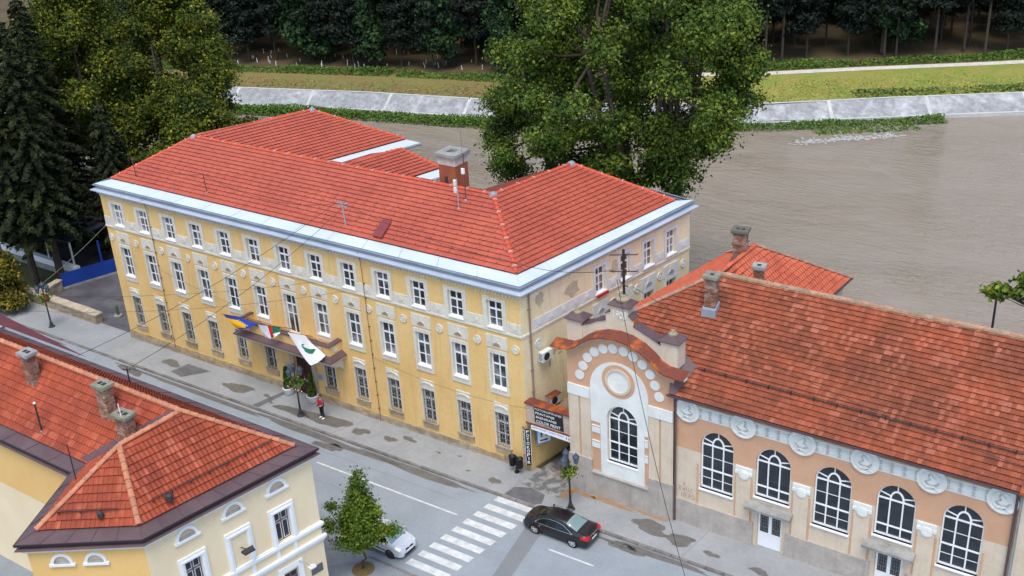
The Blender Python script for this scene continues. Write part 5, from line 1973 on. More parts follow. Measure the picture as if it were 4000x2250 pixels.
surE = ring_mesh('window_surround', 0.71, -0.16, 2.06, 0.425, -0.02, 1.76, 0.09, m_wtrim)
surE2 = ring_mesh('window_surround', 0.60, -0.16, 1.9, 0.52, -0.02, 1.80, 0.13, m_wtrim)


def fe_pt(t, z):
    p = FE(-t, z, 0)
    return Vector(p)


for i, t in enumerate(WT):
    if i == 1:
        o = shared_parts(C, surE, 'blind_window', [axes(fe_pt(t, 4.80), uE, nE)])[0]
        sub(o, surE2, 'outer_moulding')
        mb = MB()
        mb.fbox(FE, -t - 0.425, -t + 0.425, 4.78, 6.56, 0.0, 0.02)
        mb.build('blind_panel', MATS['warm_cream_plaster'], C)
    else:
        o = shared_parts(C, wc, 'window', [axes(fe_pt(t, 4.80), uE, nE)])[0]
        for me, q in ((pLo, (-0.2, 0.14, 0.07)), (pLo, (0.2, 0.14, 0.07)), (pHi, (-0.2, 0.14, 1.19)), (pHi, (0.2, 0.14, 1.19))):
            sub(o, me, 'pane', q)
        sub(o, wlite, 'sash_light')
        sub(o, surE, 'surround')
        sub(o, surE2, 'outer_moulding')
for t in WT:
    o = shared_parts(C, wc, 'window', [axes(fe_pt(t, 1.25), uE, nE)])[0]
    for me, q in ((pLo, (-0.2, 0.14, 0.07)), (pLo, (0.2, 0.14, 0.07)), (pHi, (-0.2, 0.14, 1.19)), (pHi, (0.2, 0.14, 1.19))):
        sub(o, me, 'pane', q)
    sub(o, surE, 'surround')


def lunette(F, s, z, parent, sc=1.0):
    mb = MB()
    mb.band(F, arc(s, z + 0.06, 0.57 * sc, 0.62 * sc, 0, 180, 16), arc(s, z + 0.06, 0.42 * sc, 0.46 * sc, 0, 180, 16), -0.01, 0.08)
    mb.fbox(F, s - 0.66 * sc, s + 0.66 * sc, z - 0.06, z + 0.06, -0.01, 0.12)
    o = mb.build('lunette', m_wtrim, parent)
    m2 = MB()
    m2.prism(F, arc(s, z + 0.06, 0.42 * sc, 0.46 * sc, 0, 180, 14), 0.0, 0.012)
    m2.build('lunette_niche', M('niche_tan', (0.50, 0.40, 0.28), rough=0.9), o)
    m2 = MB()
    m2.hexa([F(s - 0.4 * sc, z + 0.06, 0.0), F(s + 0.4 * sc, z + 0.06, 0.0), F(s + 0.4 * sc, z + 0.06, 0.07), F(s - 0.4 * sc, z + 0.06, 0.07),
             F(s - 0.36 * sc, z + 0.24, 0.0), F(s + 0.36 * sc, z + 0.24, 0.0), F(s + 0.4 * sc, z + 0.08, 0.07), F(s - 0.4 * sc, z + 0.08, 0.07)])
    m2.build('lunette_ledge', m_conc, o)


for t in WT:
    lunette(FE, -t - 0.02, 7.73, C)
for t in (3.3, 5.72, 8.2):
    mb = MB()
    mb.band(FE, circle(-t, 8.16, 0.33, 26), circle(-t, 8.16, 0.295, 26), -0.01, 0.02, closed=True)
    mb.build('plaster_ring', MATS['warm_cream_plaster'], C)
for s in (1.45, 2.95):
    lunette(FCh, s, 7.70, C, 0.88)
mb = MB()
for z0, z1, dd in ((4.46, 4.56, 0.08), (4.56, 4.70, 0.14), (4.70, 4.77, 0.07)):
    mb.fbox(FE, -LE, dd - 0.02, z0, z1, -0.01, dd)
mb.build('sill_band', m_wtrim, C)
mb = MB()
for z0, z1, dd in ((3.60, 3.70, 0.07), (3.70, 3.82, 0.12), (3.82, 3.95, 0.18)):
    mb.fbox(FE, -LE, dd - 0.02, z0, z1, -0.01, dd)
mb.build('floor_band', m_wtrim, C)
for t in WT:
    for o in (-0.5, 0.5):
        mb = MB()
        mb.fbox(FE, -t + o - 0.09, -t + o + 0.09, 3.95, 4.46, -0.01, 0.07)
        mb.build('console', m_wtrim, C)
mb = MB()
mb.fbox(FE, -0.95, -0.27, 1.88, 2.34, 0.0, 0.04)
mb.build('wall_plaque', M('plaque_dark', (0.09, 0.095, 0.11), (0.12, 0.12, 0.13), rough=0.5, nscale=4), C)
# eaves
sweep(PC, [(-0.36, 8.42), (-0.22, 8.46), (-0.18, 8.56), (-0.16, 8.60)]).build('white_cornice', m_wtrim, C)
sweep(PC, [(-0.18, 8.60), (-0.10, 8.62), (0.0, 8.70), (-0.02, 8.74), (-0.3, 8.84)]).build('cornice_flashing', m_brownmetal, C)
sweep(PC, [(-0.30, 8.83), (-0.12, 8.86), (-0.04, 8.92), (-0.02, 9.04), (-0.06, 9.05), (-0.10, 8.97), (-0.16, 8.98)]).build('gutter', M('dark_brown_gutter', (0.035, 0.024, 0.028), rough=0.5), C)
zT = 9.27
J1, J2 = Vector((-6.7, -18.35, 12.0)), Vector((-7.12, -21.58, 11.81))
RL = Vector((-45.0, -18.35, 12.0))
T3 = [Vector((p.x, p.y, zT)) for p in tp]
rb = MB()
for P in ([T3[0], T3[1], J1, RL], [T3[1], T3[2], J2, J1], [T3[2], T3[3], J2], [T3[3], T3[4], J1, J2], [T3[4], T3[5], RL, J1]):
    lo = -0.02 if P[1] is T3[5] else (-0.30 if P[0] is T3[1] else -0.06)
    rb.poly([p + Vector((0, 0, lo)) for p in P])
roofC = rb.build('roof', m_under, C)
TC_ = Tiles(0.215, 0.375, 0.095, 0.034, 6)
for P in ([T3[0], T3[1], J1, RL], [T3[1], T3[2], J2], [T3[2], T3[3], J2], [T3[3], T3[4], J1, J2], [T3[4], T3[5], RL, J1]):
    TC_.slope(P)
mb = MB()
mb.poly([T3[1] + Vector((0, 0, 0.03)), J2 + Vector((0, 0, 0.03)), J1 + Vector((0, 0, 0.03))])
mb.build('roof_slope', m_tileC, roofC)
TC_.build(roofC, m_tileC)
for a, b in ((RL, J1), (T3[4], J1), (J1, J2), (T3[3], J2), (T3[2], J2)):
    ridge_caps(roofC, a, b, m_ridgeC, 0.40, 0.14, lift=0.06)
op_ = [mitre(PC, i, -0.06) for i in (1, 2, 3, 4)]
flash_panels(roofC, (-45, -21.89), op_[0], T3[0], T3[1], 9.045, 9.25, 18, m_brownmetal)
flash_panels(roofC, op_[0], op_[1], T3[1], T3[2], 9.045, 9.25, 4, m_brownmetal)
flash_panels(roofC, op_[1], op_[2], T3[2], T3[3], 9.045, 9.25, 5, m_brownmetal)
flash_panels(roofC, op_[2], op_[3], T3[3], T3[4], 9.045, 9.25, 9, m_brownmetal)
flash_panels(roofC, op_[3], (-45, -14.28), T3[4], T3[5], 9.045, 9.25, 20, m_brownmetal)
mb = MB()                                           # valley sheet
vdir = (J1 - T3[1]).normalized()
sd_ = vdir.cross(Vector((0, 0, 1))).normalized()
up_ = Vector((0, 0, 0.15))
e4 = (T3[2] - T3[1]).normalized()
mb.add([T3[1] + Vector((-0.55, 0, 0)) + up_, T3[1] + up_, J1 + up_, J1 + Vector((-0.3, 0, 0)) + up_, T3[1] + e4 * 0.55 + up_, J1 + e4 * 0.25 + up_], [(0, 1, 2, 3), (1, 4, 5, 2)])
mb.build('valley_sheet', m_brownmetal, roofC)
mb = MB()
mb.poly([(-45, -11.9, 9.12), (-45, -14.9, 9.12), (-28.3, -14.1, 9.12), (-20.5, -14.1, 9.12), (-30.1, -13.2, 9.12)])
mb.build('maroon_roof_sheet', M('maroon_sheet', (0.13, 0.03, 0.035), (0.10, 0.028, 0.03), rough=0.55, nscale=0.8), roofC)
for P0, P1, P2 in ((T3[3], T3[4], J1), (T3[2], T3[3], J2)):   # snow rails near the eaves
    u = (P1 - P0).normalized()
    v = (P2 - P0)
    v = (v - u * v.dot(u)).normalized()
    nn = u.cross(v)
    L = (P1 - P0).length
    mb = MB()
    for q in (0.18, 0.28):
        mb.tube([P0 + u * 0.9 + v * (0.62 + q * 0.5) + nn * q, P1 - u * 0.9 + v * (0.62 + q * 0.5) + nn * q], 0.018, 5)
    k = 1.0
    while k < L - 0.9:
        p = P0 + u * k + v * 0.62
        mb.tube([p, p + nn * 0.32 + v * 0.05], 0.022, 5)
        k += 0.95
    mb.build('snow_rail', m_wire, roofC)
brick_chimney(roofC, -17.15, -19.25, 10.6, 12.65, 0.62, 0.5, 0.0, m_brick, m_conc, 2, 11, 0.15)
brick_chimney(roofC, -11.05, -19.3, 10.5, 12.55, 0.68, 0.5, 0.0, M('pale_flaking_brick', (0.36, 0.27, 0.20), (0.24, 0.10, 0.06), rough=0.95, nscale=3, rnd=0.3, fine=0.15), m_lich, 2, 12, 0.15)
brick_chimney(roofC, -9.1, -19.8, 10.4, 11.75, 0.78, 0.5, 0.1, MATS['pale_flaking_brick'], m_lich, 2, 13, 0.12)
mb = MB()
mb.tube([(-8.95, -20.0, 11.5), (-9.0, -20.0, 12.6)], 0.025, 6)
mb.build('white_antenna', m_white, roofC)
mb = MB()
mb.lathe((-4.5, -21.4, 9.75), [(0.2, 0), (0.17, 0.22), (0.08, 0.3), (0.02, 0.32)], 8)
mb.build('roof_vent', m_iron, roofC)
mb = MB()
mb.lathe((-6.2, -23.8, 9.75), [(0.16, 0), (0.13, 0.18), (0.06, 0.25), (0.02, 0.26)], 8)
mb.build('roof_vent', m_iron, roofC)

# wall lamps on the corner house
WLm = thing('flood_lamp', FE(-4.45, 5.7, 0.0), 'dark flood lamp fixed inside the blind window of the corner house', 'lamp')
mb = MB()
mb.tube([FE(-4.45, 5.75, 0.0), FE(-4.35, 5.85, 0.5)], 0.025, 6)
mb.build('arm', m_iron, WLm)
mb = MB()
mb.hexa([FE(-4.68, 5.78, 0.42), FE(-4.02, 5.78, 0.42), FE(-4.06, 5.75, 0.72), FE(-4.64, 5.75, 0.72), FE(-4.66, 5.9, 0.44), FE(-4.04, 5.9, 0.44), FE(-4.1, 5.84, 0.72), FE(-4.6, 5.84, 0.72)])
mb.build('housing', m_iron, WLm)
WL2 = thing('wall_lamp', FE(-1.6, 3.2, 0.0), 'small white lamp on a thin bracket above the plaque of the corner house', 'lamp')
mb = MB()
mb.tube([FE(-1.65, 3.3, 0.0), FE(-1.4, 3.15, 0.35), FE(-1.25, 3.0, 0.6)], 0.018, 5)
mb.build('arm', m_conc, WL2)
mb = MB()
mb.fbox(FE, -1.4, -1.05, 2.93, 3.0, 0.5, 0.78)
mb.fbox(FE, -1.3, -1.15, 3.0, 3.08, 0.56, 0.72)
mb.build('lamp_head', m_swhite, WL2)


# ------------------------------------------------------------------ foliage
def quad_mesh(name, V, mat):
    """V: (n,4,3) array of quads."""
    n = len(V)
    me = bpy.data.meshes.new(name)
    me.vertices.add(n * 4)
    me.vertices.foreach_set('co', V.reshape(-1).astype(np.float32))
    me.loops.add(n * 4)
    me.loops.foreach_set('vertex_index', np.arange(n * 4, dtype=np.int32))
    me.polygons.add(n)
    me.polygons.foreach_set('loop_start', np.arange(0, n * 4, 4, dtype=np.int32))
    me.polygons.foreach_set('loop_total', np.full(n, 4, dtype=np.int32))
    me.materials.append(mat)
    me.update(calc_edges=True)
    return me


def leaf_quads(P, N, size, rng, asp=1.5, jitter=0.9, szvar=0.4):
    """Leaf rhombi at points P facing roughly N."""
    n = len(P)
    N = N + rng.normal(0, jitter, (n, 3))
    N /= np.linalg.norm(N, axis=1, keepdims=True) + 1e-9
    A = np.cross(N, rng.normal(0, 1, (n, 3)))
    A /= np.linalg.norm(A, axis=1, keepdims=True) + 1e-9
    B = np.cross(N, A)
    s = size * (1 + rng.uniform(-szvar, szvar, (n, 1)))
    a, b = A * s * asp * 0.5, B * s * 0.5
    fold = N * s * 0.12
    return np.stack([P - a, P - b * 0.9 + fold, P + a, P + b * 0.9 + fold], axis=1)


def clump_points(blobs, ncl, per, crad, rng, shell=0.55, flat=0.75):
    """Leaf points gathered in clumps that fill a set of ellipsoids (mostly towards their shells)."""
    vol = np.array([b[1][0] * b[1][1] * b[1][2] for b in blobs]) ** (2 / 3)
    vol /= vol.sum()
    P, N = [], []
    for k, (c, r) in enumerate(blobs):
        m = max(3, int(ncl * vol[k]))
        dr = rng.normal(0, 1, (m, 3))
        dr /= np.linalg.norm(dr, axis=1, keepdims=True)
        rad = shell + (1 - shell) * rng.uniform(0, 1, (m, 1)) ** 0.6
        rad *= rng.uniform(0.82, 1.12, (m, 1))
        C_ = np.array(c) + dr * rad * np.array(r)
        cr = crad * rng.uniform(0.6, 1.4, (m, 1, 1))
        o = rng.normal(0, 1, (m, per, 3)) * cr * np.array([1, 1, flat])
        P.append((C_[:, None, :] + o).reshape(-1, 3))
        nn = dr[:, None, :] * 0.6 + o / (np.linalg.norm(o, axis=2, keepdims=True) + 1e-6) * 0.5 + np.array([0, 0, 0.55])
        N.append(nn.reshape(-1, 3))
    return np.concatenate(P), np.concatenate(N)


def limbs_mesh(base, fork, blobs, r0, rng, nsub=5, lean=(0, 0)):
    mb = MB()
    b = Vector(base)
    f = Vector(fork)
    mid = b.lerp(f, 0.5) + Vector((rng.normal(0, 0.1), rng.normal(0, 0.1), 0))
    mb.tube([b + Vector((0, 0, -0.2)), b + Vector((0, 0, 0.5)), mid, f], [r0 * 1.45, r0 * 1.05, r0 * 0.9, r0 * 0.75], 9)
    hubs = []
    if len(blobs) > 10:
        a0 = rng.uniform(0, 6.28)
        for k in range(6):
            an = a0 + 6.283 * k / 6 + rng.normal(0, 0.25)
            grp = [Vector(c) for c, _ in blobs if (math.atan2(c[1] - f.y, c[0] - f.x) - an) % 6.283 < 1.05] or [Vector(blobs[k][0])]
            cen = sum(grp, Vector((0, 0, 0))) / len(grp)
            h1 = f.lerp(cen, 0.42) + Vector((0, 0, min(0.6, r0)))
            h2 = f.lerp(cen, 0.85) + Vector((rng.normal(0, 0.4), rng.normal(0, 0.4), 2.6)) * min(1.0, r0 * 2)
            s0 = b.lerp(f, float(rng.uniform(0.62, 1.0)))
            mb.tube([s0, s0.lerp(h1, 0.5) + Vector((rng.normal(0, 0.2), rng.normal(0, 0.2), -0.25)), h1, h2, h2 + Vector((0, 0, min(2.2, r0 * 5)))], [r0 * 0.62, r0 * 0.5, r0 * 0.42, r0 * 0.3, r0 * 0.12], 7)
            hubs += [h1, h1.lerp(h2, 0.5), h2]
    for c, r in blobs:
        c = Vector(c)
        st = min(hubs, key=lambda h: (h - c).length) if hubs else b.lerp(f, float(rng.uniform(0.7, 1.0)))
        m1 = st.lerp(c, 0.5) + Vector((rng.normal(0, 0.25), rng.normal(0, 0.25), -0.2 + rng.normal(0, 0.2)))
        end = c + Vector((0, 0, r[2] * 0.4))
        L = (end - st).length
        q = r0 * (0.26 if hubs else 0.5)
        mb.tube([st, m1, c, end], [q, q * 0.72, q * 0.45, q * 0.15], 6)
        for k in range(nsub):
            dr = rng.normal(0, 1, 3)
            dr /= np.linalg.norm(dr)
            e = c + Vector((dr[0] * r[0], dr[1] * r[1], abs(dr[2]) * r[2] * 0.9))
            s2 = m1.lerp(c, float(rng.uniform(0.2, 1)))
            mb.tube([s2, s2.lerp(e, 0.5) + Vector((0, 0, rng.normal(0, 0.2))), e], [q * 0.36, q * 0.2, q * 0.06], 4)
    return mb


def tree(name, label, base, fork_h, blobs, ncl, per, crad, leaf, mat, r0, seed, group=None, lean=(0, 0), shell=0.5, extra=None):
    rng = np.random.default_rng(seed)
    B = Vector(base)
    t = thing(name, base, label, 'tree', group)
    bl = [((B.x + c[0], B.y + c[1], B.z + c[2]), r) for c, r in blobs]
    fk = (B.x + lean[0], B.y + lean[1], B.z + fork_h)
    limbs_mesh(base, fk, bl, r0, rng).build('trunk', m_bark, t, smooth=True)
    P, N = clump_points(bl, ncl, per, crad, rng, shell)
    V = leaf_quads(P, N, leaf, rng)
    me = quad_mesh('crown', V - np.array(B), mat)
    put('crown', me, B, t, kind='stuff')
    return t


m_lime = leafmat('deep_green_leaves', (0.032, 0.066, 0.010), (0.068, 0.118, 0.013), (0.16, 0.20, 0.018), 0.3)
m_plane = leafmat('olive_leaves', (0.022, 0.044, 0.007), (0.075, 0.100, 0.008), (0.21, 0.205, 0.010), 0.35)
m_street = leafmat('bright_leaves', (0.045, 0.095, 0.010), (0.09, 0.14, 0.012), (0.21, 0.24, 0.02), 0.3)
m_spruce = leafmat('spruce_needles', (0.011, 0.018, 0.007), (0.018, 0.026, 0.008), (0.042, 0.048, 0.010), 0.2)
m_pine = leafmat('pine_needles', (0.006, 0.011, 0.009), (0.010, 0.019, 0.012), (0.018, 0.032, 0.014), 0.25)
m_shrub = leafmat('shrub_leaves', (0.045, 0.11, 0.014), (0.075, 0.14, 0.018), (0.12, 0.19, 0.025), 0.3)
m_fgreen = leafmat('forest_broadleaf', (0.012, 0.032, 0.014), (0.022, 0.050, 0.016), (0.04, 0.085, 0.022), 0.25)


def rblobs(seed, n, rx, ry, z0, z1, br, taper=0.5):
    rg = random.Random(seed)
    out = []
    for k in range(n):
        a = 2.4 * k + rg.uniform(-0.4, 0.4)
        f = (k + 0.5) / n
        z = z0 + (z1 - z0) * f
        prof = math.sin(math.pi * min(1, max(0.12, 0.12 + 0.88 * f) ** taper))
        q = math.sqrt(rg.uniform(0.15, 1.25)) * prof
        s = br * rg.uniform(0.75, 1.25)
        out.append(((rx * q * math.cos(a), ry * q * math.sin(a), z), (s, s, s * 0.8)))
    return out


tree('riverside_tree', 'largest dark green riverside tree, its trunk just behind the roof ridge', (-6.4, 24.3, -0.1), 7.0, rblobs(1, 40, 9.0, 8.0, 11.0, 27.5, 1.65, 0.95) + [((-3.5, -1.5, 10.4), (1.9, 1.6, 0.9)), ((1.2, -2.0, 10.0), (1.7, 1.5, 0.9)), ((3.2, -1.0, 11.6), (1.6, 1.4, 1.0)), ((-6.5, -1.0, 11.2), (1.8, 1.5, 0.9))], 960, 100, 0.42, 0.17, m_lime, 0.55, 101, 'riverside trees', lean=(0.2, 0.3), shell=0.35)
tree('riverside_tree', 'riverside tree with forked dark trunk, right of the largest one and over the river', (-3.4, 25.2, -0.3), 8.0,
     rblobs(2, 20, 4.4, 4.6, 12.5, 26.5, 1.5, 0.95) + [((3.6, 1.5, 16.5), (1.8, 1.6, 1.0)), ((5.0, 1.0, 18.8), (1.6, 1.5, 1.1)), ((6.3, 0.5, 16.6), (1.0, 0.9, 0.4)), ((4.6, 0.5, 21.5), (1.5, 1.4, 1.3))], 480, 100, 0.42, 0.17, m_lime, 0.4, 102, 'riverside trees', lean=(0.3, 0.2), shell=0.35)
tree('riverside_tree', 'riverside tree left of the largest one, low branches over the red roof', (-13.2, 25.0, -0.2), 7.0, rblobs(3, 20, 4.6, 5.0, 10.0, 24.5, 1.6) + [((-4.6, -1.5, 12.0), (2.0, 1.6, 1.0)), ((-3.0, -2.5, 9.6), (1.7, 1.5, 0.9)), ((0.5, -3.0, 9.0), (2.0, 1.5, 1.0))],
     540, 100, 0.42, 0.17, m_lime, 0.4, 103, 'riverside trees', shell=0.35)
tree('plane_tree', 'tall olive-yellow leafy tree beside the left end of the red roof', (-52.5, 21.0, -0.6), 6.0, rblobs(4, 30, 6.2, 6.2, 6.0, 25.0, 2.0), 1050, 90, 0.45, 0.19, m_plane, 0.45, 104, 'leafy trees left of the yellow building', shell=0.4)
tree('plane_tree', 'olive leafy tree between the tall one and the dark spruces', (-58.5, 15.0, -0.7), 6.0, rblobs(5, 26, 5.0, 5.0, 7.0, 25.0, 1.9), 900, 90, 0.45, 0.19, m_plane, 0.4, 105, 'leafy trees left of the yellow building', shell=0.4)
tree('plane_tree', 'olive leafy tree rising behind the others in the upper left corner', (-69, 22.0, -0.8), 6.0, rblobs(6, 26, 7, 6, 6.0, 26.0, 2.6), 850, 80, 0.48, 0.21, m_plane, 0.4, 106, 'leafy trees left of the yellow building', shell=0.4)
tree('plane_tree', 'low leafy tree tucked behind the left corner of the yellow building', (-47.5, 18.0, -0.5), 4.0, rblobs(16, 16, 3.6, 3.6, 4.0, 13.0, 1.8), 520, 70, 0.42, 0.2, m_plane, 0.3, 116, 'leafy trees left of the yellow building', shell=0.4)
tree('garden_tree', 'tree at the right edge with a leafy branch reaching over the river', (29.0, 21.0, 0.2), 5.0,
     [((0, 0, 9), (3, 3, 2.5)), ((-4.0, 0.3, 8.2), (1.8, 1.2, 0.7)), ((-6.2, 0.0, 7.6), (1.3, 0.8, 0.35)), ((-8.0, -0.3, 7.6), (1.0, 0.6, 0.28)), ((-6.8, 0.2, 8.7), (0.4, 0.4, 0.6)), ((-5.2, 0.2, 9.2), (0.5, 0.4, 0.5))], 260, 26, 0.26, 0.26, m_street, 0.3, 107, shell=0.3)
tree('street_tree', 'small pyramid-shaped street tree by the silver car', (-2.65, -12.1, -0.03), 1.7,
     [((0.15, 0, 2.3), (1.15, 1.15, 0.6)), ((0.2, 0.1, 3.0), (1.2, 1.15, 0.6)), ((0.25, 0, 3.7), (1.0, 1.0, 0.6)), ((0.35, 0, 4.4), (0.75, 0.75, 0.55)), ((0.45, 0, 5.2), (0.5, 0.5, 0.55)), ((0.5, 0, 6.0), (0.24, 0.24, 0.5)),
      ((-1.5, -0.2, 3.6), (0.45, 0.25, 0.15)), ((1.5, 0.5, 2.9), (0.5, 0.28, 0.2)), ((-1.3, -0.8, 3.0), (0.5, 0.3, 0.2)), ((1.0, 0.2, 4.1), (0.4, 0.3, 0.2)), ((2.0, 0.6, 3.0), (0.3, 0.2, 0.12))],
     420, 46, 0.17, 0.10, m_street, 0.055, 108, lean=(0.05, 0), shell=0.3)
mb = MB()
mb.lathe((-2.65, -12.1, -0.03), [(0.62, 0.0), (0.6, 0.03), (0.3, 0.07), (0.05, 0.08)], 18)
sp = mb.build('tree_pit', M('fallen_leaves', (0.16, 0.11, 0.04), (0.11, 0.08, 0.035), rough=1, nscale=9, fine=0.3, fscale=30), pav2)
tree('pavement_tree', 'yellow-green bushy tree by the kerb at the left edge', (-51.3, -1.5, -0.57), 0.8,
     [((0.3, -0.2, 1.5), (1.7, 1.5, 0.9)), ((0.0, 0, 2.9), (1.6, 1.5, 0.9)), ((-0.2, 0.1, 4.2), (1.1, 1.1, 0.8)), ((1.2, -0.2, 1.1), (1.1, 0.9, 0.5)), ((0.9, 0.1, 3.4), (0.8, 0.8, 0.6))], 330, 28, 0.26, 0.2,
     leafmat('golden_leaves', (0.045, 0.055, 0.008), (0.10, 0.09, 0.01), (0.26, 0.19, 0.015), 0.3), 0.12, 109, shell=0.4)


def spruce(name, label, base, H, r, z0, seed, mat, group, whorl=0.55):
    rng = np.random.default_rng(seed)
    B = Vector(base)
    t = thing(name, base, label, 'tree', group)
    mb = MB()
    mb.tube([B + Vector((0, 0, -0.2)), B + Vector((0, 0, H * 0.5)), B + Vector((0, 0, H))], [0.36, 0.22, 0.03], 8)
    Ps, Ns = [], []
    z = z0
    while z < H - 0.3:
        L = r * (1 - (z - z0) / (H - z0)) ** 0.75 * rng.uniform(0.8, 1.15) + 0.25
        nb = 9
        a0 = rng.uniform(0, 6.28)
        for k in range(nb):
            a = a0 + 6.283 * k / nb + rng.normal(0, 0.12)
            l = L * rng.uniform(0.7, 1.12)
            if rng.random() < 0.12:
                continue
            m = max(8, int(l * 36))
            q = rng.uniform(0.12, 1, m) ** 0.8
            droop = -0.28 * l * q ** 1.3
            side = rng.normal(0, 0.20, m) * l * 0.35 * (1.15 - q)
            P = np.stack([B.x + np.cos(a) * l * q - np.sin(a) * side, B.y + np.sin(a) * l * q + np.cos(a) * side, B.z + z + droop - np.abs(rng.normal(0, 0.13, m))], 1)
            Ps.append(P)
            Ns.append(np.stack([np.full(m, np.cos(a) * 0.5), np.full(m, np.sin(a) * 0.5), np.full(m, 0.9)], 1))
            if rng.random() < 0.6:
                e = B + Vector((math.cos(a) * l * 0.9, math.sin(a) * l * 0.9, z - 0.24 * l))
                mb.tube([B + Vector((0, 0, z)), e], [0.04, 0.012], 4)
        z += whorl * rng.uniform(0.8, 1.2)
    mb.build('trunk', m_bark, t)
    V = leaf_quads(np.concatenate(Ps), np.concatenate(Ns), 0.22, rng, asp=2.2, jitter=0.45)
    put('crown', quad_mesh('crown', V - np.array(B), mat), B, t, kind='stuff')
    return t


GS = 'dark spruces on the lawn'
spruce('spruce', 'dark spruce whose bare trunk rises from the lawn by the stone wall corner', (-53.4, 2.6, -0.6), 22, 3.4, 5.6, 201, m_spruce, GS)
spruce('spruce', 'dark spruce with thick trunk just left of the blue barrier', (-52.0, 4.2, -0.6), 23, 3.7, 5.0, 202, m_spruce, GS)
spruce('spruce', 'dark spruce at the left edge of the picture', (-59.0, 3.0, -0.65), 23, 3.8, 6.0, 203, m_spruce, GS)
spruce('spruce', 'dark spruce behind the white parapet wall', (-57.5, 9.5, -0.65), 24, 4.4, 2.5, 204, m_spruce, GS)
spruce('spruce', 'dark spruce filling the upper left corner behind the others', (-72.0, 9.0, -0.8), 27, 5.0, 2.5, 206, m_spruce, GS)
spruce('spruce', 'dark spruce at the very top left corner, farthest back', (-80.0, 16.0, -0.9), 27, 5.0, 2.5, 207, m_spruce, GS)
spruce('spruce', 'dark spruce between the blue barrier and the leafy trees', (-50.6, 10.5, -0.6), 15, 3.2, 2.0, 205, m_spruce, GS)

# ---- forest on the far bank
rng = np.random.default_rng(77)


def forest_proto(seed, H, z0, r, mat, n, dead=True):
    rg = np.random.default_rng(seed)
    mb = MB()
    mb.tube([(0, 0, -0.3), (0.05, 0, H * 0.5), (0, 0.05, H)], [0.17, 0.13, 0.03], 6)
    for k in range(10):
        z = rg.uniform(1.5, z0 + 2)
        a = rg.uniform(0, 6.28)
        l = rg.uniform(0.4, 1.1)
        mb.tube([(0, 0, z), (math.cos(a) * l, math.sin(a) * l, z + rg.uniform(-0.1, 0.3))], [0.025, 0.008], 3)
    tm = mesh_of(mb, 'trunk', m_bark)
    bl = []
    z = z0
    while z < H:
        f = (z - z0) / (H - z0)
        rr = r * (1 - f) ** 0.6 + 0.3
        for k in range(3):
            a = rg.uniform(0, 6.28)
            q = rr * rg.uniform(0.2, 0.75)
            bl.append(((q * math.cos(a), q * math.sin(a), z + rg.uniform(-0.4, 0.4)), (rr * 0.55, rr * 0.55, 0.55)))
        z += 1.25
    P, N = clump_points(bl, n, 24, 0.30, rg, 0.3)
    V = leaf_quads(P, N, 0.30, rg, asp=1.9, jitter=0.7)
    return tm, quad_mesh('crown', V, mat)


protos = [forest_proto(301, 17, 5.6, 2.6, m_pine, 260), forest_proto(302, 19, 7.0, 2.4, m_pine, 260), forest_proto(303, 16, 4.2, 2.8, m_pine, 300), forest_proto(304, 18, 2.2, 3.0, m_fgreen, 330)]
FO = along(FB, 3.9)
cnt = 0
spots = []
for p, dr, nn in FO:
    if p.x < -135 or p.x > 26:
        continue
    q = (15.5 if p.x < -38 else 20.5) + rng.uniform(0, 3)
    while q < (44 if p.x < -38 else 52) and cnt < 299:
        pos = p + nn * q + dr * rng.uniform(-1.6, 1.6)
        spots.append((pos, q))
        q += rng.uniform(5.0, 7.6)
        cnt += 1
for pos, q in spots:
    k = int(rng.integers(0, 3)) if rng.random() < 0.86 else 3
    tm, cm = protos[k]
    front = q < (21 if pos.x < -38 else 26)
    zf_ = -1.93 + (q - 12.9) / 147 * 1.43
    name = 'broadleaf_tree' if k == 3 else 'pine_tree'
    lab = 'deep green leafy tree among the pines on the far bank' if k == 3 else 'dark pine in the forest edge on the far bank'
    t = thing(name, (pos.x, pos.y, zf_), lab, 'tree', 'leafy trees among the far pines' if k == 3 else 'pines of the far bank forest', rot=float(rng.uniform(0, 6.28)), local=True)
    s_ = float(rng.uniform(0.85, 1.15))
    t.scale = (s_, s_, s_)
    sub(t, tm, 'trunk')
    sub(t, cm, 'crown')['kind'] = 'stuff'
mbP, mbN = [], []
rgw = np.random.default_rng(55)
for p, dr, nn in along(FB, 1.6):
    if -150 < p.x < 60:
        for q in (47, 52, 57):
            c_ = p + nn * (q + rgw.uniform(-2, 2))
            m_ = 60
            mbP.append(np.stack([c_.x + rgw.normal(0, 1.3, m_), c_.y + rgw.normal(0, 1.3, m_), rgw.uniform(-1.0, 18, m_)], 1))
            mbN.append(np.tile([0.2, -0.6, 0.5], (m_, 1)))
put('deep_wood', quad_mesh('deep_wood', leaf_quads(np.concatenate(mbP), np.concatenate(mbN), 1.1, rgw, asp=1.5), m_pine), Vector((0, 0, 0)), None, kind='stuff', label='dark mass of the wood behind the first rows of pines', category='wood')
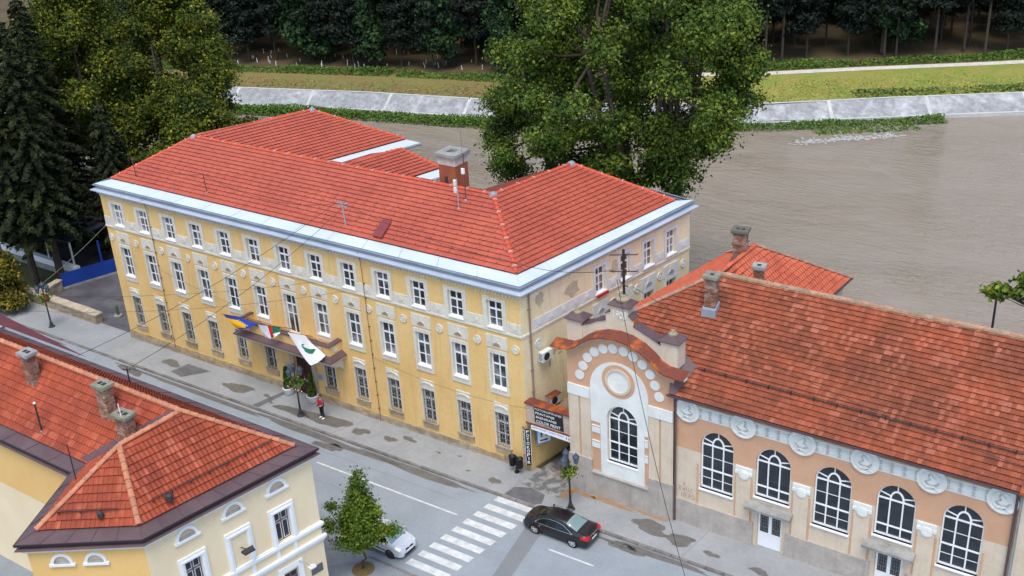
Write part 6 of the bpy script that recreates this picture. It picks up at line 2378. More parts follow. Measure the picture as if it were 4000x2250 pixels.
# individually recognisable far trees
tree('far_tree', 'broad dark green tree hanging low at the forest edge, behind the left wing roof', (-91.5, 76.5, -1.9), 3.0, rblobs(21, 16, 4.0, 4.0, 2.5, 16.0, 2.2), 700, 24, 0.4, 0.42, m_fgreen, 0.25, 310, shell=0.4)
tree('far_tree', 'conical green tree at the forest edge, left of the largest riverside tree', (-68.5, 80.5, -1.8), 2.5, rblobs(22, 14, 2.2, 2.2, 2.0, 15.0, 1.5), 520, 24, 0.36, 0.40, m_fgreen, 0.22, 311, shell=0.4)
tree('far_tree', 'small light green tree before the pines, just left of the largest riverside tree', (-59.5, 83.0, -1.8), 4.0, [((0, 0, 6.0), (1.3, 1.0, 0.8)), ((0.8, 0, 7.4), (1.0, 0.8, 0.7)), ((-0.9, 0, 6.8), (0.8, 0.6, 0.5))], 70, 22, 0.3, 0.36, m_shrub, 0.1, 312)
tree('far_tree', 'tall mid-green leafy tree in the pines, upper right', (-14.5, 110.5, -1.6), 4.0, rblobs(23, 14, 3.2, 3.2, 3.0, 16.0, 2.0), 600, 24, 0.4, 0.42, m_fgreen, 0.25, 313, shell=0.4)
# white stakes among the young planting
mb = MB()
mb.lathe((0, 0, 0), [(0.05, 0.0), (0.05, 0.58), (0.02, 0.62)], 6)
stake = mesh_of(mb, 'planting_stake', m_white)
for k in range(90):
    i = rng.integers(0, len(FO))
    p, dr, nn = FO[i]
    while not (-118 < p.x < -46):
        p, dr, nn = FO[rng.integers(0, len(FO))]
    pos = p + nn * rng.uniform(13.6, 25) + dr * rng.uniform(-2, 2)
    o = bpy.data.objects.new('planting_stake', stake)
    COL.objects.link(o)
    o.location = (pos.x, pos.y, -1.92)
    o.scale = (1, 1, float(rng.uniform(0.7, 1.5)))
    o.rotation_euler = (float(rng.normal(0, 0.08)), float(rng.normal(0, 0.08)), 0)
    o['label'] = 'white planting stake on the forest floor across the river'
    o['category'] = 'stake'
    o['group'] = 'white planting stakes'


def verge(name, label, xs, q0, q1, z0, h, dens, size, mat, seed, path=FB, wob=0.5, jit=0.8):
    rg = np.random.default_rng(seed)
    P, N = [], []
    for p, dr, nn in along(path, 0.5):
        if not (xs[0] < p.x < xs[1]):
            continue
        w_ = 0.5 + 0.5 * math.sin(p.x * 0.35 + seed) * math.sin(p.x * 0.13 + 2 * seed)
        m = int(dens * (1 - wob + wob * w_))
        a = rg.uniform(q0, q1, m)
        edge = 1 - np.abs((a - (q0 + q1) / 2) / ((q1 - q0) / 2 + 1e-6)) ** 2
        hh = h * (0.45 + 0.75 * w_) * (0.25 + 0.75 * edge)
        z = z0 + np.abs(rg.uniform(0, 1, m)) * hh
        t_ = rg.uniform(-0.4, 0.4, m)
        P.append(np.stack([p.x + nn.x * a + dr.x * t_, p.y + nn.y * a + dr.y * t_, z], 1))
        N.append(np.tile([0, -0.3, 0.8], (m, 1)))
    V = leaf_quads(np.concatenate(P), np.concatenate(N), size, rg, asp=1.5, jitter=jit)
    o = put(name, quad_mesh(name, V, mat), Vector((0, 0, 0)), None, kind='stuff', label=label, category='shrubs')
    return o


verge('waterside_shrubs', 'strip of low green shrubs at the foot of the concrete bank', (-125, -1.0), -2.3, 0.25, -4.05, 1.0, 90, 0.21, m_shrub, 1)
verge('waterside_bushes', 'taller green bushes in the shallow water below the left bank', (-125, -40), -3.6, -1.2, -4.05, 1.4, 80, 0.22, m_shrub, 8)
verge('forest_edge_shrubs', 'band of green undergrowth along the dry meadow', (-125, -36), 10.6, 13.4, -2.0, 1.1, 90, 0.21, m_shrub, 2)
verge('path_shrubs', 'green scrub between the gravel path and the pines', (-34, 55), 17.6, 20.5, -1.95, 1.0, 80, 0.22, m_shrub, 3)
verge('tall_grass', 'taller green grass at the top of the concrete bank on the right', (-9, 50), 3.6, 6.5, -2.1, 0.5, 34, 0.3, leafmat('tall_grass_blades', (0.09, 0.15, 0.03), (0.14, 0.18, 0.04), (0.2, 0.2, 0.05)), 4)
verge('meadow_grass', 'rough yellowish grass of the bank meadow', (-34, 50), 3.5, 15.4, -2.08, 0.18, 70, 0.2, leafmat('meadow_blades', (0.16, 0.215, 0.035), (0.25, 0.23, 0.05), (0.32, 0.28, 0.07)), 5, wob=0.1, jit=0.3)
verge('dry_grass', 'rough brownish grass of the far bank', (-125, -33), 3.5, 10.6, -2.08, 0.15, 40, 0.2, leafmat('dry_blades', (0.18, 0.14, 0.045), (0.16, 0.155, 0.045), (0.26, 0.2, 0.07)), 6, wob=0.1, jit=0.3)
verge('gravel_bar_plants', 'green weeds spreading onto the gravel bar by the right bank', (-14.5, -4.0), -4.6, -2.2, -4.05, 0.35, 30, 0.26, m_shrub, 7)
mb = MB()
rg = random.Random(9)
for k in range(220):
    i = rg.uniform(0, 1)
    px, py = -13.0 + 9.5 * i, 75.5 + 7.5 * i
    a = rg.gauss(0, 0.5)
    mb.ball((px + rg.gauss(0, 0.5), py + a, -3.98), (rg.uniform(0.08, 0.3), rg.uniform(0.08, 0.2), rg.uniform(0.04, 0.12)), 6, 4)
mb.build('gravel_bar', M('pale_pebbles', (0.42, 0.42, 0.40), (0.3, 0.29, 0.27), rough=0.8, nscale=2), None, kind='stuff', label='pale pebble bar at the water edge below the right bank', category='pebbles')


# ------------------------------------------------------------------ yard by the left end: walls, barrier, terrace
def stone_wall(name, label, a, b, th, h, seed):
    a, b = Vector((a[0], a[1], 0)), Vector((b[0], b[1], 0))
    rg = random.Random(seed)
    L = (b - a).length
    u = (b - a).normalized()
    n = Vector((u.y, -u.x, 0))
    F = lambda s, z, dd: tuple(a + u * s + n * dd + Vector((0, 0, gz(a.x + u.x * s) + z)))
    t = thing(name, (a.x, a.y, gz(a.x)), label, 'wall')
    mb = MB()
    mb.fbox(F, 0.03, L - 0.03, -0.1, h - 0.04, -th + 0.04, -0.04)
    mb.build('core', m_mortar, t)
    for c in range(3):
        for side in (0, 1):
            s = 0.0
            while s < L - 0.05:
                w_ = min(rg.uniform(0.4, 0.95), L - s)
                z0, z1 = c * (h - 0.14) / 3 + 0.0, (c + 1) * (h - 0.14) / 3 - 0.018
                e = rg.uniform(0, 0.025)
                mb = MB()
                if side == 0:
                    mb.fbox(F, s, s + w_ - 0.02, z0, z1, -0.2, e)
                else:
                    mb.fbox(F, s, s + w_ - 0.02, z0, z1, -th - e, -th + 0.2)
                if side == 0 or c == 2:
                    mb.build('stone', m_stone, t)
                s += w_
    s = -0.05
    while s < L:
        w_ = min(rg.uniform(0.5, 0.9), L + 0.05 - s)
        mb = MB()
        e = rg.uniform(-0.015, 0.015)
        mb.fbox(F, s, s + w_ - 0.015, h - 0.13, h + e, -th - 0.06, 0.06)
        mb.build('coping_stone', M('pale_coping', (0.50, 0.43, 0.32), (0.38, 0.31, 0.22), rough=0.95, nscale=1.8, fine=0.15, rnd=0.12, bump=0.3), t)
        s += w_
    return t


stone_wall('stone_wall', 'low stone wall with pale coping along the pavement left of the yellow building', (-52.0, 0.25), (-41.6, 0.05), 0.62, 0.85, 1)
stone_wall('stone_wall', 'short return of the stone wall running back to the blue barrier', (-49.55, 0.95), (-50.1, 3.0), 0.5, 1.0, 2)
bb = thing('blue_barrier', (-49.6, 5.2, -0.5), 'bright blue panel barrier across the yard', 'barrier')
a_, b_ = Vector((-50.15, 3.05, 0)), Vector((-46.0, 16.0, 0))
u_ = (b_ - a_).normalized()
FBl = frame((a_.x, a_.y, -0.56), u_, (u_.y, -u_.x, 0))
mb = MB()
mb.fbox(FBl, 0.0, 13.0, 0.0, 0.22, -0.3, 0.05)
mb.build('low_wall', m_conc, bb)
for k in range(5):
    mb = MB()
    mb.fbox(FBl, k * 2.6, k * 2.6 + 2.57, 0.22, 1.45, -0.06, 0.0)
    mb.build('panel', m_blue, bb)
for s in (3.6, 6.4):
    mb = MB()
    mb.fbox(FBl, s, s + 0.14, 0.2, 3.4, -0.25, -0.1)
    mb.build('post', m_blue if s < 4 else m_conc, bb)
tw = thing('terrace', (-60, 6, -0.6), 'dark roofed terrace behind a white parapet under the spruces', 'terrace')
mb = MB()
mb.box((-78, 5.05, -0.9), (-50.9, 5.25, 0.0))
mb.build('grey_base', m_conc, tw)
mb = MB()
mb.box((-78, 5.0, 0.0), (-50.9, 5.5, 0.55))
mb.build('white_parapet', m_white, tw)
for x in (-62.3, -58.6, -54.9, -51.3):
    mb = MB()
    mb.box((x - 0.06, 5.2, 0.55), (x + 0.06, 5.32, 2.9))
    mb.build('post', m_swhite, tw)
mb = MB()
mb.hexa([(-78, 4.9, 2.9), (-51, 4.9, 2.9), (-51, 13, 3.3), (-78, 13, 3.3), (-78, 4.9, 3.02), (-51, 4.9, 3.02), (-51, 13, 3.5), (-78, 13, 3.5)])
mb.build('roof', M('dark_roof_sheet', (0.04, 0.045, 0.06), rough=0.6), tw)
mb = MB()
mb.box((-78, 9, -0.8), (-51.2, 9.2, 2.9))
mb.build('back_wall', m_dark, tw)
gp = thing('hydrant_post', (-41.3, 1.9, -0.47), 'small green post on a round concrete foot in the yard', 'post')
mb = MB()
mb.lathe((-41.3, 1.9, -0.49), [(0.36, 0), (0.36, 0.14), (0.3, 0.18), (0.1, 0.19)], 14)
mb.build('foot', m_conc, gp)
mb = MB()
mb.lathe((-41.3, 1.9, -0.32), [(0.12, 0), (0.11, 0.75), (0.13, 0.78), (0.06, 0.86)], 10)
mb.build('stem', M('old_green_paint', (0.07, 0.13, 0.07), rough=0.7), gp)
sheet_st = [rsheet]
mb = MB()
ydm = M('dry_patch', (0.13, 0.13, 0.135), (0.09, 0.088, 0.092), rough=0.8, nscale=1.2, fine=0.1)
yard_o = bpy.data.objects['yard']
for i, (cx, cy, rx, ry) in enumerate(((-42.5, 3.2, 2.2, 0.9), (-40.6, 1.6, 1.6, 0.5), (-41.5, 6.5, 1.6, 1.4), (-44, 1.3, 1.2, 0.3))):
    rsheet('dry_patch', blob(cx, cy, rx, ry, 30, i + 60), ydm, -0.012, yard_o)


# ------------------------------------------------------------------ street lamps
def street_lamp(label, base, flowers, seed, nh=3, ang=0.4):
    rg = np.random.default_rng(seed)
    B = Vector(base)
    t = thing('street_lamp', base, label, 'street lamp', 'lantern street lamps')
    mb = MB()
    mb.lathe(B, [(0.26, 0.0), (0.26, 0.06), (0.15, 0.12), (0.13, 0.35), (0.09, 0.42), (0.07, 0.6), (0.055, 1.6), (0.05, 2.9), (0.07, 2.95), (0.045, 3.05), (0.04, 3.35), (0.02, 3.45)], 10)
    mb.build('post', m_iron, t)
    for k in range(nh):
        a = ang + 6.283 * k / nh
        dx, dy = math.cos(a), math.sin(a)
        c = B + Vector((dx * 0.42, dy * 0.42, 3.12))
        mb = MB()
        mb.tube([B + Vector((0, 0, 2.95)), B + Vector((dx * 0.22, dy * 0.22, 2.86)), B + Vector((dx * 0.42, dy * 0.42, 2.96)), c], 0.022, 6)
        mb.build('arm', m_iron, t)
        mb = MB()
        mb.lathe(c, [(0.03, 0), (0.10, 0.03), (0.17, 0.42), (0.15, 0.44)], 6)
        gl = mb.build('lantern', M('lantern_glass', (0.10, 0.14, 0.19), rough=0.15, spec=0.6), t)
        mb = MB()
        mb.lathe(c, [(0.21, 0.43), (0.2, 0.47), (0.1, 0.58), (0.09, 0.62), (0.03, 0.66), (0.03, 0.74), (0.0, 0.76)], 8)
        mb.build('lantern_cap', M('blue_grey_cap', (0.05, 0.065, 0.10), rough=0.45), gl)
        mb = MB()
        for j in range(6):
            an = 6.283 * j / 6
            mb.tube([c + Vector((0.105 * math.cos(an), 0.105 * math.sin(an), 0.03)), c + Vector((0.178 * math.cos(an), 0.178 * math.sin(an), 0.43))], 0.012, 4)
        mb.build('lantern_ribs', m_iron, gl)
    P = rg.normal(0, 1, (260, 3)) * np.array([0.24, 0.24, 0.17]) + np.array([B.x, B.y, B.z + 2.55])
    V = leaf_quads(P, np.tile([0, 0, 1.0], (260, 1)), 0.13, rg)
    put('basket_leaves', quad_mesh('basket_leaves', V - np.array(B), m_street if seed == 3 else m_shrub), B, t, kind='stuff')
    for nm, col, n, off in flowers:
        P = rg.normal(0, 1, (n, 3)) * np.array([0.22, 0.22, 0.15]) + np.array([B.x + off[0], B.y + off[1], B.z + 2.5 + off[2]])
        V = leaf_quads(P, np.tile([0, -0.5, 0.8], (n, 1)), 0.10, rg, asp=1.0)
        put('basket_flowers', quad_mesh('basket_flowers', V - np.array(B), M(nm, col, rough=0.7)), B, t, kind='stuff')
    return t


street_lamp('street lamp with lanterns and a green flower basket behind the black car', (4.22, -2.14, 0.05), [('yellow_flower', (0.5, 0.4, 0.05), 25, (0, 0, 0)), ('red_flower', (0.45, 0.03, 0.02), 40, (-0.25, 0, -0.02))], 3)
street_lamp('street lamp with pink flower basket in front of the entrance', (-16.91, -2.16, -0.19), [('pink_flower', (0.72, 0.45, 0.50), 110, (0.1, -0.1, -0.2)), ('red_flower', (0.45, 0.03, 0.02), 25, (-0.2, 0, -0.1)), ('cream_flower', (0.6, 0.5, 0.3), 30, (-0.1, 0.1, 0.15))], 4)
street_lamp('street lamp with red flowers by the stone wall at the left', (-44.73, -1.95, -0.51), [('red_flower', (0.45, 0.03, 0.02), 150, (0, 0, 0))], 5)

# planters with columnar evergreens
for x, y, lb in ((-19.72, -0.43, 'white round planter with clipped evergreen, left of the entrance'), (-17.45, -0.42, 'white round planter with clipped evergreen, right of the entrance')):
    t = thing('planter', (x, y, gz(x)), lb, 'planter', 'entrance planters')
    mb = MB()
    mb.lathe((x, y, gz(x)), [(0.24, 0), (0.33, 0.05), (0.37, 0.42), (0.40, 0.46), (0.40, 0.54), (0.34, 0.54), (0.33, 0.48)], 18)
    mb.build('pot', m_white, t, smooth=True)
    rg = np.random.default_rng(int(abs(x) * 10))
    mb = MB()
    mb.tube([(x, y, gz(x) + 0.4), (x, y, gz(x) + 2.0)], [0.04, 0.02], 5)
    mb.build('stem', m_bark, t)
    n = 700
    z = rg.uniform(0.5, 2.15, n)
    a = rg.uniform(0, 6.28, n)
    rr = 0.30 * np.clip(1.15 - (z - 0.5) / 1.9, 0.1, 1) * rg.uniform(0.6, 1.05, n)
    P = np.stack([x + rr * np.cos(a), y + rr * np.sin(a), gz(x) + z], 1)
    V = leaf_quads(P, np.stack([np.cos(a), np.sin(a), 0.3 * np.ones(n)], 1), 0.11, rg)
    put('evergreen', quad_mesh('evergreen', V - np.array([x, y, gz(x)]), leafmat('clipped_evergreen', (0.03, 0.07, 0.012), (0.045, 0.09, 0.015), (0.08, 0.12, 0.02))), Vector((x, y, gz(x))), t, kind='stuff')

t = thing('litter_bins', (-0.52, -0.59, 0), 'pair of black litter bins on one post at the corner of the yellow building', 'litter bin')
mb = MB()
mb.lathe((-0.52, -0.59, 0), [(0.16, 0), (0.16, 0.04), (0.06, 0.07), (0.06, 1.15), (0.03, 1.18)], 10)
mb.build('post', m_black, t)
for sx in (-1, 1):
    mb = MB()
    mb.lathe((-0.52 + sx * 0.27, -0.62, 0.42), [(0.15, 0), (0.19, 0.04), (0.21, 0.6), (0.225, 0.62), (0.225, 0.67), (0.19, 0.67), (0.17, 0.5)], 14)
    mb.build('bin', m_black, t, smooth=True)

# ------------------------------------------------------------------ air conditioners on the side wall
for tt, z, red, lb in ((1.55, 7.0, False, 'white air conditioner high on the side wall of the yellow building'), (2.05, 3.8, True, 'air conditioner with rusty cover low on the side wall, above the passage sign')):
    t = thing('air_conditioner', FSD(tt, z, 0.2), lb, 'air conditioner')
    mb = MB()
    mb.fbox(FSD, tt - 0.42, tt + 0.42, z, z + 0.6, 0.12, 0.48)
    bd = mb.build('casing', M('ac_white', (0.66, 0.68, 0.66), rough=0.5), t)
    mb = MB()
    c0, c1 = 0.27, z + 0.3
    mb.band(FSD, circle(tt - 0.08, c1, 0.24, 20), circle(tt - 0.08, c1, 0.2, 20), 0.48, 0.5, closed=True)
    for k in range(4):
        mb.band(FSD, circle(tt - 0.08, c1, 0.05 + 0.045 * k, 16), circle(tt - 0.08, c1, 0.035 + 0.045 * k, 16), 0.485, 0.495, closed=True)
    mb.build('fan_guard', m_iron, bd)
    mb = MB()
    mb.prism(FSD, circle(tt - 0.08, c1, 0.2, 18), 0.478, 0.482)
    mb.build('fan_opening', m_dark, bd)
    for s in (-0.3, 0.3):
        mb = MB()
        mb.fbox(FSD, tt + s - 0.02, tt + s + 0.02, z - 0.04, z - 0.001, 0.0, 0.46)
        mb.build('bracket', m_iron, t)
    mb = MB()
    for k in range(5):
        mb.hexa([FSD(tt - 0.425, z + 0.1 + 0.09 * k, 0.16), FSD(tt - 0.42, z + 0.1 + 0.09 * k, 0.16), FSD(tt - 0.42, z + 0.1 + 0.09 * k, 0.44), FSD(tt - 0.425, z + 0.1 + 0.09 * k, 0.44),
                 FSD(tt - 0.425, z + 0.14 + 0.09 * k, 0.16), FSD(tt - 0.42, z + 0.14 + 0.09 * k, 0.16), FSD(tt - 0.42, z + 0.14 + 0.09 * k, 0.44), FSD(tt - 0.425, z + 0.14 + 0.09 * k, 0.44)])
    mb.build('side_louvres', m_iron, bd)
    if red:
        mb = MB()
        mb.fbox(FSD, tt - 0.46, tt + 0.46, z + 0.6, z + 0.64, 0.06, 0.54)
        mb.build('rusty_cover', m_rust, t)

# ------------------------------------------------------------------ masts, antennas, poles, wires
zA = lambda y: 12.5 + (y - 0.85) * 0.408
m_rustm = M('rusty_mast', (0.13, 0.06, 0.04), rough=0.8)
m_galv = M('galvanised_mast', (0.36, 0.33, 0.36), rough=0.5)


def mast(label, x, y, z, h, mat, arms=(), r=0.035, lean=(0, 0), extra=None, name='roof_mast'):
    t = thing(name, (x, y, z), label, 'mast')
    mb = MB()
    mb.lathe((x, y, z - 0.1), [(0.16, 0), (0.12, 0.12), (0.05, 0.2)], 8)
    mb.build('foot', m_gutter, t)
    mb = MB()
    mb.tube([(x, y, z - 0.1), (x + lean[0], y + lean[1], z + h)], r, 7)
    mb.build('pole', mat, t)
    for zz, L, an in arms:
        mb = MB()
        q = zz / h
        c = Vector((x + lean[0] * q, y + lean[1] * q, z + zz))
        dv = Vector((math.cos(an), math.sin(an), 0)) * L / 2
        mb.tube([c - dv, c + dv], 0.03, 5)
        mb.build('crossarm', mat, t)
        for s in (-1, -0.4, 0.4, 1):
            mb = MB()
            mb.lathe(c + dv * s, [(0.03, 0.0), (0.045, 0.04), (0.03, 0.08), (0.045, 0.11), (0.01, 0.14)], 7)
            mb.build('insulator', M('insulator_grey', (0.25, 0.22, 0.2), rough=0.4), t)
    if extra:
        extra(t, x, y, z)
    return t


mast('short leaning roof mast nearest the left end of the red roof', -34.2, 1.3, zA(1.3), 1.6, m_rustm, lean=(-0.15, 0))
mast('short roof mast on the left third of the red roof', -26.9, 1.45, zA(1.45), 1.4, m_rustm, lean=(-0.1, 0))
mast('galvanised mast with a crossarm of insulators in the middle of the red roof', -13.9, 1.25, zA(1.25), 1.75, m_galv, arms=((1.62, 0.9, 0.1), (1.4, 0.7, 0.1)), lean=(-0.12, 0), r=0.045)


def ant(t, x, y, z):
    for dz, s in ((1.5, 0.14), (1.05, 0.12)):
        mb = MB()
        mb.lathe((x - 0.12, y - 0.05, z + dz), [(0.08, 0), (0.11, 0.05), (0.11, 0.36), (0.05, 0.42)], 10)
        mb.build('antenna_unit', M('antenna_cream', (0.66, 0.64, 0.56), rough=0.5), t)


def ant2(t, x, y, z):
    mb = MB()
    mb.box((x - 0.1, y - 0.12, z + 1.75), (x + 0.08, y + 0.02, z + 2.1))
    mb.build('antenna_unit', m_white, t)
    mb = MB()
    mb.tube([(x, y, z + 3.0), (x, y, z + 4.4)], 0.01, 4)
    mb.build('whip', m_wire, t)


mast('pale roof antenna mast with two cream units near the roof valley', -7.3, 4.4, zA(4.4), 1.95, m_galv, extra=ant)
mast('tall dark antenna mast in front of the big chimney', -7.3, 5.15, zA(5.15), 3.0, m_rustm, lean=(0.05, 0), extra=ant2)
mast('wire bracket mast on the street slope of the corner house roof', -14.9, -15.35, 9.35, 1.2, m_iron, arms=((1.15, 0.5, 0.5),), r=0.04)
mast('dark pipe mast with a white lamp on the courtyard slope of the corner house', -14.92, -20.75, 9.6, 1.65, m_iron, r=0.045, extra=lambda t, x, y, z: MB().ball((x, y, z + 1.68), 0.07).build('white_cap', m_white, t))
mast('thin leaning pipe mast beside the valley of the corner house roof', -9.6, -22.6, 9.6, 1.9, m_iron, r=0.03, lean=(-0.25, 0.15))
mast('dark utility pole with three crossarms on the 1903 gable', 6.35, 0.55, 12.75, 2.75, M('creosote_wood', (0.035, 0.025, 0.02), rough=0.9), arms=((2.45, 1.45, 0.5), (1.5, 1.45, 0.5), (0.75, 0.8, -0.5)), r=0.075, name='utility_pole')
t = thing('river_lamp_post', (20.2, 24.5, 0), 'thin dark lamp post beyond the hall ridge by the river', 'lamp post')
mb = MB()
mb.lathe((20.2, 24.5, 0), [(0.12, 0), (0.09, 1.0), (0.07, 6.2)], 8)
mb.build('post', m_iron, t)
mb = MB()
mb.lathe((20.2, 24.5, 6.2), [(0.07, 0), (0.2, 0.1), (0.22, 0.35), (0.1, 0.5)], 8)
mb.build('lamp_head', m_iron, t)


def wire(label, a, b, sag, r=0.016, n=18, mat=None):
    a, b = Vector(a), Vector(b)
    mb = MB()
    mb.tube([a.lerp(b, i / n) - Vector((0, 0, sag * 4 * (i / n) * (1 - i / n))) for i in range(n + 1)], r, 4)
    o = mb.build('overhead_wire', mat or m_wire)
    o['label'] = label
    o['category'] = 'wire'
    o['group'] = 'overhead wires'


MT = Vector((-14.0, 1.25, zA(1.25) + 1.65))
PT = Vector((6.35, 0.55, 14.3))
wire('wire from the roof crossarm down to the corner house eave, left of its twin', MT + Vector((-0.4, 0, 0)), (-21.2, -14.2, 9.1), 0.6)
wire('wire from the roof crossarm to the bracket on the corner house roof', MT + Vector((0.2, -0.1, -0.2)), (-14.9, -15.35, 10.5), 0.6)
wire('roof wire between the two masts at the left end of the red roof', (-34.35, 1.3, zA(1.3) + 1.55), (-27.0, 1.45, zA(1.45) + 1.35), 0.5)
wire('roof wire from the left masts to the crossarm in mid roof', (-27.0, 1.45, zA(1.45) + 1.35), MT, 0.9)
wire('roof wire from the mid-roof crossarm to the right corner of the red roof', MT, (-1.2, 1.3, 12.9), 0.4)
wire('wire from the right roof corner to the pole on the gable', (-1.2, 1.3, 12.9), PT + Vector((-0.6, 0, -0.1)), 0.35)
wire('cable dropping from the gable pole past the gable to the street', PT + Vector((-0.3, -0.2, -0.5)), (15.2, -9.0, 3.2), 1.2)
wire('wire from the gable pole along the old tile roof', PT + Vector((0.5, 0, -0.8)), (30.0, -2.0, 10.5), 1.0)
wire('pale cable from the yellow building to the left street lamp', (-37.2, -0.05, 9.0), (-44.8, -1.9, 3.2), 0.15, mat=M('pale_cable', (0.30, 0.29, 0.2), rough=0.8))
wire('thin wire across the yellow facade to the balcony', (-31.9, -0.15, 6.6), (-22.9, -0.2, 5.4), 0.15, r=0.01)
wire('thin wire from the facade to the gable downpipe', (-11.7, -0.15, 4.7), (0.5, -0.35, 4.6), 0.5, r=0.01)
wire('thin wire above the left road crossing it to the yellow facade', (-38.0, -14.0, 9.5), (-16.0, -0.1, 9.0), 0.8, r=0.01)
wire('thin lower wire above the left road crossing it to the yellow facade', (-33.0, -14.0, 9.3), (-13.5, -0.1, 8.9), 0.8, r=0.01)


# ------------------------------------------------------------------ cars
def crom(p0, p1, p2, p3, t):
    return tuple(0.5 * ((2 * b) + (-a + c) * t + (2 * a - 5 * b + 4 * c - d_) * t * t + (-a + 3 * b - 3 * c + d_) * t ** 3) for a, b, c, d_ in zip(p0, p1, p2, p3))


def car(label, loc, rot, st, paint, glass, ws, rw, side, wheels, wr, rim_col, chrome, details, group='cars in the street', pillars=()):
    """Loft a car body from stations (x, zb, zsh, zt, wl, ws, wt); ws/rw/side are glass x-ranges."""
    t = thing('parked_car', loc, label, 'car', group, rot=rot, local=True)
    t.scale = (0.885, 0.885, 0.885)
    S = []
    K = 5
    for i in range(len(st) - 1):
        a, b, c, d_ = st[max(i - 1, 0)], st[i], st[i + 1], st[min(i + 2, len(st) - 1)]
        for k in range(K):
            q = list(crom(a, b, c, d_, k / K))
            q[0] = b[0] + (c[0] - b[0]) * k / K
            S.append(q)
    S.append(list(st[-1]))
    rows = []
    for x, zb, zs, zt, wl, wsd, wt in S:
        cab = zt - zs
        half = [(wl * 0.86, zb), (wl, zb + 0.10), (wsd * 1.0, zb + 0.5 * (zs - zb)), (wsd * 0.985, zs - 0.03), (wsd * 0.955, zs),
                (wt + 0.25 * (wsd * 0.955 - wt), zs + 0.72 * cab), (wt, zt - 0.02 - 0.06 * min(1, cab * 2)), (wt * 0.82, zt - 0.012 * min(1, cab * 3)), (wt * 0.45, zt + 0.008), (0.0, zt + 0.012)]
        full = [(-y, z) for y, z in half] + [(y, z) for y, z in half[-2::-1]]
        rows.append([(x, y, z) for y, z in full])
    n = len(rows[0])
    body, gls = MB(), {'windscreen': MB(), 'rear_window': MB(), 'side_window': MB(), 'side_window_far': MB()}
    for i in range(len(rows) - 1):
        xm = (S[i][0] + S[i + 1][0]) / 2
        for j in range(n - 1):
            quad = [rows[i][j], rows[i + 1][j], rows[i + 1][j + 1], rows[i][j + 1]]
            jj = min(j, n - 2 - j)
            dst = body
            if jj in (4, 5) and side[0] < xm < side[1] and not any(abs(xm - p) < 0.045 for p in pillars):
                dst = gls['side_window'] if j < n / 2 else gls['side_window_far']
            elif jj >= 6 and ws[0] < xm < ws[1]:
                dst = gls['windscreen']
            elif jj >= 6 and rw[0] < xm < rw[1]:
                dst = gls['rear_window']
            dst.poly(quad)
        body.poly([rows[i][0], rows[i][n - 1], rows[i + 1][n - 1], rows[i + 1][0]])
    body.poly(rows[0][::-1])
    body.poly(rows[-1])
    bo = body.build('body', paint, t, smooth=True)
    for k, g in gls.items():
        if g.f:
            g.build('side_window' if 'side' in k else k, m_pale if (k == 'rear_window' or (k == 'windscreen' and label.startswith('silver'))) else glass, t, smooth=True)  # silver windscreen gets the pale glass as a painted sky reflection
    tyre = M('tyre_rubber', (0.018, 0.018, 0.019), rough=0.85)
    for wx in wheels:
        for sy in (-1, 1):
            yw = sy * (st[len(st) // 2][5] - 0.10)
            mb = MB()
            prof = [(wr * 0.72, -0.10), (wr * 0.95, -0.10), (wr, -0.07), (wr, 0.07), (wr * 0.95, 0.10), (wr * 0.72, 0.10)]
            vs, fs = [], []
            for rr, dy in prof:
                for k in range(20):
                    a = 6.283 * k / 20
                    vs.append((wx + rr * math.cos(a), yw + dy, wr + rr * math.sin(a)))
            for a in range(len(prof) - 1):
                for k in range(20):
                    fs.append((a * 20 + k, a * 20 + (k + 1) % 20, (a + 1) * 20 + (k + 1) % 20, (a + 1) * 20 + k))
            mb.add(vs, fs)
            wo = mb.build('wheel', tyre, t, smooth=True)
            mb = MB()
            Fw = lambda s, z, dd: (wx + s, yw + sy * dd, wr + z)
            mb.prism(Fw, circle(0, 0, wr * 0.73, 20), -0.02, 0.085)
            mb.cm = 1
            for k in range(5):
                a = 6.283 * (k + 0.5) / 5
                mb.prism(Fw, [(wr * (0.46 * math.cos(a)) + wr * 0.13 * math.cos(b_), wr * 0.46 * math.sin(a) + wr * 0.13 * math.sin(b_)) for b_ in np.linspace(0, 6.283, 8)[:-1]], 0.085, 0.093)
            mb.build('rim', [M('rim_' + label[:6], rim_col, rough=0.35, metal=0.3), tyre], wo)
            mb = MB()
            ya = sy * (st[len(st) // 2][5] - 0.022)
            Fa = lambda s, z, dd: (wx + s, ya + sy * dd, wr + z)
            mb.band(Fa, arc(0, 0, wr * 1.09, wr * 1.09, -8, 188, 18), arc(0, 0, wr * 0.98, wr * 0.98, -8, 188, 18), -0.06, 0.03)
            mb.build('wheel_arch', m_black, t)
    for sy in (-1, 1):
        mb = MB()
        mx = ws[1] - 0.28 if ws[1] > 0 else ws[0] + 0.28
        mb.ball((side[1] - 0.12, sy * (st[len(st) // 2][5] + 0.07), st[len(st) // 2][2] + 0.10), (0.07, 0.11, 0.08), 10, 6)
        mb.build('mirror', paint, t, smooth=True)
    for nm, mat, prims in details:
        for pm_ in prims:
            mb = MB()
            if pm_[0] == 'box':
                mb.box(pm_[1], pm_[2])
            elif pm_[0] == 'hex':
                mb.hexa(pm_[1])
            elif pm_[0] == 'ball':
                mb.ball(pm_[1], pm_[2], 10, 6)
            elif pm_[0] == 'tube':
                mb.tube(pm_[1], pm_[2], 6)
            elif pm_[0] == 'txt':
                add_text(mb, pm_[1], *pm_[2])
            mb.build(nm, mat, t, smooth=(pm_[0] == 'ball'))
    return t


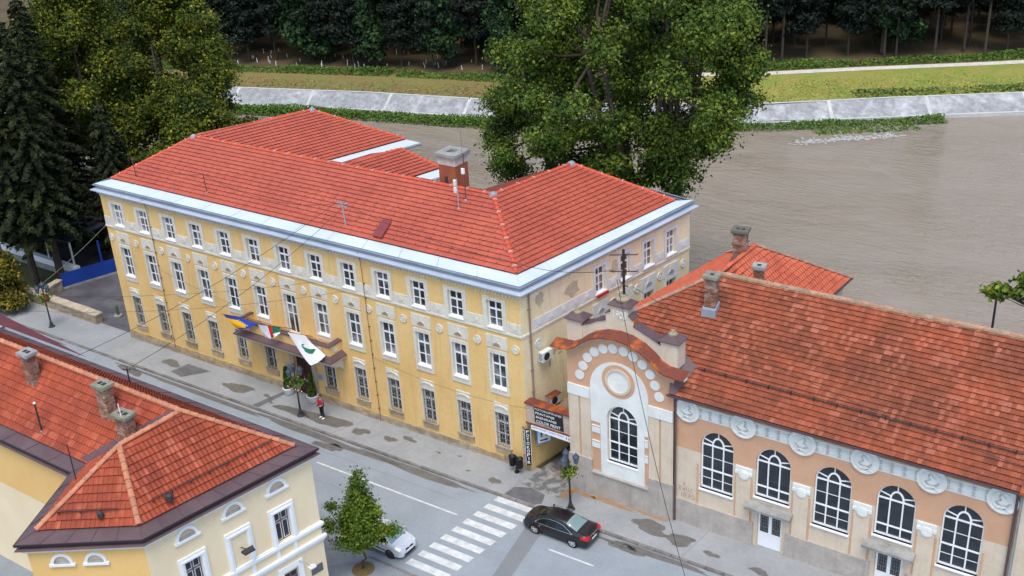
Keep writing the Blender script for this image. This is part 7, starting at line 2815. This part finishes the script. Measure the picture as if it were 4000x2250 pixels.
def paintmat(name, col, rough=0.2, metal=0.0, coat=1.0):
    m = M(name, col, rough=rough, metal=metal, spec=0.5)
    m.node_tree.nodes['Principled BSDF'].inputs['Coat Weight'].default_value = coat
    m.node_tree.nodes['Principled BSDF'].inputs['Coat Roughness'].default_value = 0.04
    return m


m_blackpaint = paintmat('black_brown_paint', (0.007, 0.004, 0.006), 0.3, coat=0.35)
m_silver = paintmat('silver_paint', (0.60, 0.63, 0.66), 0.3, 0.2)
m_whitepaint = paintmat('white_car_paint', (0.72, 0.74, 0.76), 0.3)
m_carglass = M('car_glass', (0.008, 0.014, 0.014), rough=0.04, spec=0.4)
m_pale = M('pale_sky_car_glass', (0.17, 0.25, 0.25), rough=0.04, spec=0.7)  # pale base colour; on the silver windscreen it paints in reflected sky
m_chrome = M('chrome', (0.72, 0.73, 0.74), rough=0.15, metal=0.9)
m_redl = M('red_lamp', (0.55, 0.008, 0.015), rough=0.15, spec=0.6)
m_headl = M('headlamp_glass', (0.60, 0.63, 0.66), rough=0.1, spec=0.7)
m_plate = M('plate_white', (0.70, 0.71, 0.70), rough=0.5)
SED = [(-2.42, 0.40, 0.70, 0.76, 0.62, 0.66, 0.50), (-2.36, 0.30, 0.90, 0.97, 0.80, 0.82, 0.62), (-2.15, 0.24, 0.97, 1.06, 0.86, 0.89, 0.68), (-1.75, 0.22, 0.98, 1.13, 0.89, 0.915, 0.66), (-1.50, 0.21, 0.975, 1.19, 0.90, 0.925, 0.64),
       (-0.80, 0.20, 0.95, 1.43, 0.90, 0.93, 0.58), (-0.20, 0.20, 0.94, 1.49, 0.90, 0.93, 0.60), (0.35, 0.20, 0.93, 1.475, 0.90, 0.93, 0.60), (0.75, 0.20, 0.92, 1.38, 0.90, 0.93, 0.60), (1.40, 0.20, 0.90, 1.03, 0.90, 0.92, 0.70),
       (1.85, 0.20, 0.84, 0.95, 0.89, 0.90, 0.70), (2.18, 0.22, 0.74, 0.84, 0.84, 0.84, 0.62), (2.36, 0.26, 0.62, 0.70, 0.72, 0.70, 0.50), (2.42, 0.32, 0.54, 0.58, 0.6, 0.58, 0.42)]
zc = [(x, (0.925 if x < 1.5 else 0.9)) for x in ()]
wline = [(-1.42, 0.905, 1.01), (-1.15, 0.86, 1.16), (-0.7, 0.76, 1.34), (-0.2, 0.73, 1.40), (0.3, 0.73, 1.385), (0.75, 0.745, 1.29), (1.18, 0.83, 1.06), (1.3, 0.895, 0.965)]
bot = [(1.3, 0.905, 0.935), (0.5, 0.915, 0.95), (-0.5, 0.915, 0.965), (-1.42, 0.905, 1.0)]
car('black saloon car with chrome window line parked at the kerb by the crossing', (4.79, -4.08, gz(4.7) - 0.12), math.pi, SED, m_blackpaint, m_carglass, (0.68, 1.46), (-1.62, -0.80), (-1.40, 1.22), (-1.37, 1.37), 0.335, (0.48, 0.48, 0.47), True,
    [('tail_lamp', m_redl, [('hex', [(-2.44, s * 0.48, 0.80), (-2.43, s * 0.82, 0.80), (-1.98, s * 0.935, 0.86), (-1.98, s * 0.80, 0.86), (-2.40, s * 0.48, 0.98), (-2.36, s * 0.83, 0.985), (-1.98, s * 0.925, 0.975), (-1.98, s * 0.80, 0.975)]) for s in (-1, 1)]),
     ('head_lamp', m_headl, [('ball', (2.16, s * 0.66, 0.70), (0.17, 0.17, 0.08)) for s in (-1, 1)]),
     ('window_chrome', m_chrome, [('tube', [(x, s * (y + 0.012), z) for x, y, z in wline + bot], 0.013) for s in (-1, 1)]),
     ('number_plate', m_plate, [('box', (-2.435, -0.26, 0.60), (-2.405, 0.26, 0.71))]),
     ('boot_trim', m_chrome, [('tube', [(-2.40, -0.45, 0.935), (-2.415, 0, 0.955), (-2.40, 0.45, 0.935)], 0.014)]),
     ('badge', m_chrome, [('ball', (-2.41, 0, 0.86), (0.02, 0.06, 0.05))]),
     ('indicator', m_headl, [('ball', (0.98, s * 0.925, 0.74), (0.04, 0.01, 0.03)) for s in (-1, 1)]),
     ('grille', m_black, [('box', (2.36, -0.34, 0.40), (2.43, 0.34, 0.56))])], pillars=(-0.1,))
MPV = [(-2.20, 0.40, 0.95, 1.00, 0.70, 0.74, 0.60), (-2.15, 0.30, 1.02, 1.30, 0.82, 0.84, 0.64), (-1.98, 0.24, 1.03, 1.58, 0.86, 0.88, 0.60), (-1.4, 0.21, 1.02, 1.63, 0.87, 0.895, 0.60), (-0.6, 0.20, 1.00, 1.65, 0.87, 0.90, 0.61),
       (0.1, 0.20, 0.98, 1.63, 0.87, 0.90, 0.61), (0.55, 0.20, 0.97, 1.54, 0.87, 0.90, 0.61), (1.35, 0.20, 0.95, 1.08, 0.87, 0.89, 0.70), (1.75, 0.21, 0.88, 0.98, 0.86, 0.87, 0.68), (2.05, 0.22, 0.78, 0.86, 0.80, 0.80, 0.60),
       (2.18, 0.26, 0.66, 0.72, 0.68, 0.66, 0.48), (2.22, 0.32, 0.58, 0.60, 0.58, 0.56, 0.40)]
car('silver people carrier parked under the small street tree', (-3.25, -9.80, gz(-3.2) - 0.12), 0.0, MPV, m_silver, m_carglass, (0.50, 1.40), (-2.16, -1.99), (-1.9, 1.15), (-1.34, 1.34), 0.325, (0.05, 0.05, 0.055), False,
    [('head_lamp', m_headl, [('ball', (1.99, s * 0.62, 0.74), (0.18, 0.17, 0.10)) for s in (-1, 1)]),
     ('grille', m_black, [('box', (2.10, -0.33, 0.62), (2.225, 0.33, 0.72)), ('box', (2.16, -0.5, 0.30), (2.235, 0.5, 0.42))]),
     ('badge', m_chrome, [('ball', (2.20, 0, 0.70), (0.04, 0.07, 0.07))]),
     ('number_plate', m_plate, [('box', (2.222, -0.26, 0.46), (2.245, 0.26, 0.57))]),
     ('tail_lamp', m_redl, [('box', (-2.19, s * 0.74 - 0.07, 0.95), (-2.02, s * 0.74 + 0.07, 1.3)) for s in (-1, 1)]),
     ('side_strip', m_black, [('box', (-1.0, s * 0.895 - 0.015, 0.50), (1.0, s * 0.895 + 0.015, 0.56)) for s in (-1, 1)])], pillars=(-0.9, 0.1))
car('white car cut off by the left edge of the picture', (-50.2, -4.6, gz(-50) - 0.12), 0.0, MPV, m_whitepaint, m_carglass, (0.50, 1.40), (-2.16, -1.99), (-1.9, 1.15), (-1.34, 1.34), 0.325, (0.3, 0.3, 0.3), False,
    [('head_lamp', m_headl, [('ball', (1.99, s * 0.62, 0.74), (0.18, 0.17, 0.10)) for s in (-1, 1)]),
     ('grille', m_black, [('box', (2.10, -0.33, 0.60), (2.235, 0.33, 0.70))])], pillars=(-0.9, 0.1))


# ------------------------------------------------------------------ person
def skin_mesh(name, verts, edges, radii, root=0, sub=2):
    me = bpy.data.meshes.new(name)
    me.from_pydata(verts, edges, [])
    o = bpy.data.objects.new(name, me)
    COL.objects.link(o)
    mo = o.modifiers.new('skin', 'SKIN')
    mo.use_smooth_shade = True
    for i, r in enumerate(radii):
        r = r if hasattr(r, '__len__') else (r, r)
        me.skin_vertices[0].data[i].radius = r
        me.skin_vertices[0].data[i].use_root = (i == root)
    o.modifiers.new('sub', 'SUBSURF').levels = sub
    dg = bpy.context.evaluated_depsgraph_get()
    out = bpy.data.meshes.new_from_object(o.evaluated_get(dg))
    out.name = name
    bpy.data.objects.remove(o)
    return out


def chain(verts, edges, radii, pts, start=None):
    prev = start
    for p, r in pts:
        verts.append(p)
        radii.append(r)
        k = len(verts) - 1
        if prev is not None:
            edges.append((prev, k))
        prev = k
    return prev


def add_skin(parent, name, mat, parts, root=0):
    V, E_, Rr = [], [], []
    idx = {}
    for key, start, pts in parts:
        last = chain(V, E_, Rr, pts, idx.get(start))
        idx[key] = last
        idx[key + '0'] = last - len(pts) + 1
    me = skin_mesh(name, V, E_, Rr, root)
    me.materials.append(mat)
    o = bpy.data.objects.new(name, me)
    COL.objects.link(o)
    o.parent = parent
    WL[o.name] = Vector((0, 0, 0))
    return o


pe = thing('person', (-15.37, -1.68, gz(-15.4)), 'person in black trousers, grey shirt and red waistcoat standing on the pavement', 'person', rot=R(-10), local=True)
m_skin = M('skin', (0.42, 0.24, 0.16), rough=0.6)
# local: facing -y, left is +x
arm = lambda s: [((s * 0.20, 0.0, 1.40), 0.055), ((s * 0.27, -0.02, 1.27), 0.048), ((s * 0.285, -0.06, 1.12), 0.042), ((s * 0.20, -0.22, 1.06), 0.036), ((s * 0.10, -0.31, 1.10), 0.028), ((s * 0.065, -0.335, 1.12), 0.034)]
leg = lambda s: [((s * 0.10, 0.0, 0.90), 0.085), ((s * 0.115, -0.01, 0.70), 0.075), ((s * 0.125, -0.02, 0.49), 0.056), ((s * 0.13, 0.01, 0.28), 0.052), ((s * 0.135, 0.03, 0.09), 0.036), ((s * 0.14, -0.08, 0.04), 0.035), ((s * 0.145, -0.15, 0.03), 0.026)]
body = add_skin(pe, 'body', m_skin, [('pelvis', None, [((0, 0, 0.96), (0.15, 0.10))]), ('chest', 'pelvis', [((0, 0.0, 1.12), (0.135, 0.09)), ((0, 0.01, 1.30), (0.16, 0.10)), ((0, 0.01, 1.42), (0.12, 0.075))]),
                                     ('neck', 'chest', [((0, 0.0, 1.50), 0.052), ((0, -0.01, 1.56), 0.055), ((0, -0.025, 1.64), (0.075, 0.09)), ((0, -0.02, 1.71), (0.072, 0.09)), ((0, -0.01, 1.76), (0.045, 0.06))]),
                                     ('al', 'chest', arm(1)), ('ar', 'chest', arm(-1)), ('ll', 'pelvis', leg(1)), ('lr', 'pelvis', leg(-1))])
for s in (-1, 1):
    V, E_, Rr = [], [], []
    for k in range(5):
        base_ = Vector((s * 0.065, -0.335, 1.12 + 0.012 * (k - 1.5))) if k < 4 else Vector((s * 0.085, -0.32, 1.14))
        tip = base_ + (Vector((-s * 0.035, -0.055 + 0.006 * k, 0.0)) if k < 4 else Vector((-s * 0.02, -0.02, 0.05)))
        mid = base_.lerp(tip, 0.5) + Vector((0, -0.012, 0.004))
        i0 = len(V)
        V += [tuple(base_), tuple(mid), tuple(tip)]
        E_ += [(i0, i0 + 1), (i0 + 1, i0 + 2)]
        Rr += [0.010, 0.009, 0.008]
        me = skin_mesh('fingers', V[-3:], [(0, 1), (1, 2)], Rr[-3:], 0, 1)
        me.materials.append(m_skin)
        o = bpy.data.objects.new('finger', me)
        COL.objects.link(o)
        o.parent = body
trs = add_skin(pe, 'trousers', M('black_cloth', (0.018, 0.018, 0.022), rough=0.9), [('p', None, [((0, 0, 0.98), (0.165, 0.115)), ]), ('ll', 'p', [(a, r * 1.22) for a, r in leg(1)[:4]] + [((0.135, 0.03, 0.10), 0.055)]), ('lr', 'p', [(a, r * 1.22) for a, r in leg(-1)[:4]] + [((-0.135, 0.03, 0.10), 0.055)])])
add_skin(pe, 'shirt', M('grey_shirt', (0.10, 0.10, 0.11), rough=0.9), [('p', None, [((0, 0, 0.95), (0.16, 0.11)), ((0, 0, 1.12), (0.15, 0.105)), ((0, 0.01, 1.30), (0.175, 0.115)), ((0, 0.01, 1.43), (0.125, 0.08))]),
                                                                    ('al', 'p', [(a, r * 1.3) for a, r in arm(1)[:3]]), ('ar', 'p', [(a, r * 1.3) for a, r in arm(-1)[:3]])])
mb = MB()
m_vest = M('red_vest', (0.50, 0.02, 0.07), rough=0.8)
for s in (-1, 1):
    mb = MB()
    P = [(s * 0.19, 1.02), (s * 0.20, 1.25), (s * 0.16, 1.45), (s * 0.06, 1.46), (s * 0.05, 1.2), (s * 0.07, 1.02)]
    vs = [(x, -0.135 + 0.25 * x * x - 0.02 * (z < 1.3), z) for x, z in P] + [(x * 1.04, 0.125, z) for x, z in P]
    n = len(P)
    mb.add(vs, [tuple(range(n)), tuple(range(2 * n - 1, n - 1, -1))] + [(i, n + i, n + (i + 1) % n, (i + 1) % n) for i in range(n)])
    mb.build('waistcoat', m_vest, pe)
for s in (-1, 1):
    mb = MB()
    mb.ball((s * 0.14, -0.06, 0.045), (0.055, 0.145, 0.05), 10, 6)
    mb.build('shoe', m_white, pe, smooth=True)
mb = MB()
mb.ball((0, 0.015, 1.71), (0.085, 0.10, 0.085), 12, 8)
mb.build('hair', M('dark_hair', (0.02, 0.015, 0.012), rough=0.7), pe, smooth=True)
for s in (-1, 1):
    mb = MB()
    mb.ball((s * 0.032, -0.108, 1.665), (0.012, 0.008, 0.008), 6, 4)
    mb.build('eye', m_black, body)
    mb = MB()
    mb.ball((s * 0.082, -0.01, 1.65), (0.012, 0.022, 0.03), 6, 4)
    mb.build('ear', m_skin, body)
mb = MB()
mb.ball((0, -0.125, 1.635), (0.013, 0.018, 0.022), 6, 4)
mb.build('nose', m_skin, body)
mb = MB()
mb.ball((0, -0.108, 1.59), (0.026, 0.008, 0.006), 6, 4)
mb.build('mouth', M('lips', (0.28, 0.09, 0.08), rough=0.6), body)
ph = bpy.data.objects.new
pt = thing('phone', (-15.37, -1.98, gz(-15.4) + 1.1), 'dark phone held in front of the standing person', 'phone')
mb = MB()
mb.box((-15.41, -2.06, gz(-15.4) + 1.10), (-15.27, -2.04, gz(-15.4) + 1.18))
mb.build('case', m_black, pt)
